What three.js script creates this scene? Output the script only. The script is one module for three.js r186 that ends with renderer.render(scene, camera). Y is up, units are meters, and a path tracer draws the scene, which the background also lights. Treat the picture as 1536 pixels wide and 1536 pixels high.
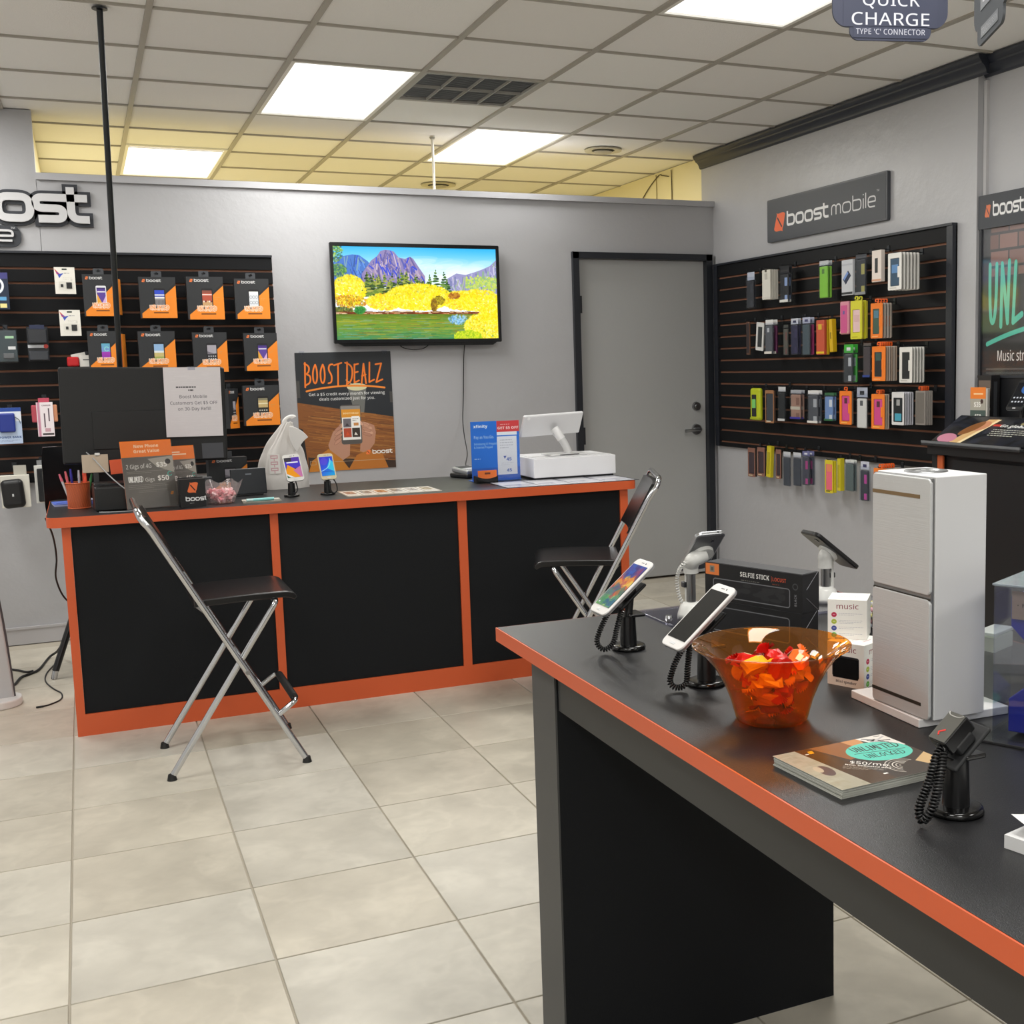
import * as THREE from 'three';
import { RoundedBoxGeometry } from 'three/addons/geometries/RoundedBoxGeometry.js';
import { mergeGeometries } from 'three/addons/utils/BufferGeometryUtils.js';

// ------------------------------------------------------------------ camera, light, exposure
const scene = new THREE.Scene();
const camera = new THREE.PerspectiveCamera(2 * Math.atan(768 / 1800) * 180 / Math.PI, 1935.14 / 1536, 0.05, 60);
{
  const right = new THREE.Vector3(0.90566, -0.02091, 0.42349);
  const up = new THREE.Vector3(0.0704, 0.99234, -0.10156);
  const back = new THREE.Vector3().crossVectors(right, up).normalize();
  up.crossVectors(back, right).normalize();
  camera.position.set(0, 1.43, 0);
  camera.quaternion.setFromRotationMatrix(new THREE.Matrix4().makeBasis(right.normalize(), up, back));
  camera.setViewOffset(1935.14, 1536, 0, 0, 1536, 1536);
  camera.updateProjectionMatrix(); camera.updateMatrixWorld(true);
}
const renderer = new THREE.WebGLRenderer({ antialias: true });
renderer.toneMapping = THREE.LinearToneMapping;
renderer.toneMappingExposure = 1.0;
renderer.shadowMap.enabled = true;
const PANEL_LIGHT = 15.0;              // radiance of every ceiling panel
const PANEL_COLOR = new THREE.Color(1.0, 0.988, 0.95);
const PANEL_GLOW = 1.6;
// [x centre, z centre] of the 2 x 4 ft panels; the last ones hang over the part of the shop behind the camera
const PANELS = [[1.248, -6.305], [0.638, -8.66], [2.468, -7.5], [2.468, -3.87], [-0.9, -3.87], [1.248, -1.43], [-0.9, -0.2], [2.468, 0.9], [-0.9, -6.3], [0.028, 1.6], [-0.9, 2.4]];

// ------------------------------------------------------------------ helpers
const PI = Math.PI, D2R = PI / 180;
function rngOf(seed) { let a = seed >>> 0; return () => { a = (a + 0x6D2B79F5) | 0; let t = Math.imul(a ^ (a >>> 15), 1 | a); t = (t + Math.imul(t ^ (t >>> 7), 61 | t)) ^ t; return ((t ^ (t >>> 14)) >>> 0) / 4294967296; }; }
const counts = {};
const numbered = (n) => { const k = counts[n] = (counts[n] ?? -1) + 1; return k ? n + '_' + String(k).padStart(3, '0') : n; };
const mats = new Map();
function M(color, roughness = 0.5, o = {}) {
  const key = JSON.stringify([color, roughness, o, o.map?.uuid, o.bumpMap?.uuid, o.emissiveMap?.uuid]);
  if (!mats.has(key)) {
    const physical = ['transmission', 'clearcoat', 'sheen', 'ior', 'thickness', 'anisotropy', 'specularIntensity'].some((k) => k in o);
    mats.set(key, new (physical ? THREE.MeshPhysicalMaterial : THREE.MeshStandardMaterial)({ color, roughness, ...o }));
  }
  return mats.get(key);
}
function thing(name, label, category, pos = [0, 0, 0], turn = 0, group) {
  const o = new THREE.Group(); o.name = numbered(name); o.position.set(...pos); o.rotation.y = turn;
  o.userData = { label, category }; if (group) o.userData.group = group;
  scene.add(o); return o;
}
function part(parent, name, geometry, material, pos = [0, 0, 0], rot = [0, 0, 0], label) {
  const m = new THREE.Mesh(geometry, material); m.name = name; m.position.set(...pos); m.rotation.set(...rot);
  if (label) m.userData.label = label;
  parent.add(m); return m;
}
function solo(name, label, category, geometry, material, pos = [0, 0, 0], rot = [0, 0, 0], group) {
  const m = part(scene, numbered(name), geometry, material, pos, rot); m.userData = { label, category }; if (group) m.userData.group = group; return m;
}
function structure(name, geometry, material, pos = [0, 0, 0], rot) {
  const m = geometry ? part(scene, name, geometry, material, pos, rot) : new THREE.Group();
  if (!geometry) { m.name = name; m.position.set(...pos); scene.add(m); }
  m.userData.kind = 'structure'; return m;
}
const box = (w, h, d) => new THREE.BoxGeometry(w, h, d);
const rbox = (w, h, d, r = 0.004, s = 2) => new RoundedBoxGeometry(w, h, d, s, Math.min(r, w / 2.01, h / 2.01, d / 2.01));
const cyl = (r0, r1, h, n = 24, open = false) => new THREE.CylinderGeometry(r0, r1, h, n, 1, open);
const shift = (g, x = 0, y = 0, z = 0) => g.translate(x, y, z);
const V = (a) => new THREE.Vector3(...a);
const tube = (pts, r, seg = 40, n = 8, closed = false, tension = 0.5) => new THREE.TubeGeometry(new THREE.CatmullRomCurve3(pts.map(V), closed, 'catmullrom', tension), seg, r, n, closed);
// straight rod between two points
function rod(a, b, r, n = 12) {
  const p = V(a), q = V(b), d = q.clone().sub(p), g = cyl(r, r, d.length(), n);
  g.applyQuaternion(new THREE.Quaternion().setFromUnitVectors(new THREE.Vector3(0, 1, 0), d.clone().normalize())); g.translate(...p.add(q).multiplyScalar(0.5).toArray()); return g;
}
function merge(list) { return mergeGeometries(list.map((g) => (g.index ? g.toNonIndexed() : g)).map((g) => { for (const k of Object.keys(g.attributes)) if (!['position', 'normal', 'uv'].includes(k)) g.deleteAttribute(k); return g; })); }
function roundRect(w, h, r, x = -w / 2, y = -h / 2) {
  const s = new THREE.Shape();
  s.moveTo(x + r, y); s.lineTo(x + w - r, y); s.absarc(x + w - r, y + r, r, -PI / 2, 0); s.lineTo(x + w, y + h - r); s.absarc(x + w - r, y + h - r, r, 0, PI / 2);
  s.lineTo(x + r, y + h); s.absarc(x + r, y + h - r, r, PI / 2, PI); s.lineTo(x, y + r); s.absarc(x + r, y + r, r, PI, 1.5 * PI); return s;
}
const extrude = (shape, depth, bevel = 0) => new THREE.ExtrudeGeometry(shape, { depth, bevelEnabled: bevel > 0, bevelSize: bevel, bevelThickness: bevel, bevelSegments: 2, curveSegments: 8 });
// a polyline whose corners are rounded: points [x, y, radius]
function rounded(pts, closed = false) {
  const out = [], n = pts.length;
  for (let i = 0; i < n; i++) {
    const p = pts[i], r = p[2] ?? 0, a = pts[(i + n - 1) % n], b = pts[(i + 1) % n];
    if (!r || (!closed && (i === 0 || i === n - 1))) { out.push([p[0], p[1]]); continue; }
    const la = Math.hypot(a[0] - p[0], a[1] - p[1]), lb = Math.hypot(b[0] - p[0], b[1] - p[1]), ra = Math.min(r, la / 2), rb = Math.min(r, lb / 2);
    const s = [p[0] + (a[0] - p[0]) / la * ra, p[1] + (a[1] - p[1]) / la * ra], e = [p[0] + (b[0] - p[0]) / lb * rb, p[1] + (b[1] - p[1]) / lb * rb];
    for (let k = 0; k <= 6; k++) { const t = k / 6, u = 1 - t; out.push([u * u * s[0] + 2 * u * t * p[0] + t * t * e[0], u * u * s[1] + 2 * u * t * p[1] + t * t * e[1]]); }
  }
  return out;
}
// outline of a stroke of the given width along a polyline
function stroke(pts, width, closed = false, cap = 0) {
  const n = pts.length, L = [], R = [];
  const P = pts.map((p) => new THREE.Vector2(p[0], p[1]));
  if (!closed && cap) { const d0 = P[0].clone().sub(P[1]).normalize(), d1 = P[n - 1].clone().sub(P[n - 2]).normalize(); P[0].addScaledVector(d0, cap); P[n - 1].addScaledVector(d1, cap); }
  for (let i = 0; i < n; i++) {
    const a = closed ? P[(i + n - 1) % n] : P[Math.max(0, i - 1)], b = closed ? P[(i + 1) % n] : P[Math.min(n - 1, i + 1)];
    const t = b.clone().sub(a).normalize(), nn = new THREE.Vector2(-t.y, t.x).multiplyScalar(width / 2);
    L.push(P[i].clone().add(nn)); R.push(P[i].clone().sub(nn));
  }
  if (!closed) return new THREE.Shape([...L, ...R.reverse()]);
  const area = THREE.ShapeUtils.area(L) , area2 = THREE.ShapeUtils.area(R), outer = Math.abs(area) > Math.abs(area2) ? L : R, inner = outer === L ? R : L;
  const s = new THREE.Shape(outer); s.holes.push(new THREE.Path(inner)); return s;
}
// a coiled cord along a curve
function coil(pts, R, r, turns, seg) {
  const c = new THREE.CatmullRomCurve3(pts.map(V)), N = seg ?? turns * 10, f = c.computeFrenetFrames(N, false), out = [];
  for (let i = 0; i <= N; i++) { const a = i / N * turns * 2 * PI, p = c.getPointAt(i / N); out.push(p.addScaledVector(f.normals[i], Math.cos(a) * R).addScaledVector(f.binormals[i], Math.sin(a) * R)); }
  return new THREE.TubeGeometry(new THREE.CatmullRomCurve3(out), N, r, 5);
}

// ------------------------------------------------------------------ computed surfaces
function noise2(seed) {
  const r = rngOf(seed), T = new Float32Array(65536).map(() => r());
  const at = (x, y, px) => T[((((y % px) + px) % px) * 256 + (((x % px) + px) % px)) & 65535];
  return (x, y, px) => { const i = Math.floor(x), j = Math.floor(y), u = x - i, v = y - j, a = u * u * (3 - 2 * u), b = v * v * (3 - 2 * v); return (at(i, j, px) * (1 - a) + at(i + 1, j, px) * a) * (1 - b) + (at(i, j + 1, px) * (1 - a) + at(i + 1, j + 1, px) * a) * b; };
}
function dataTex(n, fn, srgb = false) {
  const d = new Uint8Array(n * n * 4);
  for (let y = 0; y < n; y++) for (let x = 0; x < n; x++) { const c = fn(x / n, y / n), o = (y * n + x) * 4; for (let k = 0; k < 3; k++) d[o + k] = Math.max(0, Math.min(255, Array.isArray(c) ? c[k] : c)); d[o + 3] = 255; }
  const t = new THREE.DataTexture(d, n, n); t.wrapS = t.wrapT = THREE.RepeatWrapping; t.magFilter = THREE.LinearFilter; t.minFilter = THREE.LinearMipmapLinearFilter; t.generateMipmaps = true;
  if (srgb) t.colorSpace = THREE.SRGBColorSpace; t.needsUpdate = true; return t;
}
const N1 = noise2(11), N2 = noise2(12), N3 = noise2(13);
const fbm = (N, x, y, p, oct = 5, gain = 0.55) => { let s = 0, a = 1, w = 0; for (let o = 0; o < oct; o++) { s += a * N(x * p, y * p, p); w += a; a *= gain; p *= 2; } return s / w; };
const stoneTex = dataTex(1024, (u, v) => {
  const warp = fbm(N2, u, v, 4, 4) - 0.5, a = fbm(N1, u + warp * 0.12, v * 1 + warp * 0.2, 4, 6, 0.6), streak = fbm(N3, u + warp * 0.15, v, 8, 5, 0.6), vein = 1 - Math.min(1, Math.abs(fbm(N2, u + warp * 0.1, v + 0.37, 6, 5) - 0.5) * 14);
  const t = (a - 0.5) * 48 + (streak - 0.5) * 30 + vein * 7;
  return [197 + t, 192 + t * 0.99, 180 + t * 0.95];
}, true);
const stoneBump = dataTex(512, (u, v) => 120 + (fbm(N1, u, v, 16, 5) - 0.5) * 160);
const paintBump = dataTex(512, (u, v) => 128 + (fbm(N3, u, v, 8, 6, 0.62) - 0.5) * 200);
const grainBump = dataTex(512, (u, v) => 128 + (fbm(N1, u, v, 128, 2) - 0.5) * 250);
const tileBump = dataTex(512, (u, v) => 128 + (fbm(N2, u, v, 64, 3, 0.8) - 0.5) * 250);
const brushedBump = dataTex(512, (u, v) => 128 + (fbm(N2, u * 1, v * 1, 4, 2) - 0.5) * 20 + (N1(u * 6, v * 256, 256) - 0.5) * 120);
const smudgeRough = dataTex(512, (u, v) => 105 + (fbm(N3, u, v, 6, 5, 0.6) - 0.5) * 160);
const rep = (t, x, y) => { const c = t.clone(); c.repeat.set(x, y); c.needsUpdate = true; return c; };
// boxes whose uv run in metres
function metreUV(g, s = 1) {
  if (g.index) g = g.toNonIndexed();
  const p = g.attributes.position, n = g.attributes.normal, uv = new Float32Array(p.count * 2);
  for (let i = 0; i < p.count; i++) {
    const ax = Math.abs(n.getX(i)), ay = Math.abs(n.getY(i)), az = Math.abs(n.getZ(i));
    const [a, b] = ay > ax && ay > az ? [p.getX(i), p.getZ(i)] : ax > az ? [p.getZ(i), p.getY(i)] : [p.getX(i), p.getY(i)];
    uv[i * 2] = a * s; uv[i * 2 + 1] = b * s;
  }
  g.setAttribute('uv', new THREE.BufferAttribute(uv, 2)); return g;
}
const mbox = (w, h, d) => metreUV(box(w, h, d));

const wallGrey = M('#aeaeb1', 0.34, { bumpMap: rep(paintBump, 0.9, 0.9), bumpScale: 0.004 });
const wallYellow = M('#e9dfb6', 0.6), wallPale = M('#cfcfcf', 0.5);
const darkTrim = M('#2b2f3a', 0.42);
const black = M('#131416', 0.5), gloss = M('#0b0b0c', 0.16), matBlack = M('#17181a', 0.62), charcoal = M('#2b2d31', 0.5);
const blackLam = M('#151517', 0.4, { bumpMap: rep(grainBump, 9, 9), bumpScale: 0.00025 });
const panelBlack = M('#15171a', 0.6, { bumpMap: rep(grainBump, 4, 4), bumpScale: 0.0002, specularIntensity: 0.35 });
const orangeLam = M('#cc582c', 0.42);
const orange = M('#e8741c', 0.5), white = M('#e9e9e6', 0.45), offWhite = M('#d9d8d2', 0.55), silver = M('#b8babd', 0.3, { metalness: 0.9 });
const chrome = M('#c9cbcf', 0.16, { metalness: 1 }), steel = M('#9a9b9c', 0.3, { metalness: 1 });
const clear = M('#ffffff', 0.05, { transmission: 1, ior: 1.45, specularIntensity: 1 });
const clearDull = M('#f2f4f8', 0.22, { transmission: 1, ior: 1.3 });

// ------------------------------------------------------------------ print: three sheets that hold every flat print of the place
class Sheet {
  constructor(w, h, id = '') { this.id = id; this.c = document.createElement('canvas'); this.c.width = w; this.c.height = h; this.g = this.c.getContext('2d'); this.x = 0; this.y = 0; this.row = 0; this.w = w; this.h = h; }
  cell(w, h, draw) {
    if (this.x + w > this.w) { this.x = 0; this.y += this.row + 2; this.row = 0; }
    if (this.y + h > this.h) throw new Error('sheet full');
    const g = this.g; g.save(); g.translate(this.x, this.y); g.beginPath(); g.rect(0, 0, w, h); g.clip(); draw(g, w, h); g.restore();
    const r = [(this.x + 0.5) / this.w, 1 - (this.y + h - 0.5) / this.h, (this.x + w - 0.5) / this.w, 1 - (this.y + 0.5) / this.h]; r.sheet = this.id;
    this.x += w + 2; this.row = Math.max(this.row, h); return r;
  }
  texture() { const t = new THREE.CanvasTexture(this.c); t.colorSpace = THREE.SRGBColorSpace; t.magFilter = THREE.LinearFilter; t.generateMipmaps = true; return t; }
}
const sheet = new Sheet(2048, 2048), sheet2 = new Sheet(2048, 1024, '2'), glowSheet = new Sheet(1536, 1024);
const fill = (g, c, x, y, w, h) => { g.fillStyle = c; g.fillRect(x, y, w, h); };
const poly = (g, c, pts) => { g.fillStyle = c; g.beginPath(); pts.forEach(([x, y], i) => (i ? g.lineTo(x, y) : g.moveTo(x, y))); g.closePath(); g.fill(); };
const text = (g, s, x, y, size, color, { weight = '', align = 'left', font = 'sans-serif', wide } = {}) => {
  g.fillStyle = color; g.font = `${weight} ${size}px ${font}`; g.textAlign = align; g.textBaseline = 'alphabetic';
  if (wide) { g.save(); g.translate(x, y); g.scale(wide / g.measureText(s).width, 1); g.fillText(s, 0, 0); g.restore(); } else g.fillText(s, x, y);
};
const greek = (g, x, y, w, n, step, color, lw = 2, seed = 5) => { const r = rngOf(seed); g.strokeStyle = color; g.lineWidth = lw; for (let i = 0; i < n; i++) { let cx = x; const end = x + w * (i === n - 1 ? 0.6 : 0.85 + r() * 0.15); while (cx < end) { const l = Math.min(end - cx, 4 + r() * 12); g.beginPath(); g.moveTo(cx, y + i * step); g.lineTo(cx + l, y + i * step); g.stroke(); cx += l + 3; } } };
// lower-case letters drawn as strokes of even width on a unit x-height: used on paper and for the wall letters
const GLYPH = {
  o: [1.3, [[rounded([[0, 0, 0.42], [1.3, 0, 0.42], [1.3, 1, 0.42], [0, 1, 0.42]], true), true]]],
  b: [1.3, [[rounded([[0, 0, 0.2], [1.3, 0, 0.42], [1.3, 1, 0.42], [0, 1, 0.2]], true), true], [[[0, 0.8], [0, 1.5]], false]]],
  s: [1.2, [[rounded([[1.25, 1], [0, 1, 0.32], [0, 0.5, 0.32], [1.2, 0.5, 0.32], [1.2, 0, 0.32], [0, 0]]), false]]],
  t: [0.95, [[rounded([[0.12, 1.45], [0.12, 0, 0.45], [0.95, 0]]), false], [[[-0.35, 1], [0.9, 1]], false]]],
  m: [1.5, [[rounded([[0, 0], [0, 1, 0.4], [0.75, 1, 0.4], [0.75, 0]]), false], [rounded([[0.75, 0], [0.75, 1, 0.4], [1.5, 1, 0.4], [1.5, 0]]), false]]],
  i: [0.02, [[[[0, 0], [0, 1]], false], [[[0, 1.3], [0, 1.42]], false]]],
  l: [0.02, [[[[0, 0], [0, 1.5]], false]]],
  e: [1.1, [[rounded([[0.06, 0.5], [1.1, 0.5, 0.02], [1.1, 1, 0.4], [0, 1, 0.42], [0, 0, 0.42], [1.05, 0]]), false]]],
};
function word(g, s, x, y, h, lw, color, gap = 0.42) {
  g.save(); g.strokeStyle = color; g.lineWidth = lw; g.lineJoin = 'round'; g.lineCap = 'butt'; let cx = x;
  for (const ch of s) { const [adv, paths] = GLYPH[ch]; for (const [pts, closed] of paths) { g.beginPath(); pts.forEach(([a, b], i) => { const X = cx + a * h, Y = y - b * h; i ? g.lineTo(X, Y) : g.moveTo(X, Y); }); if (closed) g.closePath(); g.stroke(); } cx += (adv + gap) * h; }
  g.restore(); return cx - gap * h;
}
function mark(g, x, y, s, c = '#ee7a3c', d = '#222528') {     // the leaning orange lozenge with a dark slash
  g.save(); g.translate(x, y); g.scale(s, s); g.fillStyle = c; g.beginPath(); g.moveTo(0.22, 0); g.quadraticCurveTo(0.3, 0.08, 0.5, 0.05); g.quadraticCurveTo(0.9, -0.02, 1, 0.12); g.lineTo(0.84, 0.72); g.quadraticCurveTo(0.72, 0.86, 0.78, 1);
  g.quadraticCurveTo(0.66, 0.93, 0.4, 0.95); g.quadraticCurveTo(0.02, 0.98, 0, 0.8); g.lineTo(0.2, 0.28); g.quadraticCurveTo(0.3, 0.12, 0.22, 0); g.fill();
  g.strokeStyle = d; g.lineWidth = 0.09; g.beginPath(); g.moveTo(0.3, 0.26); g.lineTo(0.7, 0.76); g.stroke(); g.restore();
}
const brand = (g, x, y, h, c = '#e8e8e8', lw = 0.3) => { mark(g, x, y - h * 1.5, h * 1.9); return word(g, 'boost', x + h * 2.7, y, h, h * lw, c); };
// a brush-written word: each letter a few strokes
const SCRAWL = {
  B: [[[0.15, 0], [0.05, 1.1]], [[0.1, 0.05], [0.55, 0.12], [0.5, 0.42], [0.18, 0.52], [0.62, 0.58], [0.6, 0.9], [0.1, 1.02]]], O: [[[0.4, 0.1], [0.12, 0.3], [0.1, 0.85], [0.35, 0.98], [0.55, 0.7], [0.52, 0.25], [0.38, 0.1]]],
  S: [[[0.6, 0.1], [0.3, 0.08], [0.15, 0.35], [0.5, 0.6], [0.42, 0.92], [0.1, 0.95]]], T: [[[0, 0.14], [0.75, 0.04]], [[0.4, 0.1], [0.3, 1.05]]], D: [[[0.2, 0.02], [0.08, 1]], [[0, 0.04], [0.6, 0.12], [0.72, 0.5], [0.5, 0.9], [0.05, 1.02]]],
  E: [[[0.18, 0.12], [0.08, 0.96], [0.55, 0.86]], [[0.16, 0.14], [0.55, 0.1]], [[0.14, 0.5], [0.48, 0.46]]], A: [[[0.05, 1], [0.34, 0.1], [0.5, 1]], [[0.12, 0.66], [0.5, 0.6]]], L: [[[0.2, 0.05], [0.08, 0.95], [0.6, 0.84]]], Z: [[[0.05, 0.14], [0.65, 0.1], [0.05, 0.96], [0.7, 0.84]]],
  U: [[[0.1, 0.05], [0.1, 0.85], [0.35, 0.98], [0.5, 0.7], [0.52, 0.05]]], N: [[[0.08, 1], [0.12, 0.05], [0.48, 0.95], [0.55, 0.02]]], M: [[[0.05, 1], [0.14, 0.06], [0.34, 0.7], [0.52, 0.04], [0.6, 1]]], I: [[[0.15, 0.05], [0.12, 1]]],
  P: [[[0.15, 0.05], [0.08, 1.05]], [[0.1, 0.08], [0.55, 0.15], [0.5, 0.5], [0.15, 0.58]]], X: [[[0.05, 0.1], [0.55, 0.95]], [[0.55, 0.08], [0.02, 1]]], C: [[[0.6, 0.12], [0.25, 0.1], [0.1, 0.5], [0.25, 0.92], [0.6, 0.88]]], R: [[[0.15, 0.05], [0.08, 1]], [[0.1, 0.1], [0.5, 0.15], [0.45, 0.48], [0.15, 0.55], [0.6, 1]]], K: [[[0.12, 0.04], [0.1, 1]], [[0.55, 0.1], [0.14, 0.55], [0.58, 0.98]]], D2: [],
};
function scrawl(g, s, x, y, w, h, lw, color, adv = 0.72) {
  g.save(); g.strokeStyle = color; g.lineWidth = lw; g.lineCap = 'round'; g.lineJoin = 'round'; const total = [...s].reduce((a, c) => a + (c === ' ' ? 0.35 : c === 'I' ? 0.4 : adv), 0), k = w / total; let cx = x;
  for (const c of s) { if (c === ' ') { cx += 0.35 * k; continue; } for (const st of SCRAWL[c]) { g.beginPath(); st.forEach(([a, b], i) => { const X = cx + a * k * 0.95, Y = y + b * h; if (!i) g.moveTo(X, Y); else if (i < st.length - 1 && !'ZNMEALTXKI'.includes(c)) { const n = st[i + 1]; g.quadraticCurveTo(X, Y, (X + cx + n[0] * k * 0.95) / 2, (Y + y + n[1] * h) / 2); } else g.lineTo(X, Y); }); g.stroke(); } cx += (c === 'I' ? 0.4 : adv) * k; }
  g.restore();
}
let printMat, printGloss, glowMat;     // made once the sheets are full
const later = [];                       // meshes that wait for them
const lazy = (mesh, kind) => { later.push([mesh, kind]); return mesh; };
// a box whose front (+z) face shows a cell of a sheet; other faces plain
function printed(w, h, d, cell, faces = [4]) {
  const g = box(w, h, d), uv = g.attributes.uv;
  for (const f of faces) for (let i = 0; i < 4; i++) { const k = f * 4 + i; uv.setXY(k, cell[0] + uv.getX(k) * (cell[2] - cell[0]), cell[1] + uv.getY(k) * (cell[3] - cell[1])); }
  return g;
}
function printPart(parent, name, w, h, d, cell, side, pos, rot, kind = 'print', faces = [4], label) {
  const m = part(parent, name, printed(w, h, d, cell, faces), side, pos, rot, label); kind += cell.sheet;
  m.material = [0, 1, 2, 3, 4, 5].map((i) => (faces.includes(i) ? kind : side)); return lazy(m, kind);
}

// ------------------------------------------------------------------ the setting
const CEIL = 2.814, BACK = -7.2, RIGHT = 3.89, PITCH = 0.61, CX0 = 0.333, CZ0 = -5.7;
{
  // floor: stone-look tiles, each its own, over a darker bed of grout
  const grout = M('#b0a899', 0.8);
  const floor = structure('floor', mbox(8.2, 0.1, 13.2), grout, [0.95, -0.055, -3.2]);
  const field = M('#c6bfb1', 0.45); part(floor, 'floor_field', mbox(1.6, 0.012, 13), field, [-1.4 - 0.95, 0.049, 0]); part(floor, 'floor_field', mbox(4.6, 0.012, 4.4), field, [1.71 - 0.95, 0.049, 1.15 + 3.2]);
  const tones = ['#ffffff', '#fdfbf7', '#f6f3ee', '#f9f8f6', '#efece6'].map((c) => M(c, 0.4, { map: stoneTex, bumpMap: rep(stoneBump, 2, 2), bumpScale: 0.0008 }));
  const r = rngOf(77), P = 0.4585, variants = [];
  for (let k = 0; k < 14; k++) { const g = rbox(P - 0.005, 0.012, P - 0.005, 0.0018, 1), uv = metreUV(g, 0.72), u = uv.attributes.uv, ox = r(), oy = r(), rot = r() < 0.5 ? 1 : -1; for (let i = 0; i < u.count; i++) u.setXY(i, rot * u.getX(i) + ox, u.getY(i) + oy); variants.push(uv); }
  for (let i = -1; i < 9; i++) for (let j = 0; j < 13; j++) {
    const x = -0.124 + (i + 0.5) * P, z = -1.09 - (j + 0.5) * P; if (x > 3.8 || z < -7.15 || (x > 0.8 && x < 1.45 && z > -2.4 && z < -2.25 && 0)) continue;
    part(floor, 'floor_tile', variants[Math.floor(r() * 14)], tones[Math.floor(r() * tones.length)], [x - 0.95, 0.049, z + 3.2]);
  }
}
{
  // suspended ceiling: white mineral tiles lying in a taupe grid, a slab above
  const ceiling = structure('ceiling', mbox(8.2, 0.1, 13.2), M('#b8b4ac', 0.9), [0.95, CEIL + 0.11, -3.2]);
  const tileM = ['#efedeb', '#ebe9e6', '#f2f1ef'].map((c) => M(c, 0.92, { bumpMap: rep(tileBump, 2, 2), bumpScale: 0.0012 })), bar = M('#a9a49b', 0.6);
  const r = rngOf(5), tile = rbox(PITCH - 0.012, 0.014, PITCH - 0.012, 0.003, 1);
  const lit = (x, z) => PANELS.some(([a, b]) => Math.abs(a - x) < 0.3 && Math.abs(b - z) < 0.62);
  for (let i = -2; i < 6; i++) for (let j = -6; j < 7; j++) {
    const x = CX0 + (i + 0.5) * PITCH, z = CZ0 - (j + 0.5) * PITCH;
    if (lit(x, z) || (i === 2 && j === 0) || z < -9.65) continue;
    part(ceiling, 'ceiling_tile', tile, tileM[Math.floor(r() * 3)], [x - 0.95, 0.012 - 0.11, z + 3.2]);
  }
  for (let i = -4; i <= 6; i++) part(ceiling, 'grid_runner', mbox(0.024, 0.018, 12.4), bar, [CX0 + i * PITCH - 0.95, -0.11 + 0.004, -0.2]);
  for (let j = -13; j < 7; j++) {
    const z = CZ0 - j * PITCH, cut = PANELS.filter(([, b]) => Math.abs(b - z) < 0.2).map(([a]) => a).sort((p, q) => p - q); let x = -2.85;
    for (const a of [...cut, 99]) { const e = Math.min(4.75, a - 0.3); if (e - x > 0.02) part(ceiling, 'grid_tee', mbox(e - x, 0.016, 0.015), bar, [(x + e) / 2 - 0.95, -0.11 + 0.0045, z + 3.2]); x = a + 0.3; }
  }
}
const wallT = 0.12;
{
  // partition with the door opening, a high pier at its left end, a ledge along its top
  const y1 = 2.46, door = { x0: 2.905, x1: 3.822, y: 2.108 };
  const wall = structure('wall_back', mbox(door.x0 + 0.14, y1, wallT), wallGrey, [(door.x0 - 0.14) / 2, y1 / 2, BACK - wallT / 2]);
  const at = (x, y) => [x - wall.position.x, y - wall.position.y, 0];
  part(wall, 'wall_panel', mbox(RIGHT - door.x1, y1, wallT), wallGrey, at((RIGHT + door.x1) / 2, y1 / 2));
  part(wall, 'wall_panel', mbox(door.x1 - door.x0, y1 - door.y, wallT), wallGrey, at((door.x0 + door.x1) / 2, (y1 + door.y) / 2));
  part(wall, 'wall_panel', mbox(2.0, CEIL, wallT), wallGrey, at(-1.138, CEIL / 2));
  structure('trim_1', mbox(RIGHT + 0.138, 0.035, wallT + 0.05), M('#aeaeb2', 0.35), [(RIGHT - 0.138) / 2, y1 + 0.0175, BACK - wallT / 2 - 0.002]);
  structure('baseboard_back', merge([mbox(2.905 + 2.1, 0.085, 0.012), shift(mbox(2.905 + 2.1, 0.012, 0.018), 0, 0.046, 0.002)]), M('#b4b2b4', 0.35), [0.4, 0.0425, BACK + 0.006]);
  // the door
  const d = structure('door_1', null, null, [(door.x0 + door.x1) / 2, 0, BACK]);
  const w = door.x1 - door.x0, frame = M('#1d2027', 0.4);
  part(d, 'door_slab', metreUV(rbox(w - 0.006, door.y - 0.012, 0.04, 0.003)), M('#a9aaaa', 0.4, { bumpMap: rep(paintBump, 0.8, 0.8), bumpScale: 0.002 }), [0, door.y / 2 + 0.004, -0.035]);
  part(d, 'door_frame', merge([shift(mbox(0.042, door.y + 0.04, 0.06), -w / 2 - 0.018, (door.y + 0.04) / 2, 0), shift(mbox(0.045, door.y + 0.04, 0.06), w / 2 + 0.02, (door.y + 0.04) / 2, 0), shift(mbox(w + 0.08, 0.04, 0.06), 0, door.y + 0.02, 0)]), frame);
  for (const y of [1.82, 0.98, 0.25]) part(d, 'hinge', merge([cyl(0.008, 0.008, 0.11, 12), shift(mbox(0.02, 0.11, 0.004), 0.012, 0, -0.004)]), frame, [-w / 2 + 0.006, y, 0.0]);
  const lever = part(d, 'door_handle', merge([cyl(0.033, 0.037, 0.014, 28).rotateX(PI / 2), shift(cyl(0.012, 0.012, 0.05, 16).rotateX(PI / 2), 0, 0, 0.03)]), steel, [w / 2 - 0.075, 0.99, -0.008]);
  part(lever, 'lever', tube([[0, 0, 0.052], [-0.03, 0.0, 0.056], [-0.07, -0.004, 0.052], [-0.11, -0.006, 0.045]], 0.01, 20, 10), steel);
  part(d, 'deadbolt', merge([cyl(0.027, 0.031, 0.018, 28).rotateX(PI / 2), shift(cyl(0.014, 0.014, 0.012, 18).rotateX(PI / 2), 0, 0, 0.014)]), steel, [w / 2 - 0.075, 1.145, -0.006]);
}
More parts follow.
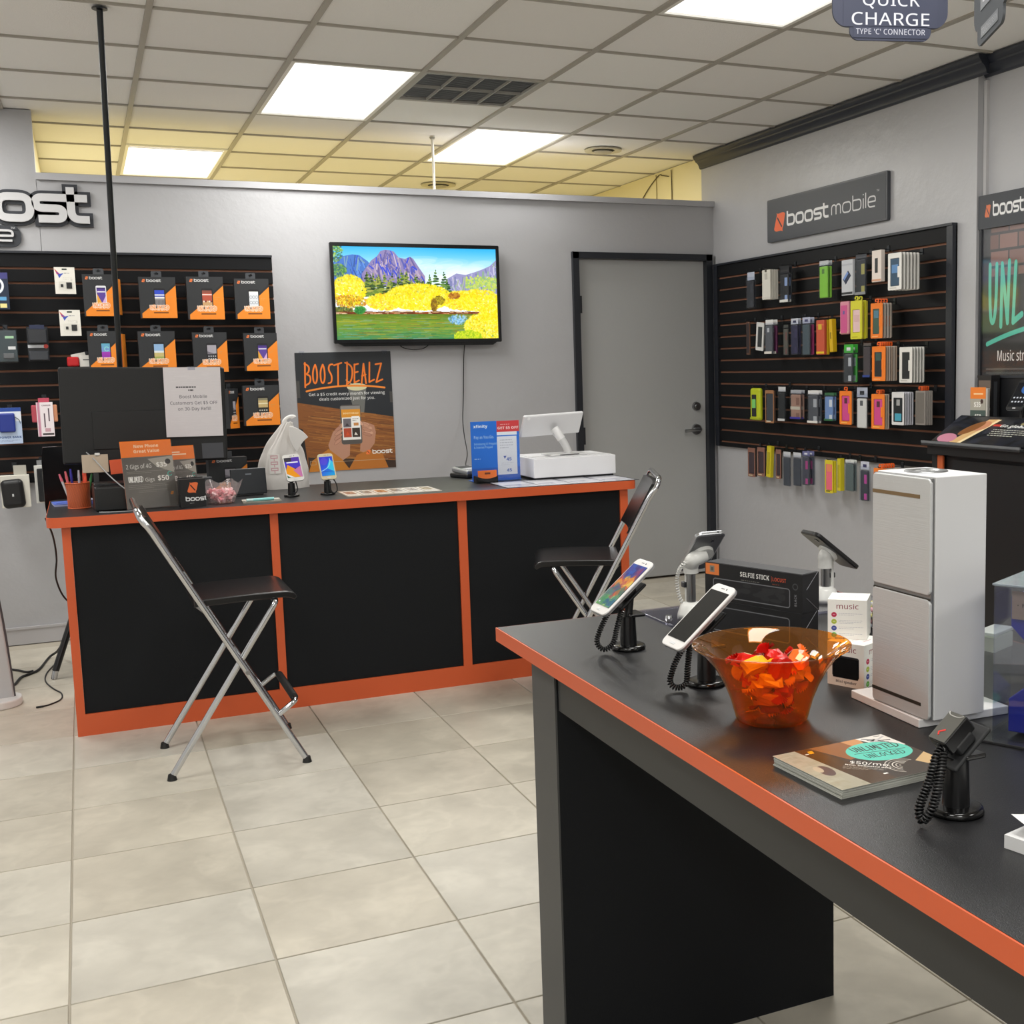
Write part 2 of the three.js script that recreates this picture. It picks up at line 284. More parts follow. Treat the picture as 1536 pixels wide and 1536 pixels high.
{
  // right wall: a proud length beside the partition, then a recess towards the shop window; dark crown moulding above
  const z0 = -7.36, z1 = -4.585, REC = 3.94;
  structure('wall_right', mbox(0.3, CEIL + 0.05, z1 - z0), wallGrey, [RIGHT + 0.15, (CEIL + 0.05) / 2, (z0 + z1) / 2]);
  structure('wall_right_recess', mbox(0.25, CEIL + 0.05, 3.4 - z1), wallGrey, [REC + 0.125, (CEIL + 0.05) / 2, (3.4 + z1) / 2]);
  structure('trim_2', mbox(0.016, CEIL - 0.1, 0.02), M('#c0bfc0', 0.4), [REC - 0.008, (CEIL - 0.1) / 2, z1 + 0.012]);
  const crown = (len) => { const s = new THREE.Shape(); s.moveTo(0, 0); s.lineTo(0.012, 0); s.lineTo(0.02, 0.012); s.quadraticCurveTo(0.025, 0.045, 0.055, 0.06); s.lineTo(0.058, 0.07); s.quadraticCurveTo(0.075, 0.085, 0.078, 0.1); s.lineTo(0.078, 0.112); s.lineTo(0, 0.112); s.closePath(); return extrude(s, len).rotateY(PI).scale(0.8, 0.76, 1).translate(0, 0.029, 0); };
  structure('trim_3', crown(z1 - z0 + 0.075), darkTrim, [RIGHT - 0.0005, CEIL - 0.115, z1 + 0.075]);
  structure('trim_4', crown(3.4 - z1), darkTrim, [REC - 0.0005, CEIL - 0.115, 3.4]);
  // the rest of the shop, behind and beside the camera
  structure('wall_left', mbox(0.12, CEIL, 10.6), wallPale, [-2.2, CEIL / 2, -1.9]);
  structure('wall_front', mbox(6.3, CEIL, 0.12), wallPale, [0.9, CEIL / 2, 3.4]);
  // the back room seen over the partition, painted yellow
  structure('wall_back_room_right', mbox(0.12, CEIL, 2.36), wallYellow, [RIGHT + 0.08, CEIL / 2, -8.54]);
  structure('wall_back_room_left', mbox(0.12, CEIL, 2.34), wallYellow, [-0.205, CEIL / 2, -8.5]);
  structure('wall_back_room_far', mbox(4.3, CEIL, 0.12), wallYellow, [1.9, CEIL / 2, -9.72]);
  structure('wall_back_room_near', mbox(RIGHT + 0.14, 2.4, 0.02), wallYellow, [(RIGHT - 0.14) / 2, 1.2, BACK - wallT - 0.011]);
  structure('floor_back_room', mbox(4.1, 0.02, 2.3), M('#cdbf94', 0.6), [1.9, 0.01, -8.5]);
}

// ------------------------------------------------------------------ ceiling fittings
PANELS.forEach(([x, z], i) => {
  const say = ['bright square-looking light panel left of the dark ceiling vent', 'bright light panel over the left of the back room, beside the black pole', 'bright light panel over the partition, beside the thin white rod', 'bright light panel cut by the top of the picture, left of the hanging charge sign'][i] ?? ['light panel of the front shop, above the sales floor left of the table', 'light panel of the front shop, straight behind the camera', 'light panel of the front shop, by the left wall near the window', 'light panel of the front shop, by the right wall near the window', 'light panel of the front shop, over the far left corner', 'light panel of the front shop, two rows behind the camera', 'light panel of the front shop, next to the shop window'][i - 4];
  const t = thing('ceiling_light', say, 'light', [x, CEIL, z], 0, 'recessed ceiling light panels');
  const w = 0.588, d = 1.198;
  part(t, 'frame', merge([shift(box(0.02, 0.02, d), -w / 2 + 0.01, 0.006, 0), shift(box(0.02, 0.02, d), w / 2 - 0.01, 0.006, 0), shift(box(w - 0.04, 0.02, 0.02), 0, 0.006, d / 2 - 0.01), shift(box(w - 0.04, 0.02, 0.02), 0, 0.006, -d / 2 + 0.01), shift(box(w, 0.01, d), 0, 0.055, 0)]), M('#e4e2dc', 0.5));
  part(t, 'diffuser', box(w - 0.04, 0.006, d - 0.04), M('#f6f5f0', 0.6, { emissive: PANEL_COLOR.clone().lerp(new THREE.Color(1, 1, 1), 0.6), emissiveIntensity: PANEL_GLOW }), [0, 0.008, 0]);
  const l = new THREE.RectAreaLight(PANEL_COLOR, PANEL_LIGHT, w - 0.05, d - 0.05); l.position.set(0, -0.008, 0); l.rotation.x = -PI / 2; t.add(l);
});
{
  const t = thing('ceiling_vent', 'grey square ceiling grille of eight cells beside the light panel', 'vent', [CX0 + 2.5 * PITCH, CEIL, CZ0 - 0.5 * PITCH]);
  const g = M('#a5a39e', 0.5), dk = M('#9a9da0', 0.6);
  part(t, 'frame', merge([shift(box(0.588, 0.012, 0.014), 0, 0.002, 0.287), shift(box(0.588, 0.012, 0.014), 0, 0.002, -0.287), shift(box(0.014, 0.012, 0.56), 0.287, 0.002, 0), shift(box(0.014, 0.012, 0.56), -0.287, 0.002, 0)]), M('#a5a39e', 0.5));
  part(t, 'backing', box(0.58, 0.006, 0.58), M('#3c3f43', 0.8), [0, 0.05, 0]);
  for (const x of [-0.137, 0, 0.137]) part(t, 'divider', box(0.004, 0.014, 0.56), M('#a5a39e', 0.5), [x, 0.002, 0]);
  part(t, 'divider', box(0.56, 0.014, 0.004), g, [0, 0.002, 0]);
  const blades = []; for (let k = 0; k < 26; k++) blades.push(shift(box(0.56, 0.002, 0.021).rotateX(0.42), 0, 0.014, -0.27 + k * 0.0216));
  part(t, 'blades', merge(blades), dk).userData.kind = 'stuff';
}
for (const [x, z, say, r] of [[3.16, -7.33, 'round white air diffuser in the ceiling near the yellow wall', 0.12], [2.55, -9.07, 'round white air diffuser far back, partly behind the thin rod', 0.13]]) {
  const t = thing('air_diffuser', say, 'vent', [x, CEIL - 0.006, z]);
  part(t, 'rim', new THREE.LatheGeometry([[r * 0.6, 0.0], [r, -0.004], [r, 0.006], [r * 0.6, 0.01], [r * 0.6, 0]].map((p) => new THREE.Vector2(...p)), 40), M('#cfc9b4', 0.5));
  part(t, 'cone', new THREE.LatheGeometry([[0.001, -0.02], [r * 0.45, -0.016], [r * 0.55, -0.002], [0.001, -0.002]].map((p) => new THREE.Vector2(...p)), 36), M('#b3ad9c', 0.5));
  part(t, 'throat', cyl(r * 0.62, r * 0.62, 0.01, 32), M('#4c4a44', 0.8), [0, 0.004, 0]);
}
{
  // black post from ceiling to counter, white rod on the partition
  const p = thing('post', 'tall thin black post leaning from the ceiling down behind the monitor', 'post', [0.163, CEIL, -5.15]);
  part(p, 'pole', rod([0, -0.008, 0], [-0.0095, -1.925, -0.76], 0.0115, 16), M('#2a2d30', 0.35, { metalness: 0.4 }));
  part(p, 'ceiling_flange', cyl(0.028, 0.028, 0.006, 20), M('#2a2d30', 0.35), [0, -0.005, 0]); part(p, 'foot_cap', cyl(0.02, 0.022, 0.012, 20), M('#1b1d1f', 0.4), [-0.0095, -1.9205, -0.76]);
  const w = thing('rod', 'thin white rod standing on the partition up to the ceiling', 'rod', [2.012, 2.495, BACK - 0.05]);
  part(w, 'rod_shaft', shift(cyl(0.008, 0.008, CEIL - 2.495 - 0.006, 12), 0, (CEIL - 2.495) / 2), M('#d8d4c8', 0.4)); part(w, 'ceiling_clip', cyl(0.018, 0.014, 0.012, 16), M('#b0ab9c', 0.5), [0, CEIL - 2.495 - 0.008, 0]);
  const wire = M('#5b5136', 0.6);
  solo('wire', 'dark wire hanging straight down the yellow wall from the ceiling', 'wire', tube([[0, 0.27, 0], [0.002, 0.1, 0.002], [0, -0.2, -0.004]], 0.004, 12, 6), wire, [3.902, 2.53, -7.84]);
  solo('wire', 'slack dark wire looping down the yellow wall away from the ceiling', 'wire', tube([[0, 0.04, 0.22], [-0.004, 0.06, 0.12], [0, 0.07, 0.06], [0, 0.0, -0.12], [0, -0.13, -0.35]], 0.004, 24, 6), wire, [3.902, 2.72, -8.1]);
  solo('wire', 'thin pale wire on the yellow wall, behind the hanging wires', 'wire', tube([[0, 0.12, 0], [0.001, 0, 0.003], [0, -0.25, 0]], 0.003, 12, 6), M('#8d7d4c', 0.6), [3.903, 2.68, -8.09]);
}

// ------------------------------------------------------------------ sales counter
const CT = 0.887;
{
  const t = thing('sales_counter', 'long black service counter framed in orange laminate', 'counter', [1.1, 0, -5.16]);
  const W = 2.524, D = 0.78, cx = 0.002, s = roundRect(W, D, 0.05);
  part(t, 'worktop', extrude(s, 0.04).rotateX(-PI / 2), [blackLam, orangeLam], [cx, CT - 0.0401, -D / 2 + 0.0]);
  part(t, 'edge_band', (() => { const o = roundRect(W + 0.004, D + 0.004, 0.052), h = new THREE.Path(roundRect(W, D, 0.05).getPoints(10)); o.holes.push(h); return extrude(o, 0.0395).rotateX(-PI / 2); })(), orangeLam, [cx, CT - 0.0403, -D / 2]);
  const x0 = -0.11 - 1.1, x1 = 2.32 - 1.1, f = -0.03;
  const stiles = [[x0, x0 + 0.032], [0.676 - 1.1, 0.709 - 1.1], [1.486 - 1.1, 1.526 - 1.1], [x1 - 0.04, x1]];
  part(t, 'kick_board', mbox(x1 - x0, 0.088, 0.02), orangeLam, [(x0 + x1) / 2, 0.044, f - 0.006]);
  for (const [a, b] of stiles) part(t, 'stile', mbox(b - a, CT - 0.041 - 0.088, 0.02), orangeLam, [(a + b) / 2, 0.088 + (CT - 0.129) / 2, f - 0.006]);
  for (let k = 0; k < 3; k++) { const a = stiles[k][1], b = stiles[k + 1][0]; part(t, 'front_panel', mbox(b - a - 0.001, CT - 0.13, 0.012), panelBlack, [(a + b) / 2, 0.088 + (CT - 0.129) / 2, f - 0.011]); }
  for (const x of [x0 + 0.01, x1 - 0.01]) part(t, 'side_panel', mbox(0.02, CT - 0.041, D - 0.12), orangeLam, [x, (CT - 0.041) / 2, f - 0.017 - (D - 0.12) / 2]);
}

// ------------------------------------------------------------------ wall boards with slots
function slatBoard(name, label, w, h, n, pitch, top, frame, pos, turn) {
  const t = thing(name, label, 'display board', pos, turn);
  const slat = M('#0b0c0f', 0.55, { specularIntensity: 0.4 }), mdf = M('#9a6a52', 0.7), fr = M('#1d2028', 0.4);
  part(t, 'backing', mbox(w, h, 0.008), mdf, [0, 0, 0.004]);
  // first slat is deeper; each following one leaves a narrow slot that shows the brown core
  let y = h / 2; const gap = 0.0115, hs = [top - gap / 2]; for (let k = 1; k < n; k++) hs.push(pitch - gap); hs.push(h - top - (n - 1) * pitch - gap / 2);
  const cache = new Map();
  for (const a of hs) { const key = a.toFixed(4); if (!cache.has(key)) cache.set(key, metreUV(rbox(w - 2 * frame, a, 0.014, 0.002, 1))); part(t, 'slat', cache.get(key), slat, [0, y - a / 2, 0.0152]); y -= a + gap; }
  if (frame) for (const s of [-1, 1]) part(t, 'border', box(frame, h, 0.03), fr, [s * (w / 2 - frame / 2), 0, 0.015]);
  part(t, 'top_rail', box(w, 0.012, 0.034), fr, [0, h / 2 + 0.006, 0.017]);
  return t;
}
const leftBoard = slatBoard('slat_board', 'black slatted wall board behind the counter, hung with boxed phones', 1.76, 1.205, 15, 0.0765, 0.077, 0, [1.03 - 0.88, 2.078 - 0.6025, BACK + 0.001], 0);
const rightBoard = slatBoard('slat_board', 'black slatted wall board on the right wall, hung with phone cases', 2.43, 1.19, 15, 0.0768, 0.082, 0.045, [RIGHT - 0.001, 2.068 - 0.595, -5.935], -PI / 2);

// ------------------------------------------------------------------ folding bar stools
function barStool(label, pos, turn) {
  const t = thing('bar_stool', label, 'stool', pos, turn), pad = M('#0e0e10', 0.28), foot = M('#111111', 0.6), r = 0.0115, zw = 0.233;
  // frame A carries the back and runs down to the front feet, frame B runs from the seat front to the rear feet
  const A = (y) => -0.262 + (0.93 - y) * 0.537, B = (y) => -0.24 + y * 0.655;
  const curl = (z) => [[A(0.02), 0.02, z], [A(0.4), 0.4, z], [A(0.8), 0.8, z], [A(0.9), 0.9, z], [A(0.93) - 0.01, 0.935, z * 0.99], [A(0.93) - 0.018, 0.956, z * 0.95], [A(0.93) - 0.022, 0.966, z * 0.86], [A(0.93) - 0.023, 0.968, z * 0.7], [A(0.93) - 0.023, 0.968, z * 0.4], [A(0.93) - 0.023, 0.968, 0]];
  part(t, 'back_frame', merge([tube(curl(zw), r, 60, 12), tube(curl(-zw), r, 60, 12)]), chrome);
  part(t, 'front_frame', merge([-1, 1].map((s) => tube([[B(0.02), 0.02, s * (zw - 0.026)], [B(0.3), 0.3, s * (zw - 0.026)], [B(0.56), 0.56, s * (zw - 0.026)], [B(0.6), 0.598, s * (zw - 0.034)], [B(0.6) + 0.006, 0.606, s * (zw - 0.07)], [B(0.6) + 0.006, 0.606, 0]], r, 50, 12))), chrome);
  for (const s of [-1, 1]) {
    part(t, 'rubber_foot', cyl(0.0125, 0.017, 0.022, 16), foot, [A(0.011), 0.011, s * zw]); part(t, 'rubber_foot', cyl(0.0125, 0.017, 0.022, 16), foot, [B(0.011), 0.011, s * (zw - 0.026)]);
    part(t, 'pivot_bolt', cyl(0.008, 0.008, 0.06, 12).rotateX(PI / 2), steel, [A(0.365), 0.365, s * (zw - 0.012)]);
  }
  // seat: thin black moulded board with rounded front
  const ss = new THREE.Shape(); ss.moveTo(-0.115, 0); ss.quadraticCurveTo(0.04, 0.008, 0.19, 0.006); ss.quadraticCurveTo(0.225, 0.004, 0.232, -0.014); ss.lineTo(0.226, -0.02); ss.quadraticCurveTo(0.212, -0.01, 0.185, -0.01); ss.quadraticCurveTo(0.04, -0.01, -0.115, -0.016); ss.closePath();
  part(t, 'seat', extrude(ss, 0.37, 0.004).translate(0, 0.628, -0.185), pad);
  for (const s of [-1, 1]) part(t, 'seat_bracket', rod([A(0.59), 0.59, s * (zw - 0.004)], [-0.11, 0.612, s * 0.17], 0.008), steel);
  // back pad between the tubes, slightly hollow
  const pg = new THREE.BoxGeometry(0.02, 0.2, 0.43, 1, 6, 14), pp = pg.attributes.position;
  for (let i = 0; i < pp.count; i++) { const z = pp.getZ(i), y = pp.getY(i); pp.setX(i, pp.getX(i) - 0.018 * (1 - (z / 0.215) ** 2) - y * 0.537); } pg.computeVertexNormals();
  part(t, 'back_pad', pg, pad, [A(0.845) + 0.008, 0.845, 0]);
  // foot rest
  const fr = (s) => tube([[A(0.19), 0.19, s * zw], [A(0.19) + 0.045, 0.222, s * zw], [A(0.19) + 0.066, 0.236, s * (zw - 0.008)], [A(0.19) + 0.07, 0.238, s * (zw - 0.035)], [A(0.19) + 0.07, 0.238, s * 0.15]], r * 0.85, 24, 10);
  const f = part(t, 'foot_rest', merge([fr(1), fr(-1)]), chrome);
  part(f, 'grip_sleeve', cyl(0.0145, 0.0145, 0.37, 16).rotateX(PI / 2), foot, [A(0.19) + 0.07, 0.238, 0]);
  return t;
}
barStool('folding bar stool standing free on the floor before the left half of the counter', [0.427, 0, -4.66], 0);
barStool('folding bar stool at the right end of the counter, half hidden by the display table', [1.92, 0, -4.7], 2.78);

// ------------------------------------------------------------------ television
{
  const cell = glowSheet.cell(1024, 576, (g, W, H) => {
    const r = rngOf(404), sky = g.createLinearGradient(0, 0, 0, H * 0.5); sky.addColorStop(0, '#2fb4f2'); sky.addColorStop(0.45, '#b9ecff'); sky.addColorStop(1, '#f4fbff'); g.fillStyle = sky; g.fillRect(0, 0, W, H);
    for (let i = 0; i < 60; i++) { g.fillStyle = `rgba(255,255,255,${0.05 + r() * 0.1})`; g.beginPath(); g.ellipse(420 + r() * 560, 80 + r() * 140, 60 + r() * 120, 14 + r() * 22, -0.1, 0, 7); g.fill(); }
    const ridge = (pts, base, shades, n) => { poly(g, base, pts); g.save(); g.beginPath(); pts.forEach(([x, y], i) => (i ? g.lineTo(x, y) : g.moveTo(x, y))); g.clip(); for (let i = 0; i < n; i++) { const k = Math.floor(r() * (pts.length - 1)), u = r(), x = pts[k][0] + (pts[k + 1][0] - pts[k][0]) * u, y = pts[k][1] + (pts[k + 1][1] - pts[k][1]) * u + r() * 120, l = 20 + r() * 60; g.strokeStyle = shades[Math.floor(r() * shades.length)]; g.lineWidth = 2 + r() * 9; g.beginPath(); g.moveTo(x, y); g.lineTo(x - 18 + r() * 50, y + l); g.stroke(); } g.restore(); };
    ridge([[0, 110], [30, 70], [120, 52], [160, 56], [210, 92], [240, 130], [240, 220], [0, 220]], '#4a79c8', ['#2b4fd0', '#5f8fe0', '#7ba0b8', '#35589e'], 90);
    ridge([[170, 170], [230, 88], [268, 60], [290, 28], [318, 20], [345, 22], [372, 30], [400, 66], [440, 74], [470, 60], [490, 72], [520, 120], [560, 180], [560, 240], [170, 240]], '#8f83b4', ['#5c5fae', '#b6a3bd', '#3d4fd2', '#a08bb0', '#c9b8c4', '#6a5f98'], 260);
    ridge([[690, 200], [760, 160], [820, 168], [880, 150], [930, 132], [980, 110], [1024, 70], [1024, 330], [690, 260]], '#9a97c4', ['#b6b3d6', '#7d82b0', '#a9b3a0', '#8fb08a', '#c7c4de'], 150);
    for (let i = 0; i < 260; i++) { g.fillStyle = ['#bcd25a', '#9cc07a', '#c9d96a'][i % 3]; g.beginPath(); g.arc(820 + r() * 204, 210 + r() * 60 - (r() * 40), 3 + r() * 6, 0, 7); g.fill(); }
    const pine = (x, y, h, c) => { for (let k = 0; k < 9; k++) { const yy = y - h + k * h / 9, w = 3 + k * h * 0.03; for (let j = 0; j < 3; j++) { g.fillStyle = c[Math.floor(r() * c.length)]; g.beginPath(); g.ellipse(x + (r() - 0.5) * w * 1.6, yy + r() * 8, w * 0.7, 4 + r() * 3, 0, 0, 7); g.fill(); } } };
    for (let i = 0; i < 34; i++) pine(190 + r() * 360, 300 + r() * 20, 90 + r() * 70, ['#3c5a2a', '#6d8a34', '#8fa03e', '#2d4322', '#a9ac4c']);
    for (const [x, h] of [[628, 150], [680, 140], [700, 90], [590, 120]]) pine(x, 290, h, ['#3f6a35', '#6f9440', '#2d4a28']);
    const bush = (x, y, w, h, n, cs) => { n *= 3; for (let i = 0; i < n; i++) { const a = r() * 6.283, q = Math.sqrt(r()); g.globalAlpha = 0.55; g.fillStyle = cs[Math.floor(r() * cs.length)]; g.beginPath(); g.ellipse(x + Math.cos(a) * q * w, y + Math.sin(a) * q * h, 3 + r() * 7, 2 + r() * 5, r() * 3, 0, 7); g.fill(); } g.globalAlpha = 1; };
    const Y = ['#ffee18', '#fff04a', '#f6dc08', '#fff67a', '#ffe60a', '#f2c80c'];
    bush(90, 270, 100, 95, 520, Y); bush(90, 340, 110, 40, 90, ['#d8a10a', '#c2680e', '#e8c018', '#8f7a18']); bush(40, 400, 70, 26, 120, ['#3c5a2a', '#7d8a2c', '#5b4420']);
    bush(300, 340, 110, 50, 300, Y.concat(['#f0a020'])); bush(520, 310, 210, 82, 1100, Y); bush(780, 330, 120, 60, 420, Y.concat(['#e7a928'])); bush(900, 330, 150, 70, 600, Y);
    bush(640, 330, 36, 26, 60, ['#b09a18', '#6a5a10', '#c9b020']); bush(610, 360, 20, 40, 40, ['#6b4a10', '#a07c18']); bush(740, 300, 36, 18, 50, ['#9a5a1c', '#c98a28']);
    fill(g, '#7a3a1a', 0, 402, 900, 14); for (let i = 0; i < 140; i++) { g.fillStyle = ['#a8501c', '#5a2a14', '#d8a070', '#e8d0a8', '#7a4018'][i % 5]; g.fillRect(r() * 880, 396 + r() * 20, 10 + r() * 40, 3); }
    bush(150, 392, 34, 22, 70, ['#2f8a3a', '#1f5a2a', '#4aa840']);
    const wt = g.createLinearGradient(0, 416, 0, H); wt.addColorStop(0, '#5a7a1e'); wt.addColorStop(0.35, '#7f9a2c'); wt.addColorStop(1, '#3f8a5a'); g.fillStyle = wt; g.fillRect(0, 416, W, H - 416);
    for (let i = 0; i < 420; i++) { g.fillStyle = ['#a8b02c', '#3f6a24', '#c9b428', '#2f6a4a', '#6a9a3a', '#b87a20', '#88b8c8'][Math.floor(r() * 7)]; g.globalAlpha = 0.35; g.fillRect(r() * 860, 418 + r() * 150, 20 + r() * 110, 2 + r() * 4); } g.globalAlpha = 1;
    bush(760, 450, 60, 30, 60, ['#8ac4f0', '#b8dcf4', '#5a94d0']); bush(930, 500, 130, 90, 700, Y.concat(['#fff9a0'])); bush(820, 560, 90, 40, 220, ['#c9e020', '#8fb818', '#e8e838']); bush(980, 420, 80, 60, 320, Y);
    bush(20, 40, 40, 60, 60, ['#2a6a3a', '#88b848', '#c8d848', '#1f4a6a']); bush(30, 150, 50, 40, 90, ['#4a8a3a', '#2f5a6a', '#9ac04a']);
  });
  const w = 1.012, h = 0.575, t = thing('television', 'flat television on the back wall showing a mountain lake landscape', 'television', [1.853, 1.878, -7.13]);
  const bz = M('#0c0d10', 0.15);
  part(t, 'bezel', (() => { const s = roundRect(w, h, 0.006); s.holes.push(new THREE.Path(roundRect(w - 0.03, h - 0.036, 0.002).getPoints(4))); return extrude(s, 0.02, 0.002).translate(0, 0, -0.01); })(), bz);
  lazy(part(t, 'screen', printed(w - 0.028, h - 0.034, 0.006, cell), bz, [0, 0, 0.0]), 'tv').material = [bz, bz, bz, bz, 'tv', bz];
  const back = new THREE.Shape(); back.moveTo(-w / 2 + 0.02, -0.29); back.lineTo(w / 2 - 0.02, -0.29); back.lineTo(w / 2 - 0.05, -0.31); back.lineTo(-w / 2 + 0.06, -0.31); back.closePath();
  part(t, 'lower_lip', extrude(back, 0.026).translate(0, 0.004, -0.03), bz);
  part(t, 'back_housing', rbox(w - 0.08, h - 0.06, 0.03, 0.01), black, [0, 0, -0.03]);
  part(t, 'wall_bracket', box(0.4, 0.3, 0.022), matBlack, [0, 0, -0.056]);
  const l = new THREE.RectAreaLight(new THREE.Color(0.75, 0.8, 0.5), 0.5, w - 0.04, h - 0.05); l.position.set(0, 0, 0.016); l.rotation.y = PI; t.add(l);
  solo('cable', 'black cable sagging under the television', 'cable', tube([[-0.12, -0.296, 0], [-0.09, -0.318, 0], [-0.03, -0.328, 0], [0.03, -0.322, 0], [0.07, -0.296, 0]], 0.003, 24, 6), black, [1.853, 1.878, -7.172]);
  solo('cable', 'thin black cable running from the television down to the silver card reader', 'cable', tube([[2.14, 1.585, -7.17], [2.133, 1.5, -7.178], [2.128, 1.4, -7.18], [2.12, 1.25, -7.178], [2.1, 1.12, -7.14], [2.05, 1.03, -6.95], [1.93, 0.96, -6.5], [1.80, 0.93, -6.1], [1.765, 0.926, -5.935]], 0.0032, 70, 6), black);
}

// ------------------------------------------------------------------ wall poster
{
  const cell = sheet.cell(512, 640, (g, W, H) => {
    const r = rngOf(31); fill(g, '#22262b', 0, 0, W, H);
    g.fillStyle = '#6d6558'; g.globalAlpha = 0.5; g.fillRect(0, 150, 18, 90); g.fillRect(W - 16, 220, 16, 60); g.globalAlpha = 1;
    poly(g, '#8a5427', [[0, 265], [W, 360], [W, H], [0, H]]);
    for (let i = 0; i < 420; i++) { const y = 270 + r() * 370, x = r() * W, l = 40 + r() * 200; g.strokeStyle = ['#a8662c', '#6e4120', '#b97a38', '#54301a', '#c08a48', '#7a4a24'][Math.floor(r() * 6)]; g.globalAlpha = 0.45; g.lineWidth = 1 + r() * 5; g.beginPath(); const yy = Math.max(y, 272 + x * 0.186); g.moveTo(x, yy); g.lineTo(x + l, yy + l * 0.16 + (r() - 0.5) * 8); g.stroke(); } g.globalAlpha = 1;
    poly(g, '#1d1b1c', [[0, 400], [22, 410], [34, 560], [40, H], [0, H]]); poly(g, '#3b2a20', [[40, 560], [W, 600], [W, H], [40, H]]);
    g.globalAlpha = 0.55; poly(g, '#aaa79c', [[268, 186], [372, 182], [352, 330], [300, 330]]); g.globalAlpha = 1; g.fillStyle = '#d6d2a8'; g.beginPath(); g.ellipse(320, 190, 54, 20, 0, 0, 7); g.fill(); g.strokeStyle = '#e8c9a0'; g.lineWidth = 4; g.beginPath(); g.moveTo(262, 150); g.lineTo(300, 180); g.stroke();
    const hand = (pts, c) => poly(g, c, pts);
    const finger = (x, y, l, a, c) => { g.fillStyle = c; g.beginPath(); g.ellipse(x, y, l, 8.5, a, 0, 7); g.fill(); g.strokeStyle = 'rgba(90,50,36,0.5)'; g.lineWidth = 1.5; g.stroke(); };
    hand([[228, 375], [210, 400], [178, 430], [150, 500], [166, 560], [214, 592], [262, 560], [268, 480], [246, 440]], '#b98a72'); hand([[222, 392], [240, 380], [246, 440], [228, 470]], '#cfa088');
    hand([[340, 380], [372, 388], [402, 402], [410, 440], [400, 500], [356, 556], [318, 540], [330, 440]], '#b8866c'); for (const [x, y] of [[352, 392], [368, 412], [372, 438]]) { g.fillStyle = '#cf9f84'; g.beginPath(); g.ellipse(x, y, 24, 9, 0.35, 0, 7); g.fill(); }
    hand([[60, 580], [150, 520], [220, 580], [260, 640], [40, 640]], '#c07a28'); hand([[250, 640], [300, 560], [360, 540], [440, 560], [470, 640]], '#b8702a');
    g.fillStyle = '#5a5652'; g.beginPath(); g.roundRect(222, 286, 112, 214, 14); g.fill(); for (let k = 0; k < 4; k++) finger(212 - k * 3, 410 + k * 24, 26, -0.5 - k * 0.06, k % 2 ? '#c29078' : '#b98670'); finger(232, 392, 22, -1.0, '#cfa288'); finger(352, 398, 26, 0.5, '#c8967c'); finger(360, 424, 26, 0.4, '#bd8a70'); finger(362, 450, 25, 0.3, '#b5826a'); finger(330, 386, 20, 0.9, '#d2a48a'); fill(g, '#8d8a86', 226, 292, 104, 18); fill(g, '#e0982e', 228, 310, 102, 44); text(g, 'BOOST DEALZ', 279, 336, 13, '#f6dcae', { weight: 'bold', align: 'center' });
    fill(g, '#efeeea', 230, 354, 98, 122); fill(g, '#6f6a70', 236, 360, 42, 48); fill(g, '#f4f3f0', 282, 348, 42, 60); fill(g, '#b5492e', 236, 412, 42, 50); fill(g, '#3a3028', 282, 412, 42, 50); poly(g, '#3c3438', [[246, 400], [256, 384], [268, 400]]); poly(g, '#d2512a', [[246, 452], [257, 430], [268, 452]]); poly(g, '#e8e4dc', [[292, 450], [300, 434], [312, 452]]); fill(g, '#c98a4a', 292, 384, 26, 16); greek(g, 286, 362, 34, 2, 9, '#8a8480', 3, 2); fill(g, '#56524e', 226, 478, 104, 18);
    scrawl(g, 'BOOST DEALZ', 44, 54, 420, 118, 9, '#f07c22'); g.strokeStyle = '#f08a2c'; g.lineWidth = 10; g.lineCap = 'round'; g.beginPath(); g.moveTo(52, 206); g.quadraticCurveTo(250, 164, 470, 198); g.stroke();
    text(g, 'Get a $5 credit every month for viewing', 62, 232, 21, '#f0f0ee', { wide: 408 }); text(g, 'deals customized just for you.', 116, 258, 21, '#f0f0ee', { wide: 300 });
    brand(g, 350, 556, 14, '#f2f2f0', 0.34); fill(g, '#b9a890', 90, 590, 380, 2); g.strokeStyle = '#b9a890'; g.lineWidth = 2; g.strokeRect(50, 582, 30, 20);
  });
  const t = thing('poster', 'dark paper poster with orange brush lettering and hands holding a phone, under the television', 'poster', [1.409, 1.194, BACK + 0.0035]);
  const paper = M('#e8e6e2', 0.6);
  printPart(t, 'sheet', 0.558, 0.695, 0.0025, cell, paper, [0, 0, 0], [0, 0, 0.004]);
  for (const [x, y] of [[-0.24, 0.344], [0.24, 0.344]]) part(t, 'tape', box(0.03, 0.02, 0.0006), clearDull, [x, y, 0.0017]);
}

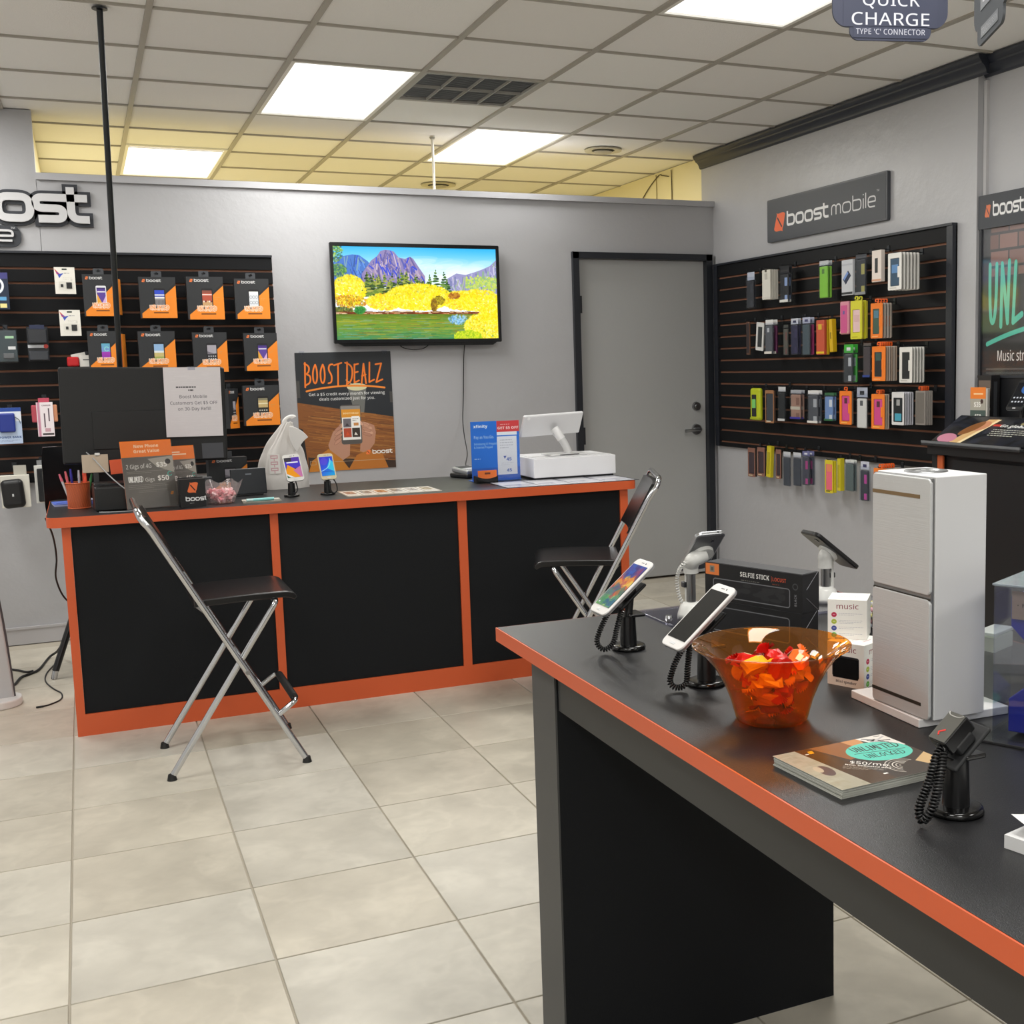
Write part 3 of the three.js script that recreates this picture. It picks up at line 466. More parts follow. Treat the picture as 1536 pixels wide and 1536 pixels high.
// ------------------------------------------------------------------ wall letters over the left board
{
  const t = thing('sign_letters', 'white cut-out letters on dark backing, at the left edge above the slatted board', 'sign', [0, 0, BACK + 0.001]);
  const face = M('#c6c6c8', 0.5), back = M('#2c2f36', 0.5), X = 0.110, base = 2.257;
  const g = { o: -0.326, o2: -0.54, b: -0.75 };
  const add = (pts, closed, wd, mrg, nm) => {
    part(t, nm + '_backing', extrude(stroke(pts, wd + mrg * 2, closed, mrg), 0.018), back);
    part(t, nm, extrude(stroke(pts, wd, closed), 0.016, 0.0008).translate(0, 0, 0.0195), face);
  };
  const ring = (x, w, y = base, h = X) => rounded([[x, y, 0.05], [x + w, y, 0.05], [x + w, y + h, 0.05], [x, y + h, 0.05]], true);
  add(ring(g.o, 0.149), true, 0.038, 0.018, 'letter'); add(ring(g.o2, 0.149), true, 0.038, 0.018, 'letter');
  add(rounded([[-0.0, base + X], [-0.149, base + X, 0.03], [-0.149, base + X / 2, 0.03], [-0.022, base + X / 2, 0.03], [-0.022, base, 0.03], [-0.14, base]]), false, 0.038, 0.018, 'letter');
  add(rounded([[0.0174, base + 0.166], [0.0174, base, 0.045], [0.103, base]]), false, 0.038, 0.018, 'letter'); add([[0.0, base + X], [0.097, base + X]], false, 0.038, 0.018, 'letter');
  const e = rounded([[-0.345, 2.165], [-0.268, 2.165, 0.004], [-0.268, 2.192, 0.024], [-0.345, 2.192, 0.026], [-0.345, 2.14, 0.026], [-0.272, 2.14]]);
  part(t, 'small_letter_backing', extrude(roundRect(0.3, 0.11, 0.045, -0.53, 2.11), 0.018), back); part(t, 'small_letter', extrude(stroke(e, 0.01), 0.014, 0.0006).translate(0, 0, 0.0195), face);
  const tm = sheet.cell(64, 40, (q, W, H) => { fill(q, '#2c2f36', 0, 0, W, H); text(q, 'TM', 8, 30, 26, '#d0d0d0'); });
  printPart(t, 'mark', 0.034, 0.02, 0.002, tm, back, [-0.262, 2.207, 0.0212]);
}

// ------------------------------------------------------------------ goods on the left board
const hookM = M('#3a3c40', 0.3, { metalness: 0.8 });
function pegHook(board, x, y, len, worldPos) {       // x, y in the board's own frame
  const h = part(board, 'peg_hook', merge([rod([0, 0, 0], [0, -0.002, len], 0.0022, 8), rod([0, -0.002, len], [0, 0.006, len + 0.004], 0.0022, 8), shift(box(0.022, 0.03, 0.003), 0, 0.004, 0.0015)]), hookM, [x, y, 0.0225]); return h;
}
function hookAt(board, wx, wy, wz, tip) {            // tip: distance of the hook's end from the board's plane
  const p = board.worldToLocal(new THREE.Vector3(wx, wy, wz)); pegHook(board, p.x, p.y, tip - 0.0225);
}
scene.updateMatrixWorld(true);
function phoneBoxPrint(screen, light, seed) {
  return sheet.cell(160, 190, (g, W, H) => {
    const r = rngOf(seed); fill(g, '#282a2d', 0, 0, W, H); poly(g, '#f08a22', [[W, 34], [W, H], [8, H], [8, 168], [70, 118]]); poly(g, '#1c1e20', [[W, 24], [W, 38], [96, 96], [100, 84]]);
    brand(g, 14, 22, 8, '#d9d9d9', 0.36);
    const px = 62, py = 52, pw = 50, ph = 92; g.fillStyle = light ? '#e4e4e6' : '#141416'; g.beginPath(); g.roundRect(px, py, pw, ph, 6); g.fill(); screen(g, px + 4, py + 9, pw - 8, ph - 18, r);
    g.strokeStyle = '#fbe9da'; g.lineWidth = 7; scrawl(g, 'UNLIMTED', 42, 130, 82, 22, 6, '#fbe3d0', 0.6); scrawl(g, 'UNLIMTED', 42, 131, 82, 20, 2, '#e8843a', 0.6);
    fill(g, '#7a4410', 58, 162, 64, 6); greek(g, 120, 92, 24, 2, 8, '#c9a070', 1.5, seed);
  });
}
const scr = {
  purpleGold: (g, x, y, w, h) => { fill(g, '#5b3f9a', x, y, w, h); poly(g, '#e8a838', [[x, y + h * 0.35], [x + w * 0.6, y + h], [x, y + h]]); poly(g, '#d8b0e0', [[x + w, y + h * 0.5], [x + w, y + h], [x + w * 0.5, y + h]]); fill(g, '#f2f2f2', x + 2, y + h * 0.22, w - 4, 5); fill(g, '#3a2a70', x, y, w, 8); },
  blueRoad: (g, x, y, w, h) => { fill(g, '#2f4cc8', x, y, w, h * 0.4); fill(g, '#e8e8ee', x, y + h * 0.26, w, 6); fill(g, '#8e8c90', x, y + h * 0.4, w, h * 0.6); fill(g, '#f0f0f0', x, y + h * 0.42, w, 7); for (let k = 0; k < 7; k++) fill(g, '#6a6668', x + k * 6, y + h * 0.62, 4, h * 0.3); },
  red: (g, x, y, w, h) => { fill(g, '#b5503a', x, y, w, h); fill(g, '#f2dcd4', x, y + h * 0.22, w, 5); fill(g, '#8a4a3c', x, y, w, 12); fill(g, '#c9a070', x, y + h * 0.7, w, h * 0.3); for (let k = 0; k < 5; k++) { g.fillStyle = ['#e8e0d0', '#7a2a1c', '#d8b888'][k % 3]; g.beginPath(); g.arc(x + 6 + k * 8, y + h * 0.66, 4, 0, 7); g.fill(); } },
  pale: (g, x, y, w, h) => { fill(g, '#dcdfe4', x, y, w, h); fill(g, '#f4f4f4', x, y, w, 14); for (let k = 0; k < 6; k++) { g.strokeStyle = '#9aa0a8'; g.lineWidth = 2; g.beginPath(); g.arc(x + 8 + (k % 3) * 13, y + 26 + Math.floor(k / 3) * 26, 6, 0, 7); g.stroke(); } },
  violet: (g, x, y, w, h) => { const q = g.createLinearGradient(0, y, 0, y + h); q.addColorStop(0, '#5fb0c8'); q.addColorStop(0.55, '#7d8fd0'); q.addColorStop(0.56, '#a838b8'); q.addColorStop(1, '#8a2aa8'); g.fillStyle = q; g.fillRect(x, y, w, h); g.strokeStyle = '#88e0d0'; g.lineWidth = 4; g.beginPath(); g.arc(x + w * 0.6, y + h * 0.36, 10, 0.5, 6); g.stroke(); },
  field: (g, x, y, w, h) => { fill(g, '#8fb4dc', x, y, w, h); fill(g, '#dfe6ea', x, y + h * 0.42, w, 10); fill(g, '#c8b878', x, y + h * 0.55, w, h * 0.45); fill(g, '#9aa858', x, y + h * 0.8, w, h * 0.2); },
  grey: (g, x, y, w, h) => { fill(g, '#a8a4ae', x, y, w, h * 0.55); poly(g, '#77737c', [[x, y + h * 0.4], [x + w, y + h * 0.6], [x, y + h * 0.6]]); fill(g, '#2a2a2e', x, y + h * 0.58, w, h * 0.42); for (let k = 0; k < 8; k++) fill(g, '#c8c8cc', x + 3 + (k % 4) * 10, y + h * (0.68 + Math.floor(k / 4) * 0.16), 6, 5); },
  golden: (g, x, y, w, h) => { fill(g, '#c8b07a', x, y, w, h * 0.6); fill(g, '#8a8468', x, y, w, 10); fill(g, '#e6dcb8', x, y + h * 0.3, w, 6); fill(g, '#22221f', x, y + h * 0.62, w, h * 0.38); for (let k = 0; k < 4; k++) fill(g, '#dcd8cc', x + 3 + k * 10, y + h * 0.74, 6, 5); },
};
{
  const side = M('#2b2d30', 0.45), orangeSide = M('#d67d24', 0.5), tabM = M('#43464b', 0.35);
  const list = [
    [0.123, 1.854, 0.159, 0.217, 'purpleGold', 1, 'boxed phone with a white handset and purple screen, top row beside the black post'],
    [0.407, 1.843, 0.184, 0.217, 'blueRoad', 0, 'boxed phone with a blue and grey screen, top row of the left board'],
    [0.648, 1.841, 0.189, 0.23, 'red', 0, 'boxed phone with a rusty red screen, top row of the left board'],
    [0.893, 1.838, 0.183, 0.22, 'pale', 0, 'boxed phone with a pale white screen, right end of the top row'],
    [0.125, 1.565, 0.157, 0.204, 'violet', 0, 'boxed phone with a turquoise and violet screen, just over the monitor'],
    [0.385, 1.557, 0.185, 0.214, 'field', 0, 'boxed phone with a blue sky and yellow field on its screen'],
    [0.656, 1.548, 0.178, 0.216, 'grey', 0, 'boxed phone with a plain grey screen, second row above the white paper'],
    [0.923, 1.546, 0.179, 0.208, 'purpleGold', 0, 'boxed phone with a dark handset and purple gold screen, end of second row'],
    [0.908, 1.249, 0.194, 0.223, 'golden', 0, 'boxed phone alone in the third row, right of the monitor'],
  ];
  list.forEach(([x, y, w, h, s, light, say], i) => {
    const t = thing('phone_box', say, 'phone box', [x, y, -7.0525], (i * 7 % 3 - 1) * 0.02), cell = phoneBoxPrint(scr[s], light, 40 + i);
    const d = 0.045; printPart(t, 'carton', w, h, d, cell, side, [0, 0, 0]).material = [orangeSide, side, side, orangeSide, 'print', side];
    const tab = roundRect(0.052, 0.034, 0.006); const hole = new THREE.Path(); hole.absellipse(0, 0.004, 0.012, 0.006, 0, 2 * PI); tab.holes.push(hole); part(t, 'hang_tab', extrude(tab, 0.002), tabM, [0, h / 2 + 0.016, -0.012]);
    hookAt(leftBoard, x, y + h / 2 + 0.0205, -7.05, 0.165);
  });
  // boxes of which only an edge shows
  for (const [x, y, h, say] of [[0.213, 1.848, 0.19, 'boxed phone showing only an orange edge right of the black post, top row'], [0.218, 1.562, 0.18, 'boxed phone showing only an orange edge right of the black post, second row']]) {
    const t = thing('phone_box', say, 'phone box', [x, y, -7.085], 1.25); part(t, 'carton', rbox(0.06, h, 0.014, 0.002), orangeSide, [0, 0, 0]); part(t, 'back_card', box(0.064, h + 0.02, 0.003), side, [0, 0.004, -0.0087]);
  }
  { const t = thing('phone_box', 'boxed phone turned edge-on between the monitor and the last box', 'phone box', [0.752, 1.236, -7.06], 0.75), cell = phoneBoxPrint(scr.grey, 0, 71); printPart(t, 'carton', 0.08, 0.221, 0.03, cell, side).material = [orangeSide, side, side, orangeSide, 'print', side]; hookAt(leftBoard, 0.752, 1.236 + 0.118, -7.05, 0.13); }
  // two memory cards
  const memCell = sheet.cell(110, 150, (g, W, H) => { fill(g, '#e9e6dd', 0, 0, W, H); poly(g, '#d2452c', [[2, 8], [22, 30], [34, 44], [14, 40]]); poly(g, '#3a52b8', [[18, 40], [50, 34], [36, 48], [26, 62]]); poly(g, '#7a3a9a', [[8, 22], [30, 36], [16, 38]]); greek(g, 52, 34, 46, 1, 8, '#6a6a78', 3, 3); greek(g, 44, 60, 50, 2, 9, '#c9c5ba', 2, 4); text(g, '32', 84, 74, 10, '#9a968a'); fill(g, '#e3dfd3', 6, 84, W - 12, 2); fill(g, '#1c2a24', 42, 8, 26, 8); });
  for (const [x, y, w, h, say] of [[-0.038, 1.928, 0.097, 0.137, 'white card with a memory chip, upper of two hung left of the boxed phones'], [-0.029, 1.71, 0.099, 0.134, 'white card with a memory chip, lower of two hung left of the boxed phones']]) {
    const t = thing('memory_card_pack', say, 'memory card', [x, y, -7.03], 0.03);
    printPart(t, 'card', w, h, 0.004, memCell, M('#e4e0d6', 0.5)); part(t, 'adapter', rbox(0.026, 0.032, 0.003, 0.001), black, [0.018, -0.025, 0.0036]); part(t, 'chip', box(0.012, 0.015, 0.002), black, [-0.016, -0.026, 0.003]);
    part(t, 'clear_shell', rbox(0.07, 0.05, 0.008, 0.003), clear, [0.002, -0.026, 0.0064]); hookAt(leftBoard, x, y + h / 2 - 0.01, -7.03, 0.165);
  }
  { const t = thing('tag_card', 'white tag card with a red reel, just over the monitor', 'tag', [0.0, 1.512, -7.06], 0.04); part(t, 'card', rbox(0.066, 0.06, 0.003, 0.001), M('#e4e2dc', 0.5), [0.034, 0, 0]); part(t, 'second_card', rbox(0.07, 0.05, 0.003, 0.001), M('#d8d6cf', 0.5), [0.0, 0.016, -0.006], [0, 0, 0.2]); part(t, 'reel', rbox(0.058, 0.05, 0.018, 0.012), M('#b8181e', 0.35), [-0.03, -0.003, 0.004]); part(t, 'print_line', box(0.036, 0.004, 0.0008), charcoal, [0.036, 0.006, 0.002]); hookAt(leftBoard, 0.034, 1.545, -7.06, 0.13); }
  { const t = thing('blister_pack', 'dark blister pack with a white strip and red button, left part of the board', 'accessory', [-0.188, 1.603, -7.045], 0.02); part(t, 'card', rbox(0.1, 0.178, 0.006, 0.002), M('#16181d', 0.4)); part(t, 'blister', rbox(0.09, 0.075, 0.03, 0.006), M('#2a2c31', 0.18), [0, 0.04, 0.016]); part(t, 'label_strip', box(0.08, 0.016, 0.001), M('#cfd2d6', 0.4), [-0.008, -0.012, 0.0036]); part(t, 'seal', cyl(0.011, 0.011, 0.002, 24).rotateX(PI / 2), M('#b83328', 0.4), [0.036, -0.012, 0.0042]); part(t, 'lower_shell', rbox(0.092, 0.05, 0.02, 0.006), M('#33363c', 0.2), [0, -0.06, 0.012]); part(t, 'hang_tab', rbox(0.07, 0.024, 0.003, 0.001), M('#222a48', 0.4), [0, 0.086, 0.004]); hookAt(leftBoard, -0.188, 1.69, -7.045, 0.15); }
  { const t = thing('clamshell_pack', 'clear clamshell pack with a teal card, cut by the left edge in the second row', 'accessory', [-0.34, 1.594, -7.04], 0); part(t, 'card', rbox(0.11, 0.16, 0.004, 0.002), M('#1c3038', 0.4)); part(t, 'label_strip', box(0.034, 0.016, 0.001), M('#d8dadc', 0.4), [0.03, -0.01, 0.0026]); part(t, 'accent', box(0.04, 0.012, 0.001), M('#9cc8a0', 0.4), [0.022, 0.045, 0.0026]); part(t, 'shell', rbox(0.122, 0.174, 0.03, 0.01), clear, [0, 0, 0.008]); part(t, 'plug', rbox(0.05, 0.026, 0.014, 0.004), M('#55585c', 0.3), [0.014, -0.05, 0.009]); hookAt(leftBoard, -0.34, 1.688, -7.04, 0.15); }
  { const t = thing('headphone_pack', 'dark blue pack with a white cord print at the left edge, top row', 'accessory', [-0.36, 1.873, -7.04], 0); const c = sheet.cell(90, 140, (g, W, H) => { fill(g, '#14243c', 0, 0, W, H); fill(g, '#3a3a78', 0, 0, W, 24); g.strokeStyle = '#dfe4ea'; g.lineWidth = 9; g.beginPath(); g.arc(40, 50, 30, -1.2, 1.3); g.stroke(); fill(g, '#5a9ac8', 50, 92, 30, 14); fill(g, '#e8d890', 56, 118, 24, 16); }); printPart(t, 'carton', 0.115, 0.185, 0.03, c, M('#14243c', 0.4)); part(t, 'hang_tab', box(0.05, 0.02, 0.002), tabM, [0, 0.1, 0]); hookAt(leftBoard, -0.36, 1.978, -7.04, 0.15); }
  { const t = thing('power_bank_pack', 'blue and white card with a blue power bank, at the left edge', 'accessory', [-0.35, 1.185, -7.03], 0); const c = sheet.cell(130, 220, (g, W, H) => { fill(g, '#b9cbe6', 0, 0, W, H); fill(g, '#e8eef6', 0, 24, W, 60); fill(g, '#22489c', 0, 0, W, 24); text(g, 'POWER BANK', 6, 186, 17, '#26407c', { weight: 'bold', wide: 118 }); greek(g, 10, 198, 110, 2, 8, '#6a7ca8', 2, 6); }); printPart(t, 'card', 0.112, 0.186, 0.005, c, M('#c9d4e6', 0.5)); part(t, 'power_bank', rbox(0.074, 0.098, 0.016, 0.01, 3), M('#20348c', 0.35), [-0.01, 0.016, 0.0105]); part(t, 'lanyard', tube([[0.02, 0.05, 0.006], [0.045, 0.03, 0.006], [0.05, 0.01, 0.006]], 0.0016, 12, 6), black); hookAt(leftBoard, -0.35, 1.272, -7.03, 0.165); }
  { const t = thing('charger_pack', 'pink and white charger pack hung beside the monitor', 'accessory', [-0.184, 1.212, -7.04], 0); const c = sheet.cell(90, 190, (g, W, H) => { fill(g, '#e6d3da', 0, 0, W, H); fill(g, '#c889a0', 6, 0, 12, H); fill(g, '#f0e6ea', 22, 0, W - 22, H); fill(g, '#5a4a55', 38, 62, 7, 78); fill(g, '#5a4a55', 62, 34, 7, 72); text(g, 'CHARGER', 30, 22, 11, '#6a4a58', { weight: 'bold', wide: 48 }); fill(g, '#3c3638', 26, 172, 60, 10); fill(g, '#caa0ac', 40, 144, 30, 20); }); printPart(t, 'carton', 0.078, 0.178, 0.02, c, M('#dcc6ce', 0.5), [0.002, 0, 0]); part(t, 'wing', rbox(0.03, 0.09, 0.018, 0.006), M('#b84a58', 0.4), [-0.046, 0.03, -0.006]); part(t, 'wing', rbox(0.022, 0.09, 0.018, 0.006), M('#d2906c', 0.4), [0.05, 0.03, -0.006]); part(t, 'hang_tab', rbox(0.052, 0.022, 0.003, 0.001), M('#c04a60', 0.35), [0, 0.1, 0]); hookAt(leftBoard, -0.184, 1.32, -7.04, 0.15); }
  { const t = thing('speaker_pack', 'black rounded speaker in a white carton, hung lowest at the left edge', 'accessory', [-0.352, 0.842, -7.06], 0); part(t, 'carton', rbox(0.135, 0.17, 0.04, 0.003), M('#dedbd0', 0.5), [0.003, 0, 0]); const s = rbox(0.105, 0.15, 0.05, 0.024, 4); part(t, 'speaker', s, M('#141416', 0.45), [-0.008, -0.01, 0.03], [0, 0, 0.06]); part(t, 'emblem', box(0.008, 0.014, 0.001), M('#c8cacc', 0.3), [-0.008, -0.016, 0.0555]); part(t, 'hang_tab', rbox(0.06, 0.05, 0.002, 0.001), M('#b9b6ac', 0.4), [0.03, 0.11, 0]); hookAt(leftBoard, -0.352, 0.967, -7.06, 0.13); }
  { const t = thing('case_pack', 'black case in a white tray, hung low left of the leather chair', 'accessory', [-0.222, 0.87, -7.08], 0.06); part(t, 'tray', rbox(0.07, 0.2, 0.016, 0.003), M('#d8d8d4', 0.5)); part(t, 'case', rbox(0.054, 0.176, 0.014, 0.006), M('#1c1e20', 0.35), [0.004, -0.004, 0.012]); part(t, 'hang_tab', rbox(0.04, 0.03, 0.002, 0.001), M('#8a8c8e', 0.3), [0, 0.112, 0]); hookAt(leftBoard, -0.222, 0.99, -7.08, 0.11); }
}

// ------------------------------------------------------------------ things on and behind the counter
{
  // monitor seen from behind, a paper taped to it
  const t = thing('monitor', 'large black monitor seen from behind on the counter, a white paper taped on', 'monitor', [0.24, CT, -5.575], 0.02);
  const b = M('#121315', 0.55), W = 0.655, H = 0.405, cy = 0.375;
  part(t, 'back_shell', rbox(W, H, 0.035, 0.01, 3), b, [0, cy, 0], [0.0, 0, -0.02]); part(t, 'rear_hump', rbox(0.3, 0.16, 0.008, 0.003, 2), b, [-0.06, cy - 0.06, 0.0175]);
  part(t, 'neck', rbox(0.09, 0.24, 0.03, 0.006), b, [0.0, 0.125, 0.012]); part(t, 'foot', rbox(0.24, 0.014, 0.16, 0.005), b, [0.0, 0.007, -0.03]);
  part(t, 'rating_label', rbox(0.088, 0.066, 0.0012, 0.0004), M('#4a4c52', 0.35), [0.262, cy - 0.165, 0.018]);
  const c = sheet.cell(300, 400, (g, Wd, Hd) => { const r = rngOf(3); fill(g, '#dad5d8', 0, 0, Wd, Hd); for (let i = 0; i < 500; i++) { g.fillStyle = `rgba(${r() < 0.5 ? '255,255,255' : '190,184,190'},0.05)`; g.fillRect(r() * Wd, r() * Hd, 20 + r() * 40, 3); } greek(g, 62, 114, 176, 1, 10, '#4a484c', 8, 2); greek(g, 126, 132, 46, 1, 10, '#4a484c', 8, 9); text(g, 'Boost Mobile', 150, 178, 25, '#55525a', { align: 'center' }); text(g, 'Customers Get $5 OFF', 152, 214, 25, '#55525a', { align: 'center' }); text(g, 'on 30-Day Refill', 154, 248, 25, '#55525a', { align: 'center' }); });
  const n = thing('notice', 'white paper notice with centred print, stuck to the back of the monitor', 'paper', [0.435, 1.311, -5.55], 0.02); printPart(n, 'sheet', 0.232, 0.298, 0.001, c, M('#e6e2e4', 0.6), [0, 0, 0], [0, 0, -0.012]); part(n, 'tape', box(0.03, 0.016, 0.0006), clearDull, [0, 0.145, 0.0009]);
}
{
  // pen cup and pens
  const C = [-0.042, CT, -5.5], t = thing('pen_cup', 'orange wire mesh pen cup at the left end of the counter', 'pen cup', C), m = M('#d8683a', 0.4);
  part(t, 'mesh_wall', new THREE.CylinderGeometry(0.046, 0.042, 0.104, 40, 1, true).translate(0, 0.054, 0), M('#b85a35', 0.5, { side: THREE.DoubleSide }));
  const wires = []; for (let k = 0; k < 30; k++) { const a = k / 30 * 2 * PI; wires.push(rod([Math.cos(a) * 0.0432, 0.003, Math.sin(a) * 0.0432], [Math.cos(a + 0.5) * 0.0468, 0.104, Math.sin(a + 0.5) * 0.0468], 0.0006, 4)); } part(t, 'mesh_wires', merge(wires), m).userData.kind = 'stuff';
  part(t, 'rim', new THREE.TorusGeometry(0.0465, 0.0022, 8, 40).rotateX(PI / 2), m, [0, 0.106, 0]); part(t, 'base_ring', new THREE.TorusGeometry(0.0425, 0.0022, 8, 40).rotateX(PI / 2), m, [0, 0.0024, 0]); part(t, 'base', cyl(0.042, 0.042, 0.002, 32), m, [0, 0.0015, 0]);
  const pen = (say, c, a, lean, len, cap) => { const p = thing('pen', say, 'pen', [C[0] + Math.cos(a) * 0.026, CT + 0.006, C[2] + Math.sin(a) * 0.022]); p.rotation.set(Math.sin(a) * lean, 0, -Math.cos(a) * lean); part(p, 'barrel', shift(cyl(0.0048, 0.0048, len - 0.02, 12), 0, len / 2), M(c, 0.35)); part(p, 'cap', shift(cyl(0.0036, 0.0058, 0.032, 12), 0, len - 0.006), M(cap ?? c, 0.35)); part(p, 'tip', shift(cyl(0.0046, 0.0012, 0.01, 10), 0, 0.005), steel); };
  pen('white pen with a pink cap leaning left out of the pen cup', '#c9c9cc', 3.1, 0.28, 0.135, '#d86a80'); pen('rose red marker in the left half of the pen cup', '#d0606a', 2.7, 0.14, 0.142); pen('dark blue marker upright in the pen cup', '#2c2a9a', 4.0, 0.06, 0.147); pen('pale grey pen in the middle of the pen cup', '#b9bac8', 4.9, 0.08, 0.14); pen('tall bright orange marker in the right half of the pen cup', '#f0563a', 5.6, 0.05, 0.152); pen('short orange highlighter at the front of the pen cup', '#ee5a3e', 0.6, 0.1, 0.13); pen('green pen leaning right out of the pen cup', '#3f8a50', 0.1, 0.22, 0.128);
}
{
  const p = thing('notepad', 'flat blue notepad lying left of the pen cup', 'notepad', [-0.09, CT, -5.68], 0.1); part(p, 'pages', rbox(0.11, 0.008, 0.14, 0.001), M('#a8b0d8', 0.6), [0, 0.004, 0]); part(p, 'cover', rbox(0.112, 0.002, 0.142, 0.0005), M('#4a62b8', 0.45), [0, 0.009, 0]); part(p, 'pen_line', box(0.1, 0.0008, 0.006), M('#22284a', 0.5), [0, 0.0104, 0.02], [0, 0.5, 0]);
  const d = thing('card_tin', 'small blue and white tin behind the pen cup', 'tin', [0.03, CT, -5.62], 0.2); part(d, 'tin_body', rbox(0.045, 0.018, 0.03, 0.003), M('#3c55b0', 0.35), [0, 0.009, 0]); part(d, 'tin_lid', rbox(0.047, 0.008, 0.032, 0.002), M('#c9cede', 0.35), [0, 0.022, 0]);
  const r = thing('receipt_printer', 'black receipt printer behind the price card holder', 'printer', [0.078, CT, -5.36], 0.06);
  part(r, 'printer_body', rbox(0.13, 0.1, 0.15, 0.008, 2), M('#141517', 0.35), [0, 0.05, 0]); part(r, 'printer_lid', rbox(0.126, 0.014, 0.11, 0.005), M('#1e1f22', 0.25), [0, 0.104, -0.02]); part(r, 'paper_slot', box(0.09, 0.004, 0.01), gloss, [0, 0.102, 0.05]);
  const q = thing('paper_pad', 'beige square note pad standing tilted behind the pens', 'pad', [0.03, 1.07, -5.475], 0.05); q.rotation.x = -0.2; part(q, 'pad_sheet', rbox(0.1, 0.075, 0.006, 0.001), M('#b8a894', 0.6)); part(q, 'pad_clip', rbox(0.02, 0.012, 0.012, 0.003), M('#d8d8d4', 0.4), [0.01, 0.038, 0.003]); part(q, 'pad_stand', box(0.02, 0.15, 0.004), black, [0, -0.098, -0.003], [0, 0, 0]);
  const o = thing('orange_folder', 'orange folder lying slanted behind the price card holder', 'folder', [0.15, 1.055, -5.47], 0); o.rotation.set(-0.12, 0, 0.05); part(o, 'folder_cover', rbox(0.13, 0.06, 0.006, 0.001), M('#d8562a', 0.45)); part(o, 'folder_pages', rbox(0.126, 0.056, 0.004, 0.001), offWhite, [0, -0.002, -0.005]); part(o, 'folder_prop', box(0.02, 0.14, 0.004), black, [0.03, -0.1, -0.004], [0, 0, 0]);
  solo('cable', 'thin pale cable hanging from the monitor to the counter behind the card holder', 'cable', tube([[-0.0, 1.115, -5.53], [0.03, 1.085, -5.46], [0.075, 1.03, -5.36], [0.115, 0.99, -5.29], [0.16, 0.95, -5.27], [0.2, 0.895, -5.3]], 0.0026, 40, 6), M('#9a9c9e', 0.4));
  solo('cable', 'thin pale cable lying on the counter at the foot of the card holder', 'cable', tube([[0.03, CT + 0.003, -5.24], [0.08, CT + 0.0028, -5.22], [0.14, CT + 0.0028, -5.215], [0.2, CT + 0.003, -5.24]], 0.0022, 24, 6), M('#9a9c9e', 0.4));
}
{
  // acrylic holders with price cards
  const card = (head) => sheet.cell(300, 400, (g, W, H) => { const q = g.createLinearGradient(0, 90, W, H); q.addColorStop(0, '#55504c'); q.addColorStop(0.5, '#6a655f'); q.addColorStop(1, '#5c5854'); g.fillStyle = q; g.fillRect(0, 0, W, H); fill(g, '#ec7a26', 0, 0, W, 96); poly(g, '#a09a90', [[150, 110], [W, 100], [W, 200], [200, 160]]);
    if (head) { text(g, 'New Phone', 150, 42, 27, '#f8d8b8', { weight: 'bold', align: 'center' }); text(g, 'Great Value', 150, 72, 27, '#f8d8b8', { weight: 'bold', align: 'center' }); } else { fill(g, '#f8d8b8', 60, 40, 100, 8); fill(g, '#f8d8b8', 40, 56, 180, 8); }
    text(g, '2 Gigs of 4G', 20, 164, 34, '#d8d4ce', { wide: 150 }); text(g, '$35', 196, 162, 40, '#e6e2dc', { weight: 'bold' }); g.fillStyle = '#2e2b29'; g.beginPath(); g.arc(268, 132, 16, 0, 7); g.fill(); greek(g, 22, 182, 240, 2, 9, '#a8a29a', 1.5, 2);
    scrawl(g, 'UNLIMTED', 26, 210, 84, 34, 4, '#eceae6', 0.6); text(g, 'Gigs', 122, 244, 30, '#d8d4ce'); text(g, '$50', 196, 244, 42, '#e6e2dc', { weight: 'bold' }); g.strokeStyle = '#48b8a4'; g.lineWidth = 4; g.beginPath(); g.arc(272, 206, 12, 0.4, 5.6); g.stroke(); greek(g, 22, 262, 250, 3, 10, '#a8a29a', 1.5, 8); greek(g, 80, 296, 170, 2, 9, '#948e86', 1.5, 4); mark(g, 262, 312, 20, '#c07a3c', '#55504c'); });
  const c1 = card(true), c2 = card(false);
  const holder = (say, pos, turn, w, h, cell, tilt) => { const t = thing('price_card_holder', say, 'card holder', pos, turn), k = new THREE.Group(); k.name = 'tilted_front'; k.rotation.x = -tilt; t.add(k); printPart(k, 'price_card', w, h, 0.002, cell, M('#d8702a', 0.5), [0, h / 2 + 0.006, 0], [0, 0, 0], 'gloss'); part(k, 'acrylic_pane', box(w + 0.006, h, 0.002), clear, [0, h / 2 + 0.003, 0.003]); part(t, 'foot_plate', rbox(w, 0.003, 0.07, 0.001), clear, [0, 0.0015, -0.04]); return t; };
  holder('orange and grey price card standing at the counter edge, larger and in front', [0.232, CT, -5.275], 0.3, 0.205, 0.275, c1, 0.14);
  holder('orange and grey price card standing behind the larger one, right', [0.362, CT, -5.4], 0.3, 0.13, 0.24, c2, 0.14);
  const bx = sheet.cell(120, 130, (g, W, H) => { fill(g, '#101012', 0, 0, W, H); mark(g, 34, 14, 52, '#e8703a', '#141416'); word(g, 'boost', 26, 100, 13, 5, '#e8e8e8'); greek(g, 42, 112, 34, 1, 5, '#b8b8b8', 2, 3); });
  const t = thing('leaflet_box', 'small black leaflet box with an orange emblem and white word', 'box', [0.384, CT, -5.275], 0.1); printPart(t, 'carton', 0.1, 0.115, 0.05, bx, black, [0, 0.0575, 0]); part(t, 'cardboard_lip', box(0.1, 0.004, 0.003), matBlack, [0, 0.117, -0.024]);
}
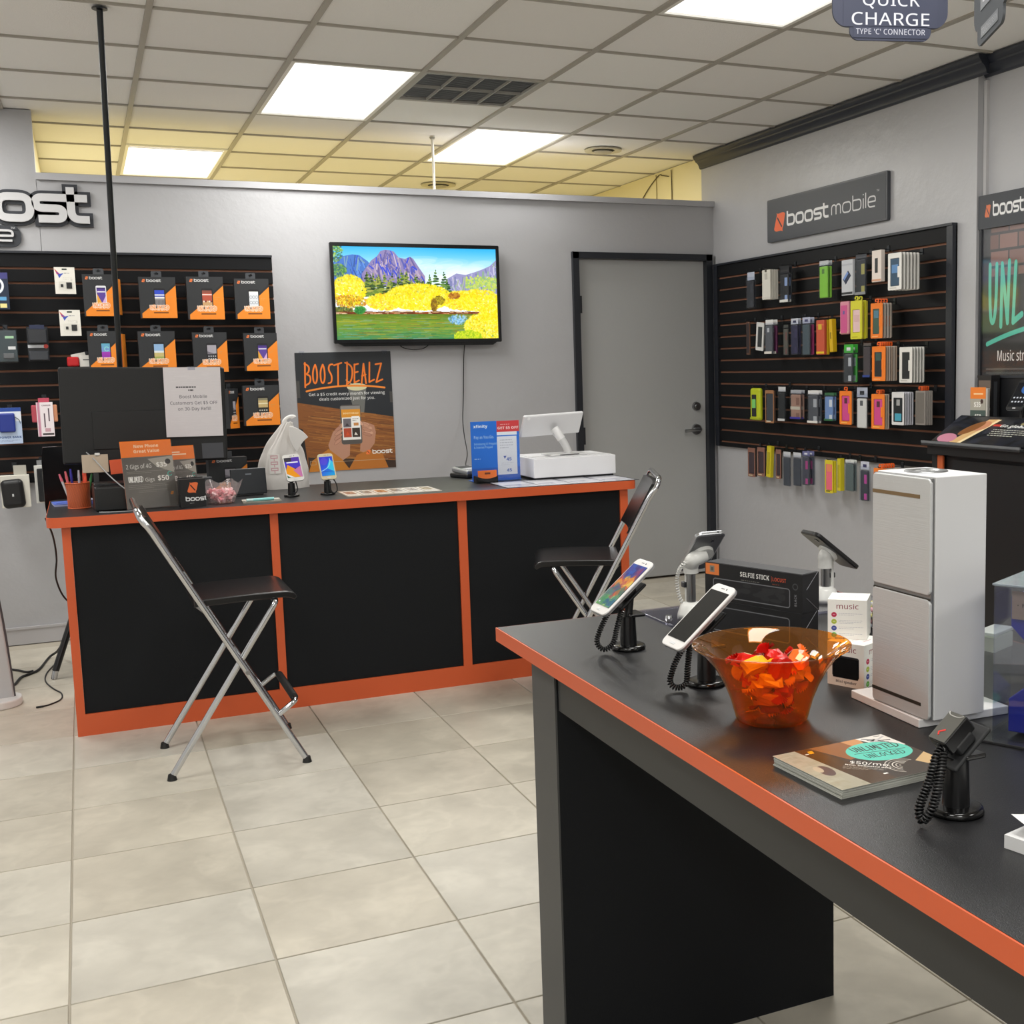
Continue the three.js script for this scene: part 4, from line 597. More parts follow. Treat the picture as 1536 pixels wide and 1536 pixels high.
{
  // fluted clear bowl of pink sweets
  const t = thing('sweets_bowl', 'small clear fluted bowl filled with pink sweets on the counter', 'bowl', [0.507, CT, -5.335]);
  const N = 72, prof = [[0.04, 0.002], [0.048, 0.004], [0.058, 0.03], [0.07, 0.06], [0.083, 0.088]], pos = [], idx = [];
  prof.forEach(([r, y], k) => { for (let i = 0; i <= N; i++) { const a = i / N * 2 * PI, f = 1 + 0.06 * (k / 4) * Math.cos(a * 6); pos.push(Math.cos(a) * r * f, y + (k === 4 ? 0.009 * Math.cos(a * 6) : 0), Math.sin(a) * r * f); } });
  for (let k = 0; k < 4; k++) for (let i = 0; i < N; i++) { const a = k * (N + 1) + i, b = a + N + 1; idx.push(a, b, a + 1, b, b + 1, a + 1); }
  const g = new THREE.BufferGeometry(); g.setAttribute('position', new THREE.Float32BufferAttribute(pos, 3)); g.setIndex(idx); g.computeVertexNormals(); part(t, 'bowl_wall', g, M('#fff4f4', 0.1, { transmission: 0.86, ior: 1.35, side: THREE.DoubleSide }));
  part(t, 'bowl_base', cyl(0.043, 0.041, 0.004, 40), M('#fff4f4', 0.08, { transmission: 1, ior: 1.2 }), [0, 0.002, 0]);
  const r = rngOf(9), geos = []; const cs = ['#f4b0b6', '#f8c8cc', '#ee98a2', '#fadcde'];
  const byColor = cs.map(() => []);
  for (let i = 0; i < 110; i++) { const y = 0.008 + r() * 0.05, R = (0.036 + y * 0.4) * Math.sqrt(r()), a = r() * 6.3; byColor[i % 4].push(rbox(0.02, 0.007, 0.012, 0.003, 1).rotateX(r() * 6).rotateY(r() * 6).rotateZ(r() * 6).translate(Math.cos(a) * R, y, Math.sin(a) * R)); }
  const s = thing('sweets', 'pink wrapped sweets heaped in the small clear bowl', 'sweets', [0.507, CT + 0.0, -5.335]); s.userData.kind = 'stuff'; byColor.forEach((l, k) => { part(s, 'sweet_heap', merge(l), M(cs[k], 0.3)).userData.kind = 'stuff'; });
}
{
  const cell = sheet.cell(160, 120, (g, W, H) => { fill(g, '#77746a', 0, 0, W, H); fill(g, '#d8d4c8', 0, 0, W, 40); fill(g, '#4aa8a0', 30, 20, 90, 30); greek(g, 10, 60, 130, 4, 12, '#b0aca0', 3, 4); });
  const t = thing('leaflet', 'thin stack of leaflets with a teal pen, at the counter edge', 'leaflets', [0.66, CT, -5.29], 0.0); t.rotation.y = -0.05; printPart(t, 'leaflet_stack', 0.155, 0.006, 0.12, cell, M('#8a877c', 0.6), [0, 0.003, 0], [0, 0, 0], 'print', [2]);
  const pn = thing('pen', 'teal highlighter lying on the leaflets', 'pen', [0.665, CT + 0.0122, -5.26], 0.06); part(pn, 'barrel', cyl(0.006, 0.006, 0.085, 12).rotateZ(PI / 2), M('#8fd8d8', 0.35)); part(pn, 'cap', cyl(0.0062, 0.0058, 0.03, 12).rotateZ(PI / 2), M('#c9ecec', 0.35), [-0.055, 0, 0]);
  const tb = thing('tablet_stand', 'black tablet standing upright, seen from behind, right of the pink sweets', 'tablet', [0.648, CT, -5.6], 0.1); part(tb, 'tablet_back', rbox(0.155, 0.118, 0.012, 0.008, 3), M('#1c2127', 0.3), [0, 0.062, 0], [-0.12, 0, 0]); part(tb, 'emblem', box(0.026, 0.005, 0.0008), M('#7a8088', 0.3), [0, 0.095, 0.003], [-0.12, 0, 0]); part(tb, 'tablet_foot', rbox(0.12, 0.006, 0.07, 0.002), black, [0, 0.003, -0.02]);
  const pb = thing('phone_box', 'boxed phone standing on the counter behind the black tablet', 'phone box', [0.575, CT, -5.75], 0.12); const pc = phoneBoxPrint(scr.grey, 0, 90); printPart(pb, 'carton', 0.17, 0.165, 0.05, pc, M('#2b2d30', 0.45), [0, 0.0825, 0]); part(pb, 'hang_tab', rbox(0.05, 0.026, 0.002, 0.001), M('#43464b', 0.35), [0, 0.178, 0]);
  const ds = thing('card_terminal', 'grey plastic card terminal upright between leaflet box and boxed phone', 'terminal', [0.47, CT, -5.62], 0.2); part(ds, 'terminal_body', rbox(0.05, 0.09, 0.03, 0.005), M('#3c3e42', 0.35), [0, 0.046, 0]); part(ds, 'key_block', box(0.036, 0.036, 0.003), M('#77797e', 0.4), [0, 0.034, 0.0155]);
}
{
  // white plastic shopping bag, gathered at the top
  const t = thing('shopping_bag', 'white plastic shopping bag with pink print, gathered into a knot', 'bag', [0.845, CT, -5.84]);
  const NU = 96, NV = 40, pos = [], idx = [], r = noise2(21);
  for (let j = 0; j <= NV; j++) { const v = j / NV, h = 0.31 * v; for (let i = 0; i <= NU; i++) { const a = i / NU * 2 * PI, ca = Math.cos(a), sa = Math.sin(a);
    const q = Math.pow(v, 1.15), w = 0.112 * (1 - q * 0.86) * (1 + 0.12 * Math.sin(v * PI)), d = 0.06 * (1 - q * 0.72);
    const amp = 0.05 + 0.3 * v * v, fold = 1 + amp * Math.sin(a * 4 + v * 1.5) + amp * 0.5 * Math.sin(a * 9 - v * 3) + 0.16 * (r(a * 3 + 9, v * 7, 64) - 0.5), lean = 0.035 * v * v + (ca < 0 ? -0.016 : 0.004) * Math.sin(v * PI);
    pos.push(ca * w * fold + lean - 0.012, h, sa * d * fold); } }
  for (let j = 0; j < NV; j++) for (let i = 0; i < NU; i++) { const a = j * (NU + 1) + i, b = a + NU + 1; idx.push(a, b, a + 1, b, b + 1, a + 1); }
  const g = new THREE.BufferGeometry(); g.setAttribute('position', new THREE.Float32BufferAttribute(pos, 3)); g.setIndex(idx); g.computeVertexNormals(); const bagM = M('#eeeae6', 0.45, { transmission: 0.25, side: THREE.DoubleSide }); part(t, 'bag_body', g, bagM);
  part(t, 'knot', new THREE.TorusGeometry(0.016, 0.009, 10, 20, 5.0).scale(1.5, 0.9, 0.8).rotateZ(0.5), M('#f2efec', 0.5), [0.03, 0.318, 0]);
  const ear = new THREE.Shape(); ear.moveTo(0, 0); ear.quadraticCurveTo(0.05, -0.01, 0.082, -0.055); ear.quadraticCurveTo(0.05, -0.075, 0.03, -0.12); ear.quadraticCurveTo(-0.005, -0.08, 0, 0); part(t, 'handle_flap', extrude(ear, 0.004, 0.002), M('#f2efec', 0.5), [0.022, 0.292, 0.05], [0.12, 0.1, 0]);
  const pr = sheet.cell(80, 120, (q, W, H) => { fill(q, '#eeeae6', 0, 0, W, H); for (let k = 0; k < 3; k++) { q.strokeStyle = '#d8aab0'; q.lineWidth = 6; q.strokeRect(16, 10 + k * 38, 46, 14); fill(q, '#d8aab0', 36, 24 + k * 38, 6, 18); } }); printPart(t, 'print_patch', 0.05, 0.09, 0.001, pr, bagM, [-0.055, 0.12, 0.0565], [-0.05, -0.25, 0]);
}
{
  const mp = thing('menu_sheet', 'long laminated sheet of small pictures lying on the counter', 'sheet', [1.226, CT, -5.37], -0.005); const c = sheet.cell(480, 160, (g, W, H) => { fill(g, '#b8ae9c', 0, 0, W, H); const r = rngOf(6); for (let k = 0; k < 6; k++) { fill(g, '#efe9dd', 8 + k * 79, 12, 70, 136); fill(g, ['#a8785a', '#8a8478', '#c08858', '#9a9488', '#b8b0a8', '#a89870'][k], 18 + k * 79, 26, 50, 74); for (let i = 0; i < 8; i++) { g.fillStyle = ['#6a5040', '#d8c8a8', '#8a5a3a'][i % 3]; g.fillRect(20 + k * 79 + r() * 40, 30 + r() * 62, 8, 8); } greek(g, 16 + k * 79, 112, 54, 3, 10, '#8a8074', 3, k); } }); printPart(mp, 'laminated_sheet', 0.42, 0.0016, 0.245, c, M('#cfc8ba', 0.3), [0, 0.0008, 0], [0, 0, 0], 'gloss', [2]);
  const mt = thing('counter_mat', 'pale picture mat lying under the white register at the counter edge', 'mat', [2.045, CT, -5.32], 0); const mc = sheet.cell(500, 160, (g, W, H) => { fill(g, '#2a2c33', 0, 0, W, H); for (let k = 0; k < 4; k++) { fill(g, '#c9cad4', 8 + k * 122, 8, 116, 144); fill(g, '#e2e2e8', 20 + k * 122, 20, 92, 60); fill(g, '#9a9caa', 20 + k * 122, 90, 60, 20); greek(g, 20 + k * 122, 120, 90, 2, 12, '#77798a', 3, k); } }); printPart(mt, 'mat_sheet', 0.66, 0.0016, 0.3, mc, M('#2a2c33', 0.4), [0, 0.0008, 0], [0, 0, 0], 'gloss', [2]);
  // silver card reader on its dock
  const d = thing('card_reader', 'silver and black card reader with a thin cable, right part of the counter', 'card reader', [1.735, CT, -5.84], 0.35); part(d, 'dock', rbox(0.125, 0.022, 0.15, 0.008, 2), M('#1c1d1f', 0.35), [0, 0.011, 0]); part(d, 'reader_shell', rbox(0.112, 0.026, 0.135, 0.01, 3), M('#a8aaac', 0.3, { metalness: 0.6 }), [0, 0.033, 0], [0.1, 0, 0]); part(d, 'screen', rbox(0.08, 0.004, 0.05, 0.002), M('#3a3d40', 0.2), [0, 0.049, -0.03], [0.1, 0, 0]); for (let k = 0; k < 3; k++) part(d, 'key_row', rbox(0.074, 0.004, 0.009, 0.001), M('#d8d9da', 0.35), [0, 0.0455 - k * 0.0014, 0.014 + k * 0.016], [0.1, 0, 0]);
  // blue rack with a pale leaflet
  const bl = sheet.cell(240, 320, (g, W, H) => { fill(g, '#1f6fd8', 0, 0, W, H); fill(g, '#2a5fc0', 0, 250, W, 70); text(g, 'xfinity', 14, 34, 22, '#e8f0fa', { weight: 'bold' }); text(g, 'Pay as You Go.', 14, 92, 22, '#bcd6f4', { wide: 100 }); text(g, 'Introducing X1 Prepaid', 14, 126, 16, '#a8c8f0', { wide: 112 }); text(g, '& Internet Prepaid', 14, 144, 16, '#a8c8f0', { wide: 92 }); greek(g, 14, 200, 50, 1, 8, '#a8c8f0', 4, 2);
    fill(g, '#cf3c40', 128, 0, 112, 60); text(g, 'GET $5 OFF', 184, 46, 20, '#f6dede', { weight: 'bold', align: 'center' }); greek(g, 146, 20, 80, 1, 6, '#f0c0c0', 3, 4); fill(g, '#e4eaf2', 128, 60, 100, 18); fill(g, '#dfe4ee', 128, 84, 98, 206); greek(g, 142, 104, 70, 4, 14, '#a0a8b8', 3, 7); text(g, '45', 172, 216, 24, '#4a68b8', { weight: 'bold' }); text(g, '45', 172, 276, 24, '#4a68b8', { weight: 'bold' }); poly(g, '#3a55a8', [[158, 190], [172, 190], [164, 206]]); greek(g, 146, 228, 70, 2, 10, '#b8bece', 2, 9); });
  const b = thing('leaflet_rack', 'upright blue leaflet rack with a red corner beside the white register', 'leaflet rack', [1.796, CT, -5.57], 0.02); printPart(b, 'backboard', 0.245, 0.288, 0.004, bl, M('#1f5fc0', 0.45), [0, 0.1445, 0]); part(b, 'pocket', box(0.115, 0.19, 0.003), clear, [0.062, 0.1, 0.016]); part(b, 'leaflet_pad', rbox(0.1, 0.2, 0.008, 0.001), M('#2b62c0', 0.5), [0.062, 0.102, -0.009]); part(b, 'rack_foot', rbox(0.245, 0.004, 0.08, 0.001), M('#2456a8', 0.4), [0, 0.002, -0.02]);
  const h = thing('card_holder', 'black holder with orange cards before the blue rack', 'card holder', [1.72, CT, -5.5], 0.02); part(h, 'holder_body', rbox(0.108, 0.034, 0.05, 0.004), gloss, [0, 0.017, 0]); const arc = new THREE.Shape(); arc.moveTo(-0.046, 0.03); arc.lineTo(-0.046, 0.06); arc.lineTo(0.046, 0.06); arc.lineTo(0.046, 0.03); arc.quadraticCurveTo(0, 0.012, -0.046, 0.03); const oc = part(h, 'card_stack', extrude(arc, 0.006), M('#e0702c', 0.5), [0, 0, 0.021]); part(oc, 'emblem', rbox(0.028, 0.009, 0.001, 0.0004), M('#6a3014', 0.5), [0, 0.046, 0.0064]);
}
{
  // white point-of-sale: box drawer and swivel tablet seen from behind
  const wht = M('#e2e2e4', 0.32), t = thing('cash_drawer', 'white cash drawer box on the counter under the white register', 'cash drawer', [2.16, CT + 0.0017, -5.6]);
  part(t, 'drawer_case', rbox(0.43, 0.094, 0.31, 0.004, 2), wht, [0, 0.056, 0]); part(t, 'drawer_feet', box(0.41, 0.009, 0.29), matBlack, [0, 0.0046, 0]); part(t, 'lid_step', rbox(0.4, 0.004, 0.28, 0.002), wht, [0, 0.105, 0]);
  const s = thing('register', 'white swivel register screen seen from behind, standing on the cash drawer', 'register', [2.115, CT + 0.109, -5.55], 0.03);
  part(s, 'swivel_base', rbox(0.2, 0.01, 0.13, 0.004, 2), M('#d6d6d6', 0.3), [0.03, 0.005, 0]); part(s, 'base_slot', box(0.1, 0.003, 0.004), black, [0.03, 0.006, 0.066]);
  part(s, 'stem', tube([[0.045, 0.008, 0.02], [0.03, 0.05, 0.012], [0.01, 0.085, 0.004], [-0.012, 0.115, -0.012]], 0.019, 24, 18), M('#cfcfcf', 0.35)); part(s, 'stem_collar', tube([[0.014, 0.078, 0.006], [-0.004, 0.112, -0.006], [-0.014, 0.13, -0.016]], 0.0215, 16, 18), M('#e6e6e6', 0.3));
  const sh = part(s, 'screen_shell', rbox(0.325, 0.125, 0.016, 0.012, 4), wht, [-0.022, 0.152, -0.03], [0.55, 0.06, 0.0]); part(sh, 'camera_hole', cyl(0.008, 0.008, 0.002, 16).rotateX(PI / 2), M('#f6f6f6', 0.3), [-0.135, 0.048, 0.008]); part(sh, 'dark_glass', rbox(0.31, 0.11, 0.002, 0.001), gloss, [0, 0, -0.0085]);
}
// small phones on black posts
function displayStand(say, pos, turn, o) {
  const k = o.k ?? 1, t = thing('phone_stand', say, 'phone stand', pos, turn), e = o.elev * D2R, g = gloss;
  part(t, 'base_disc', new THREE.LatheGeometry([[0.0001, 0], [0.0325, 0], [0.0335, 0.003], [0.0325, 0.0075], [0.029, 0.0095], [0.0001, 0.01]].map(([x, y]) => new THREE.Vector2(x * k, y * k)), 40), g);
  part(t, 'post_column', shift(cyl(0.0145 * k, 0.0165 * k, o.col, 28), 0, 0.0095 * k + o.col / 2), M('#0e0e10', 0.28));
  const top = 0.0095 * k + o.col; if (o.lip) part(t, 'top_plate', rbox(0.045, 0.006, 0.03, 0.002), g, [0, top + 0.003, -0.012]);
  const c = o.center, nrm = [0, Math.cos(e), Math.sin(e)], back = (d) => [c[0], c[1] - nrm[1] * d, c[2] - nrm[2] * d];
  part(t, 'bracket_plate', rbox(0.042 * k, 0.07 * k, 0.006, 0.003), matBlack, back(0.022), [-(PI / 2 - e), 0, 0]); part(t, 'bracket_block', rbox(0.034 * k, 0.03 * k, 0.016, 0.004), black, back(0.0115), [-(PI / 2 - e), 0, 0]);
  part(t, 'bracket_arm', rod([0, top - 0.004, 0], back(0.024), 0.008 * k), black);
  return t;
}
function phone(say, stand, o, cell, shell) {
  const t = thing('phone', say, 'phone'), e = o.elev * D2R, w = o.w, l = o.l, th = 0.0085; stand.updateMatrixWorld(true);
  const p = stand.localToWorld(new THREE.Vector3(...o.center)); t.position.copy(p); t.rotation.set(0, stand.rotation.y, 0); t.rotateX(-(PI / 2 - e)); t.rotateZ(o.roll ?? 0);
  part(t, 'phone_body', extrude(roundRect(w, l, Math.min(0.012, w * 0.16)), th - 0.003, 0.0015).translate(0, 0, -th / 2 + 0.0015), shell);
  part(t, 'frame_rim', (() => { const s = roundRect(w + 0.0032, l + 0.0032, 0.0125); s.holes.push(new THREE.Path(roundRect(w - 0.001, l - 0.001, 0.0115).getPoints(8))); return extrude(s, 0.004).translate(0, 0, -0.003); })(), silver);
  if (cell) lazy(part(t, 'screen', printed(w - 0.007, l - 0.03, 0.0012, cell), gloss, [0, 0.001, th / 2 + 0.0004]), 'glow').material = [gloss, gloss, gloss, gloss, 'glow', gloss];
  else part(t, 'screen', rbox(w - 0.007, l - 0.03, 0.0012, 0.0004), M('#1d1f20', 0.12), [0, 0.001, th / 2 + 0.0004]);
  part(t, 'speaker_slot', box(0.011, 0.0016, 0.0006), M('#6a6c70', 0.4), [0, l / 2 - 0.0068, th / 2 + 0.0001]); part(t, 'home_key', rbox(0.016, 0.005, 0.0012, 0.002), M('#d8d9db', 0.3), [0, -l / 2 + 0.0072, th / 2 + 0.0001]); part(t, 'sensor', cyl(0.0018, 0.0018, 0.0006, 10).rotateX(PI / 2), M('#44464c', 0.4), [0.013, l / 2 - 0.0068, th / 2 + 0.0001]);
  return t;
}
const ivory = M('#e4e3e0', 0.25);
{
  const s1 = glowSheet.cell(128, 200, (g, W, H) => { fill(g, '#3d3a42', 0, 0, W, 50); fill(g, '#5a3aa8', 60, 0, 68, 110); fill(g, '#4a3ac0', 0, 40, W, 70); poly(g, '#f09a22', [[20, 70], [80, 120], [110, H], [0, H], [0, 120]]); poly(g, '#c878a8', [[60, 130], [W, 90], [W, H], [110, H]]); fill(g, '#f4f4f4', 16, 44, 96, 12); poly(g, '#e8e8e8', [[0, 160], [60, H], [0, H]]); poly(g, '#2f6a4a', [[0, 176], [26, H], [0, H]]); });
  const s2 = glowSheet.cell(128, 200, (g, W, H) => { const q = g.createLinearGradient(0, 0, W, H); q.addColorStop(0, '#3a30c8'); q.addColorStop(0.5, '#2f5ae0'); q.addColorStop(1, '#18b0e0'); g.fillStyle = q; g.fillRect(0, 0, W, H); poly(g, '#3ac8e8', [[100, 30], [W, 60], [W, 160], [60, 120]]); g.strokeStyle = '#9ad8f8'; g.lineWidth = 7; g.beginPath(); g.moveTo(100, 20); g.quadraticCurveTo(110, 80, 60, 120); g.quadraticCurveTo(30, 140, 0, 150); g.stroke(); g.fillStyle = '#6a50d8'; g.globalAlpha = 0.6; g.beginPath(); g.ellipse(40, 50, 34, 40, 0.4, 0, 7); g.fill(); g.globalAlpha = 1; fill(g, '#1a5ab8', 10, 152, 108, 6); });
  const o1 = { elev: 62, col: 0.05, center: [0.012, 0.125, -0.002], w: 0.072, l: 0.125, roll: 0.06 }, o2 = { elev: 62, col: 0.05, center: [0.002, 0.123, -0.002], w: 0.064, l: 0.122, roll: 0.04 };
  const a = displayStand('black phone stand on the counter under the white phone by the bag', [0.806, CT, -5.42], 0.05, o1); phone('white phone with orange and violet screen on the counter, before the white bag', a, o1, s1, ivory);
  const b = displayStand('black phone stand on the counter under the blue-screened phone', [0.96, CT, -5.41], 0.0, o2); phone('phone with a glowing blue screen on the counter, before the wall poster', b, o2, s2, M('#d2c8a8', 0.3));
  part(a, 'cord', tube([[0.0, 0.08, 0.01], [-0.006, 0.05, 0.026], [0.0, 0.016, 0.03], [0.02, 0.03, 0.026], [0.016, 0.075, 0.01]], 0.0028, 30, 7), black); part(b, 'cord', tube([[0.006, 0.08, 0.012], [0.004, 0.045, 0.026], [0.014, 0.012, 0.028], [0.036, 0.016, 0.024], [0.034, 0.05, 0.018], [0.016, 0.082, 0.01]], 0.0028, 36, 7), black);
}
{
  // chair behind the counter and what lies on the floor there
  const t = thing('leather_chair', 'black leather chair behind the counter, its back rising over the worktop', 'chair', [0.03, 0, -6.35], 0.06), le = M('#121214', 0.22), legM = M('#17171a', 0.35);
  const bg = new THREE.BoxGeometry(0.46, 0.34, 0.06, 14, 10, 2), p = bg.attributes.position; for (let i = 0; i < p.count; i++) { const x = p.getX(i), y = p.getY(i); p.setZ(i, p.getZ(i) * (1 - 0.35 * Math.max(Math.abs(x) / 0.23, Math.abs(y) / 0.17) ** 4) + 0.05 * (x / 0.23) ** 2 - 0.02 * y); if (Math.abs(y) > 0.12) p.setX(i, x * (1 - (Math.abs(y) - 0.12) * 0.7)); } bg.computeVertexNormals();
  part(t, 'backrest', bg, le, [0, 0.94, 0.1]); part(t, 'seat', rbox(0.36, 0.08, 0.4, 0.035, 4), le, [0.06, 0.64, -0.06]); part(t, 'back_support', box(0.1, 0.22, 0.02), legM, [0.06, 0.73, 0.13]);
  for (const [x, z] of [[-0.25, 0.07], [0.25, 0.07], [-0.06, -0.3], [0.2, -0.3]]) { const a = [x * 0.2 + 0.03, 0.61, -0.06 + z * 0.3], b = [x * 0.965, 0.04, z * 0.97]; const l = part(t, 'leg', rod(a, b, 0.016), legM); part(l, 'metal_tip', rod(b, [x, 0.001, z], 0.0135), chrome); }
  const cb = M('#161618', 0.45);
  solo('cable', 'black cable hanging down the left end of the counter', 'cable', tube([[-0.175, 0.84, -5.62], [-0.155, 0.75, -5.7], [-0.15, 0.65, -5.75], [-0.16, 0.56, -5.8], [-0.14, 0.47, -5.85], [-0.1, 0.41, -5.88]], 0.004, 40, 7), cb);
  solo('cable', 'thick black power cable trailing over the floor to the white pedestal', 'cable', tube([[-0.12, 0.3, -6.3], [-0.16, 0.16, -6.5], [-0.2, 0.05, -6.7], [-0.245, 0.008, -6.75], [-0.285, 0.006, -6.5], [-0.32, 0.006, -6.42], [-0.36, 0.006, -6.36], [-0.39, 0.006, -6.2], [-0.46, 0.006, -6.2]], 0.006, 70, 8), cb);
  solo('cable', 'short black cable branching off to the white pedestal, farther back', 'cable', tube([[-0.31, 0.0055, -6.475], [-0.34, 0.0055, -6.47], [-0.38, 0.0055, -6.53], [-0.44, 0.0055, -6.6]], 0.0055, 30, 8), cb);
  const u = thing('usb_cable', 'thin black cable with a plug end snaking over the floor by the counter', 'cable', [0, 0, 0]); part(u, 'wire', tube([[-0.19, 0.004, -6.7], [-0.225, 0.0035, -6.55], [-0.252, 0.0035, -6.38], [-0.25, 0.0035, -6.22], [-0.215, 0.0035, -6.06], [-0.18, 0.0035, -5.95], [-0.18, 0.0035, -5.84], [-0.22, 0.0035, -5.77], [-0.25, 0.0035, -5.75]], 0.0032, 70, 7), cb); part(u, 'plug', rbox(0.03, 0.007, 0.012, 0.002), cb, [-0.262, 0.0045, -5.743], [0, 0.1, 0]);
  const g = thing('pedestal', 'tall pale grey pedestal on a rounded foot, cut by the left edge', 'pedestal', [-0.52, 0, -5.88]); part(g, 'upright_panel', (() => { const s = new THREE.Shape(); s.moveTo(-0.16, 0.03); s.lineTo(0.15, 0.03); s.quadraticCurveTo(0.135, 0.3, 0.112, 0.55); s.quadraticCurveTo(0.08, 0.8, 0.0, 0.84); s.quadraticCurveTo(-0.13, 0.82, -0.15, 0.6); s.closePath(); return extrude(s, 0.03, 0.006).translate(0, 0, -0.02); })(), M('#b9bcbe', 0.35)); part(g, 'edge_strip', tube([[0.156, 0.03, 0.0], [0.141, 0.3, 0.0], [0.118, 0.55, 0.0], [0.085, 0.79, 0]], 0.006, 30, 8), M('#4a4c50', 0.4)); part(g, 'foot', extrude(roundRect(0.46, 0.2, 0.09), 0.022, 0.006).rotateX(-PI / 2).translate(-0.05, 0.006, 0.0), M('#d8d8d6', 0.35));
}

// ------------------------------------------------------------------ goods on the right board
// every pack hangs with its face to the room; local +z is the face
const tint = (c, r = 0.4) => M(c, r);
const ORD = ['front', 'second', 'third', 'fourth', 'fifth', 'sixth', 'seventh'];
function packShape(t, s, w, h, d) {
  const bodyM = tint(s.body, s.rough ?? 0.42);
  if (s.kind === 'window') {            // carton frame with a see-through front and a case inside
    const f = roundRect(w, h, Math.min(0.006, w * 0.1)), iw = w * (s.iw ?? 0.6), ih = h * (s.ih ?? 0.72), hole = new THREE.Path(roundRect(iw, ih, 0.005, -iw / 2 + (s.ix ?? 0) * w, -ih / 2 + (s.iy ?? -0.02) * h).getPoints(4)); f.holes.push(hole);
    part(t, 'carton_front', extrude(f, 0.002).translate(0, 0, d / 2 - 0.002), bodyM); part(t, 'carton_body', rbox(w * 0.95, h * 0.97, Math.max(0.004, d * 0.6), 0.003), tint(s.side ?? s.body, 0.45), [0, 0, -d * 0.12]);
    const c = part(t, 'phone_case', rbox(iw * 0.97, ih * 0.97, 0.004, 0.006, 2), tint(s.case, 0.32), [(s.ix ?? 0) * w, (s.iy ?? -0.02) * h, d / 2 - 0.0042]);
    if (s.lens) part(c, 'lens_hole', rbox(iw * 0.36, iw * 0.4, 0.0012, 0.004), tint(s.lens, 0.4), [0, ih * 0.3, 0.0024]);
    if (s.accent) part(c, 'accent', rbox(iw * 0.7, ih * 0.3, 0.001, 0.002), tint(s.accent, 0.3), [0, ih * (s.accentAt ?? 0.12), 0.0024]);
    if (s.foot) part(t, 'foot_print', box(w * 0.5, h * 0.03, 0.0006), tint(s.foot, 0.5), [-w * 0.12, -h / 2 + h * 0.055, d / 2 + 0.0003]);
    if (s.notch) part(t, 'side_tag', rbox(w * 0.16, h * 0.3, 0.0012, 0.001), bodyM, [w * 0.3, -h * 0.02, d / 2 + 0.0006]);
  } else if (s.kind === 'blister') {    // case in a clear bag below a header card
    const hh = h * (s.head ?? 0.16), ch = h - hh - 0.008;
    const c = part(t, 'phone_case', rbox(w * 0.84, ch, Math.max(0.008, d * 0.6), 0.007, 2), bodyM, [0, -hh / 2 - 0.002, 0]);
    if (s.lens) part(c, 'lens_hole', rbox(w * 0.26, w * 0.28, 0.0016, 0.005), tint(s.lens, 0.4), [0, ch * 0.34, Math.max(0.008, d * 0.6) / 2]);
    if (s.accent) { part(c, 'accent', rbox(w * 0.3, ch * 0.3, 0.0016, 0.002), tint(s.accent, 0.35), [w * 0.22, ch * 0.22, Math.max(0.008, d * 0.6) / 2]); part(c, 'accent', rbox(w * 0.3, ch * 0.2, 0.0016, 0.002), tint(s.accent, 0.35), [w * 0.22, -ch * 0.36, Math.max(0.008, d * 0.6) / 2]); }
    if (s.band) part(c, 'band', box(w * 0.85, ch * 0.13, 0.001), tint(s.band, 0.4), [0, -ch * 0.06, Math.max(0.008, d * 0.6) / 2 + 0.0004]);
    part(t, 'header_card', rbox(w * 0.96, hh, 0.002, 0.001), tint(s.headColor ?? '#c9ccd4', s.headRough ?? 0.3), [0, h / 2 - hh / 2, 0]);
    if (s.headMark) part(t, 'header_mark', rbox(w * 0.4, hh * 0.4, 0.001, 0.0004), tint(s.headMark, 0.4), [0, h / 2 - hh * 0.55, 0.0014]);
    part(t, 'clear_bag', rbox(w, h - hh * 0.6, Math.max(0.011, d * 0.8), 0.005, 1), clearDull, [0, -hh * 0.3, 0]);
    if (s.foot) part(t, 'foot_card', rbox(w * 0.92, h * 0.07, 0.003, 0.001), tint(s.foot, 0.45), [0, -h / 2 + h * 0.035, d * 0.42]);
  } else if (s.kind === 'slim') {       // the bare edge of a carton behind others
    part(t, 'carton_body', rbox(w, h, d, 0.002), bodyM); part(t, 'face', rbox(w * 0.86, h * 0.9, 0.001, 0.0004), tint(s.case, 0.35), [0, 0, d / 2]);
  } else {                              // plain carton with a case shown on it
    part(t, 'carton_body', rbox(w, h, d, s.round ?? 0.003, 2), bodyM);
    if (s.case) { const c = part(t, 'printed_case', rbox(w * (s.iw ?? 0.55), h * (s.ih ?? 0.6), 0.003, 0.004), tint(s.case, 0.35), [w * (s.ix ?? 0), h * (s.iy ?? -0.04), d / 2 + 0.0006], [0, 0, s.turn ?? 0]); if (s.lens) part(c, 'lens_hole', rbox(w * 0.2, w * 0.22, 0.0012, 0.004), tint(s.lens, 0.4), [0, h * 0.2, 0.0018]); if (s.accent) part(c, 'accent', rbox(w * (s.iw ?? 0.55) * 0.8, h * (s.ih ?? 0.6) * 0.4, 0.001, 0.002), tint(s.accent, 0.35), [0, h * 0.06, 0.0018]); }
    if (s.foot) part(t, 'foot_print', box(w * 0.96, h * 0.06, 0.0008), tint(s.foot, 0.45), [0, -h / 2 + h * 0.06, d / 2 + 0.0004]);
    if (s.strip) part(t, 'strip', box(w * 0.92, h * 0.05, 0.0008), tint(s.strip, 0.45), [0, h * 0.36, d / 2 + 0.0004]);
  }
  if (s.tab) { const q = roundRect(0.034, 0.024, 0.009); const o = new THREE.Path(); o.absellipse(0, 0.002, 0.008, 0.005, 0, 2 * PI); q.holes.push(o); part(t, 'hang_tab', extrude(q, 0.002), tint(s.tab, 0.45), [0, h / 2 + 0.011, d / 2 - 0.004]); }
}
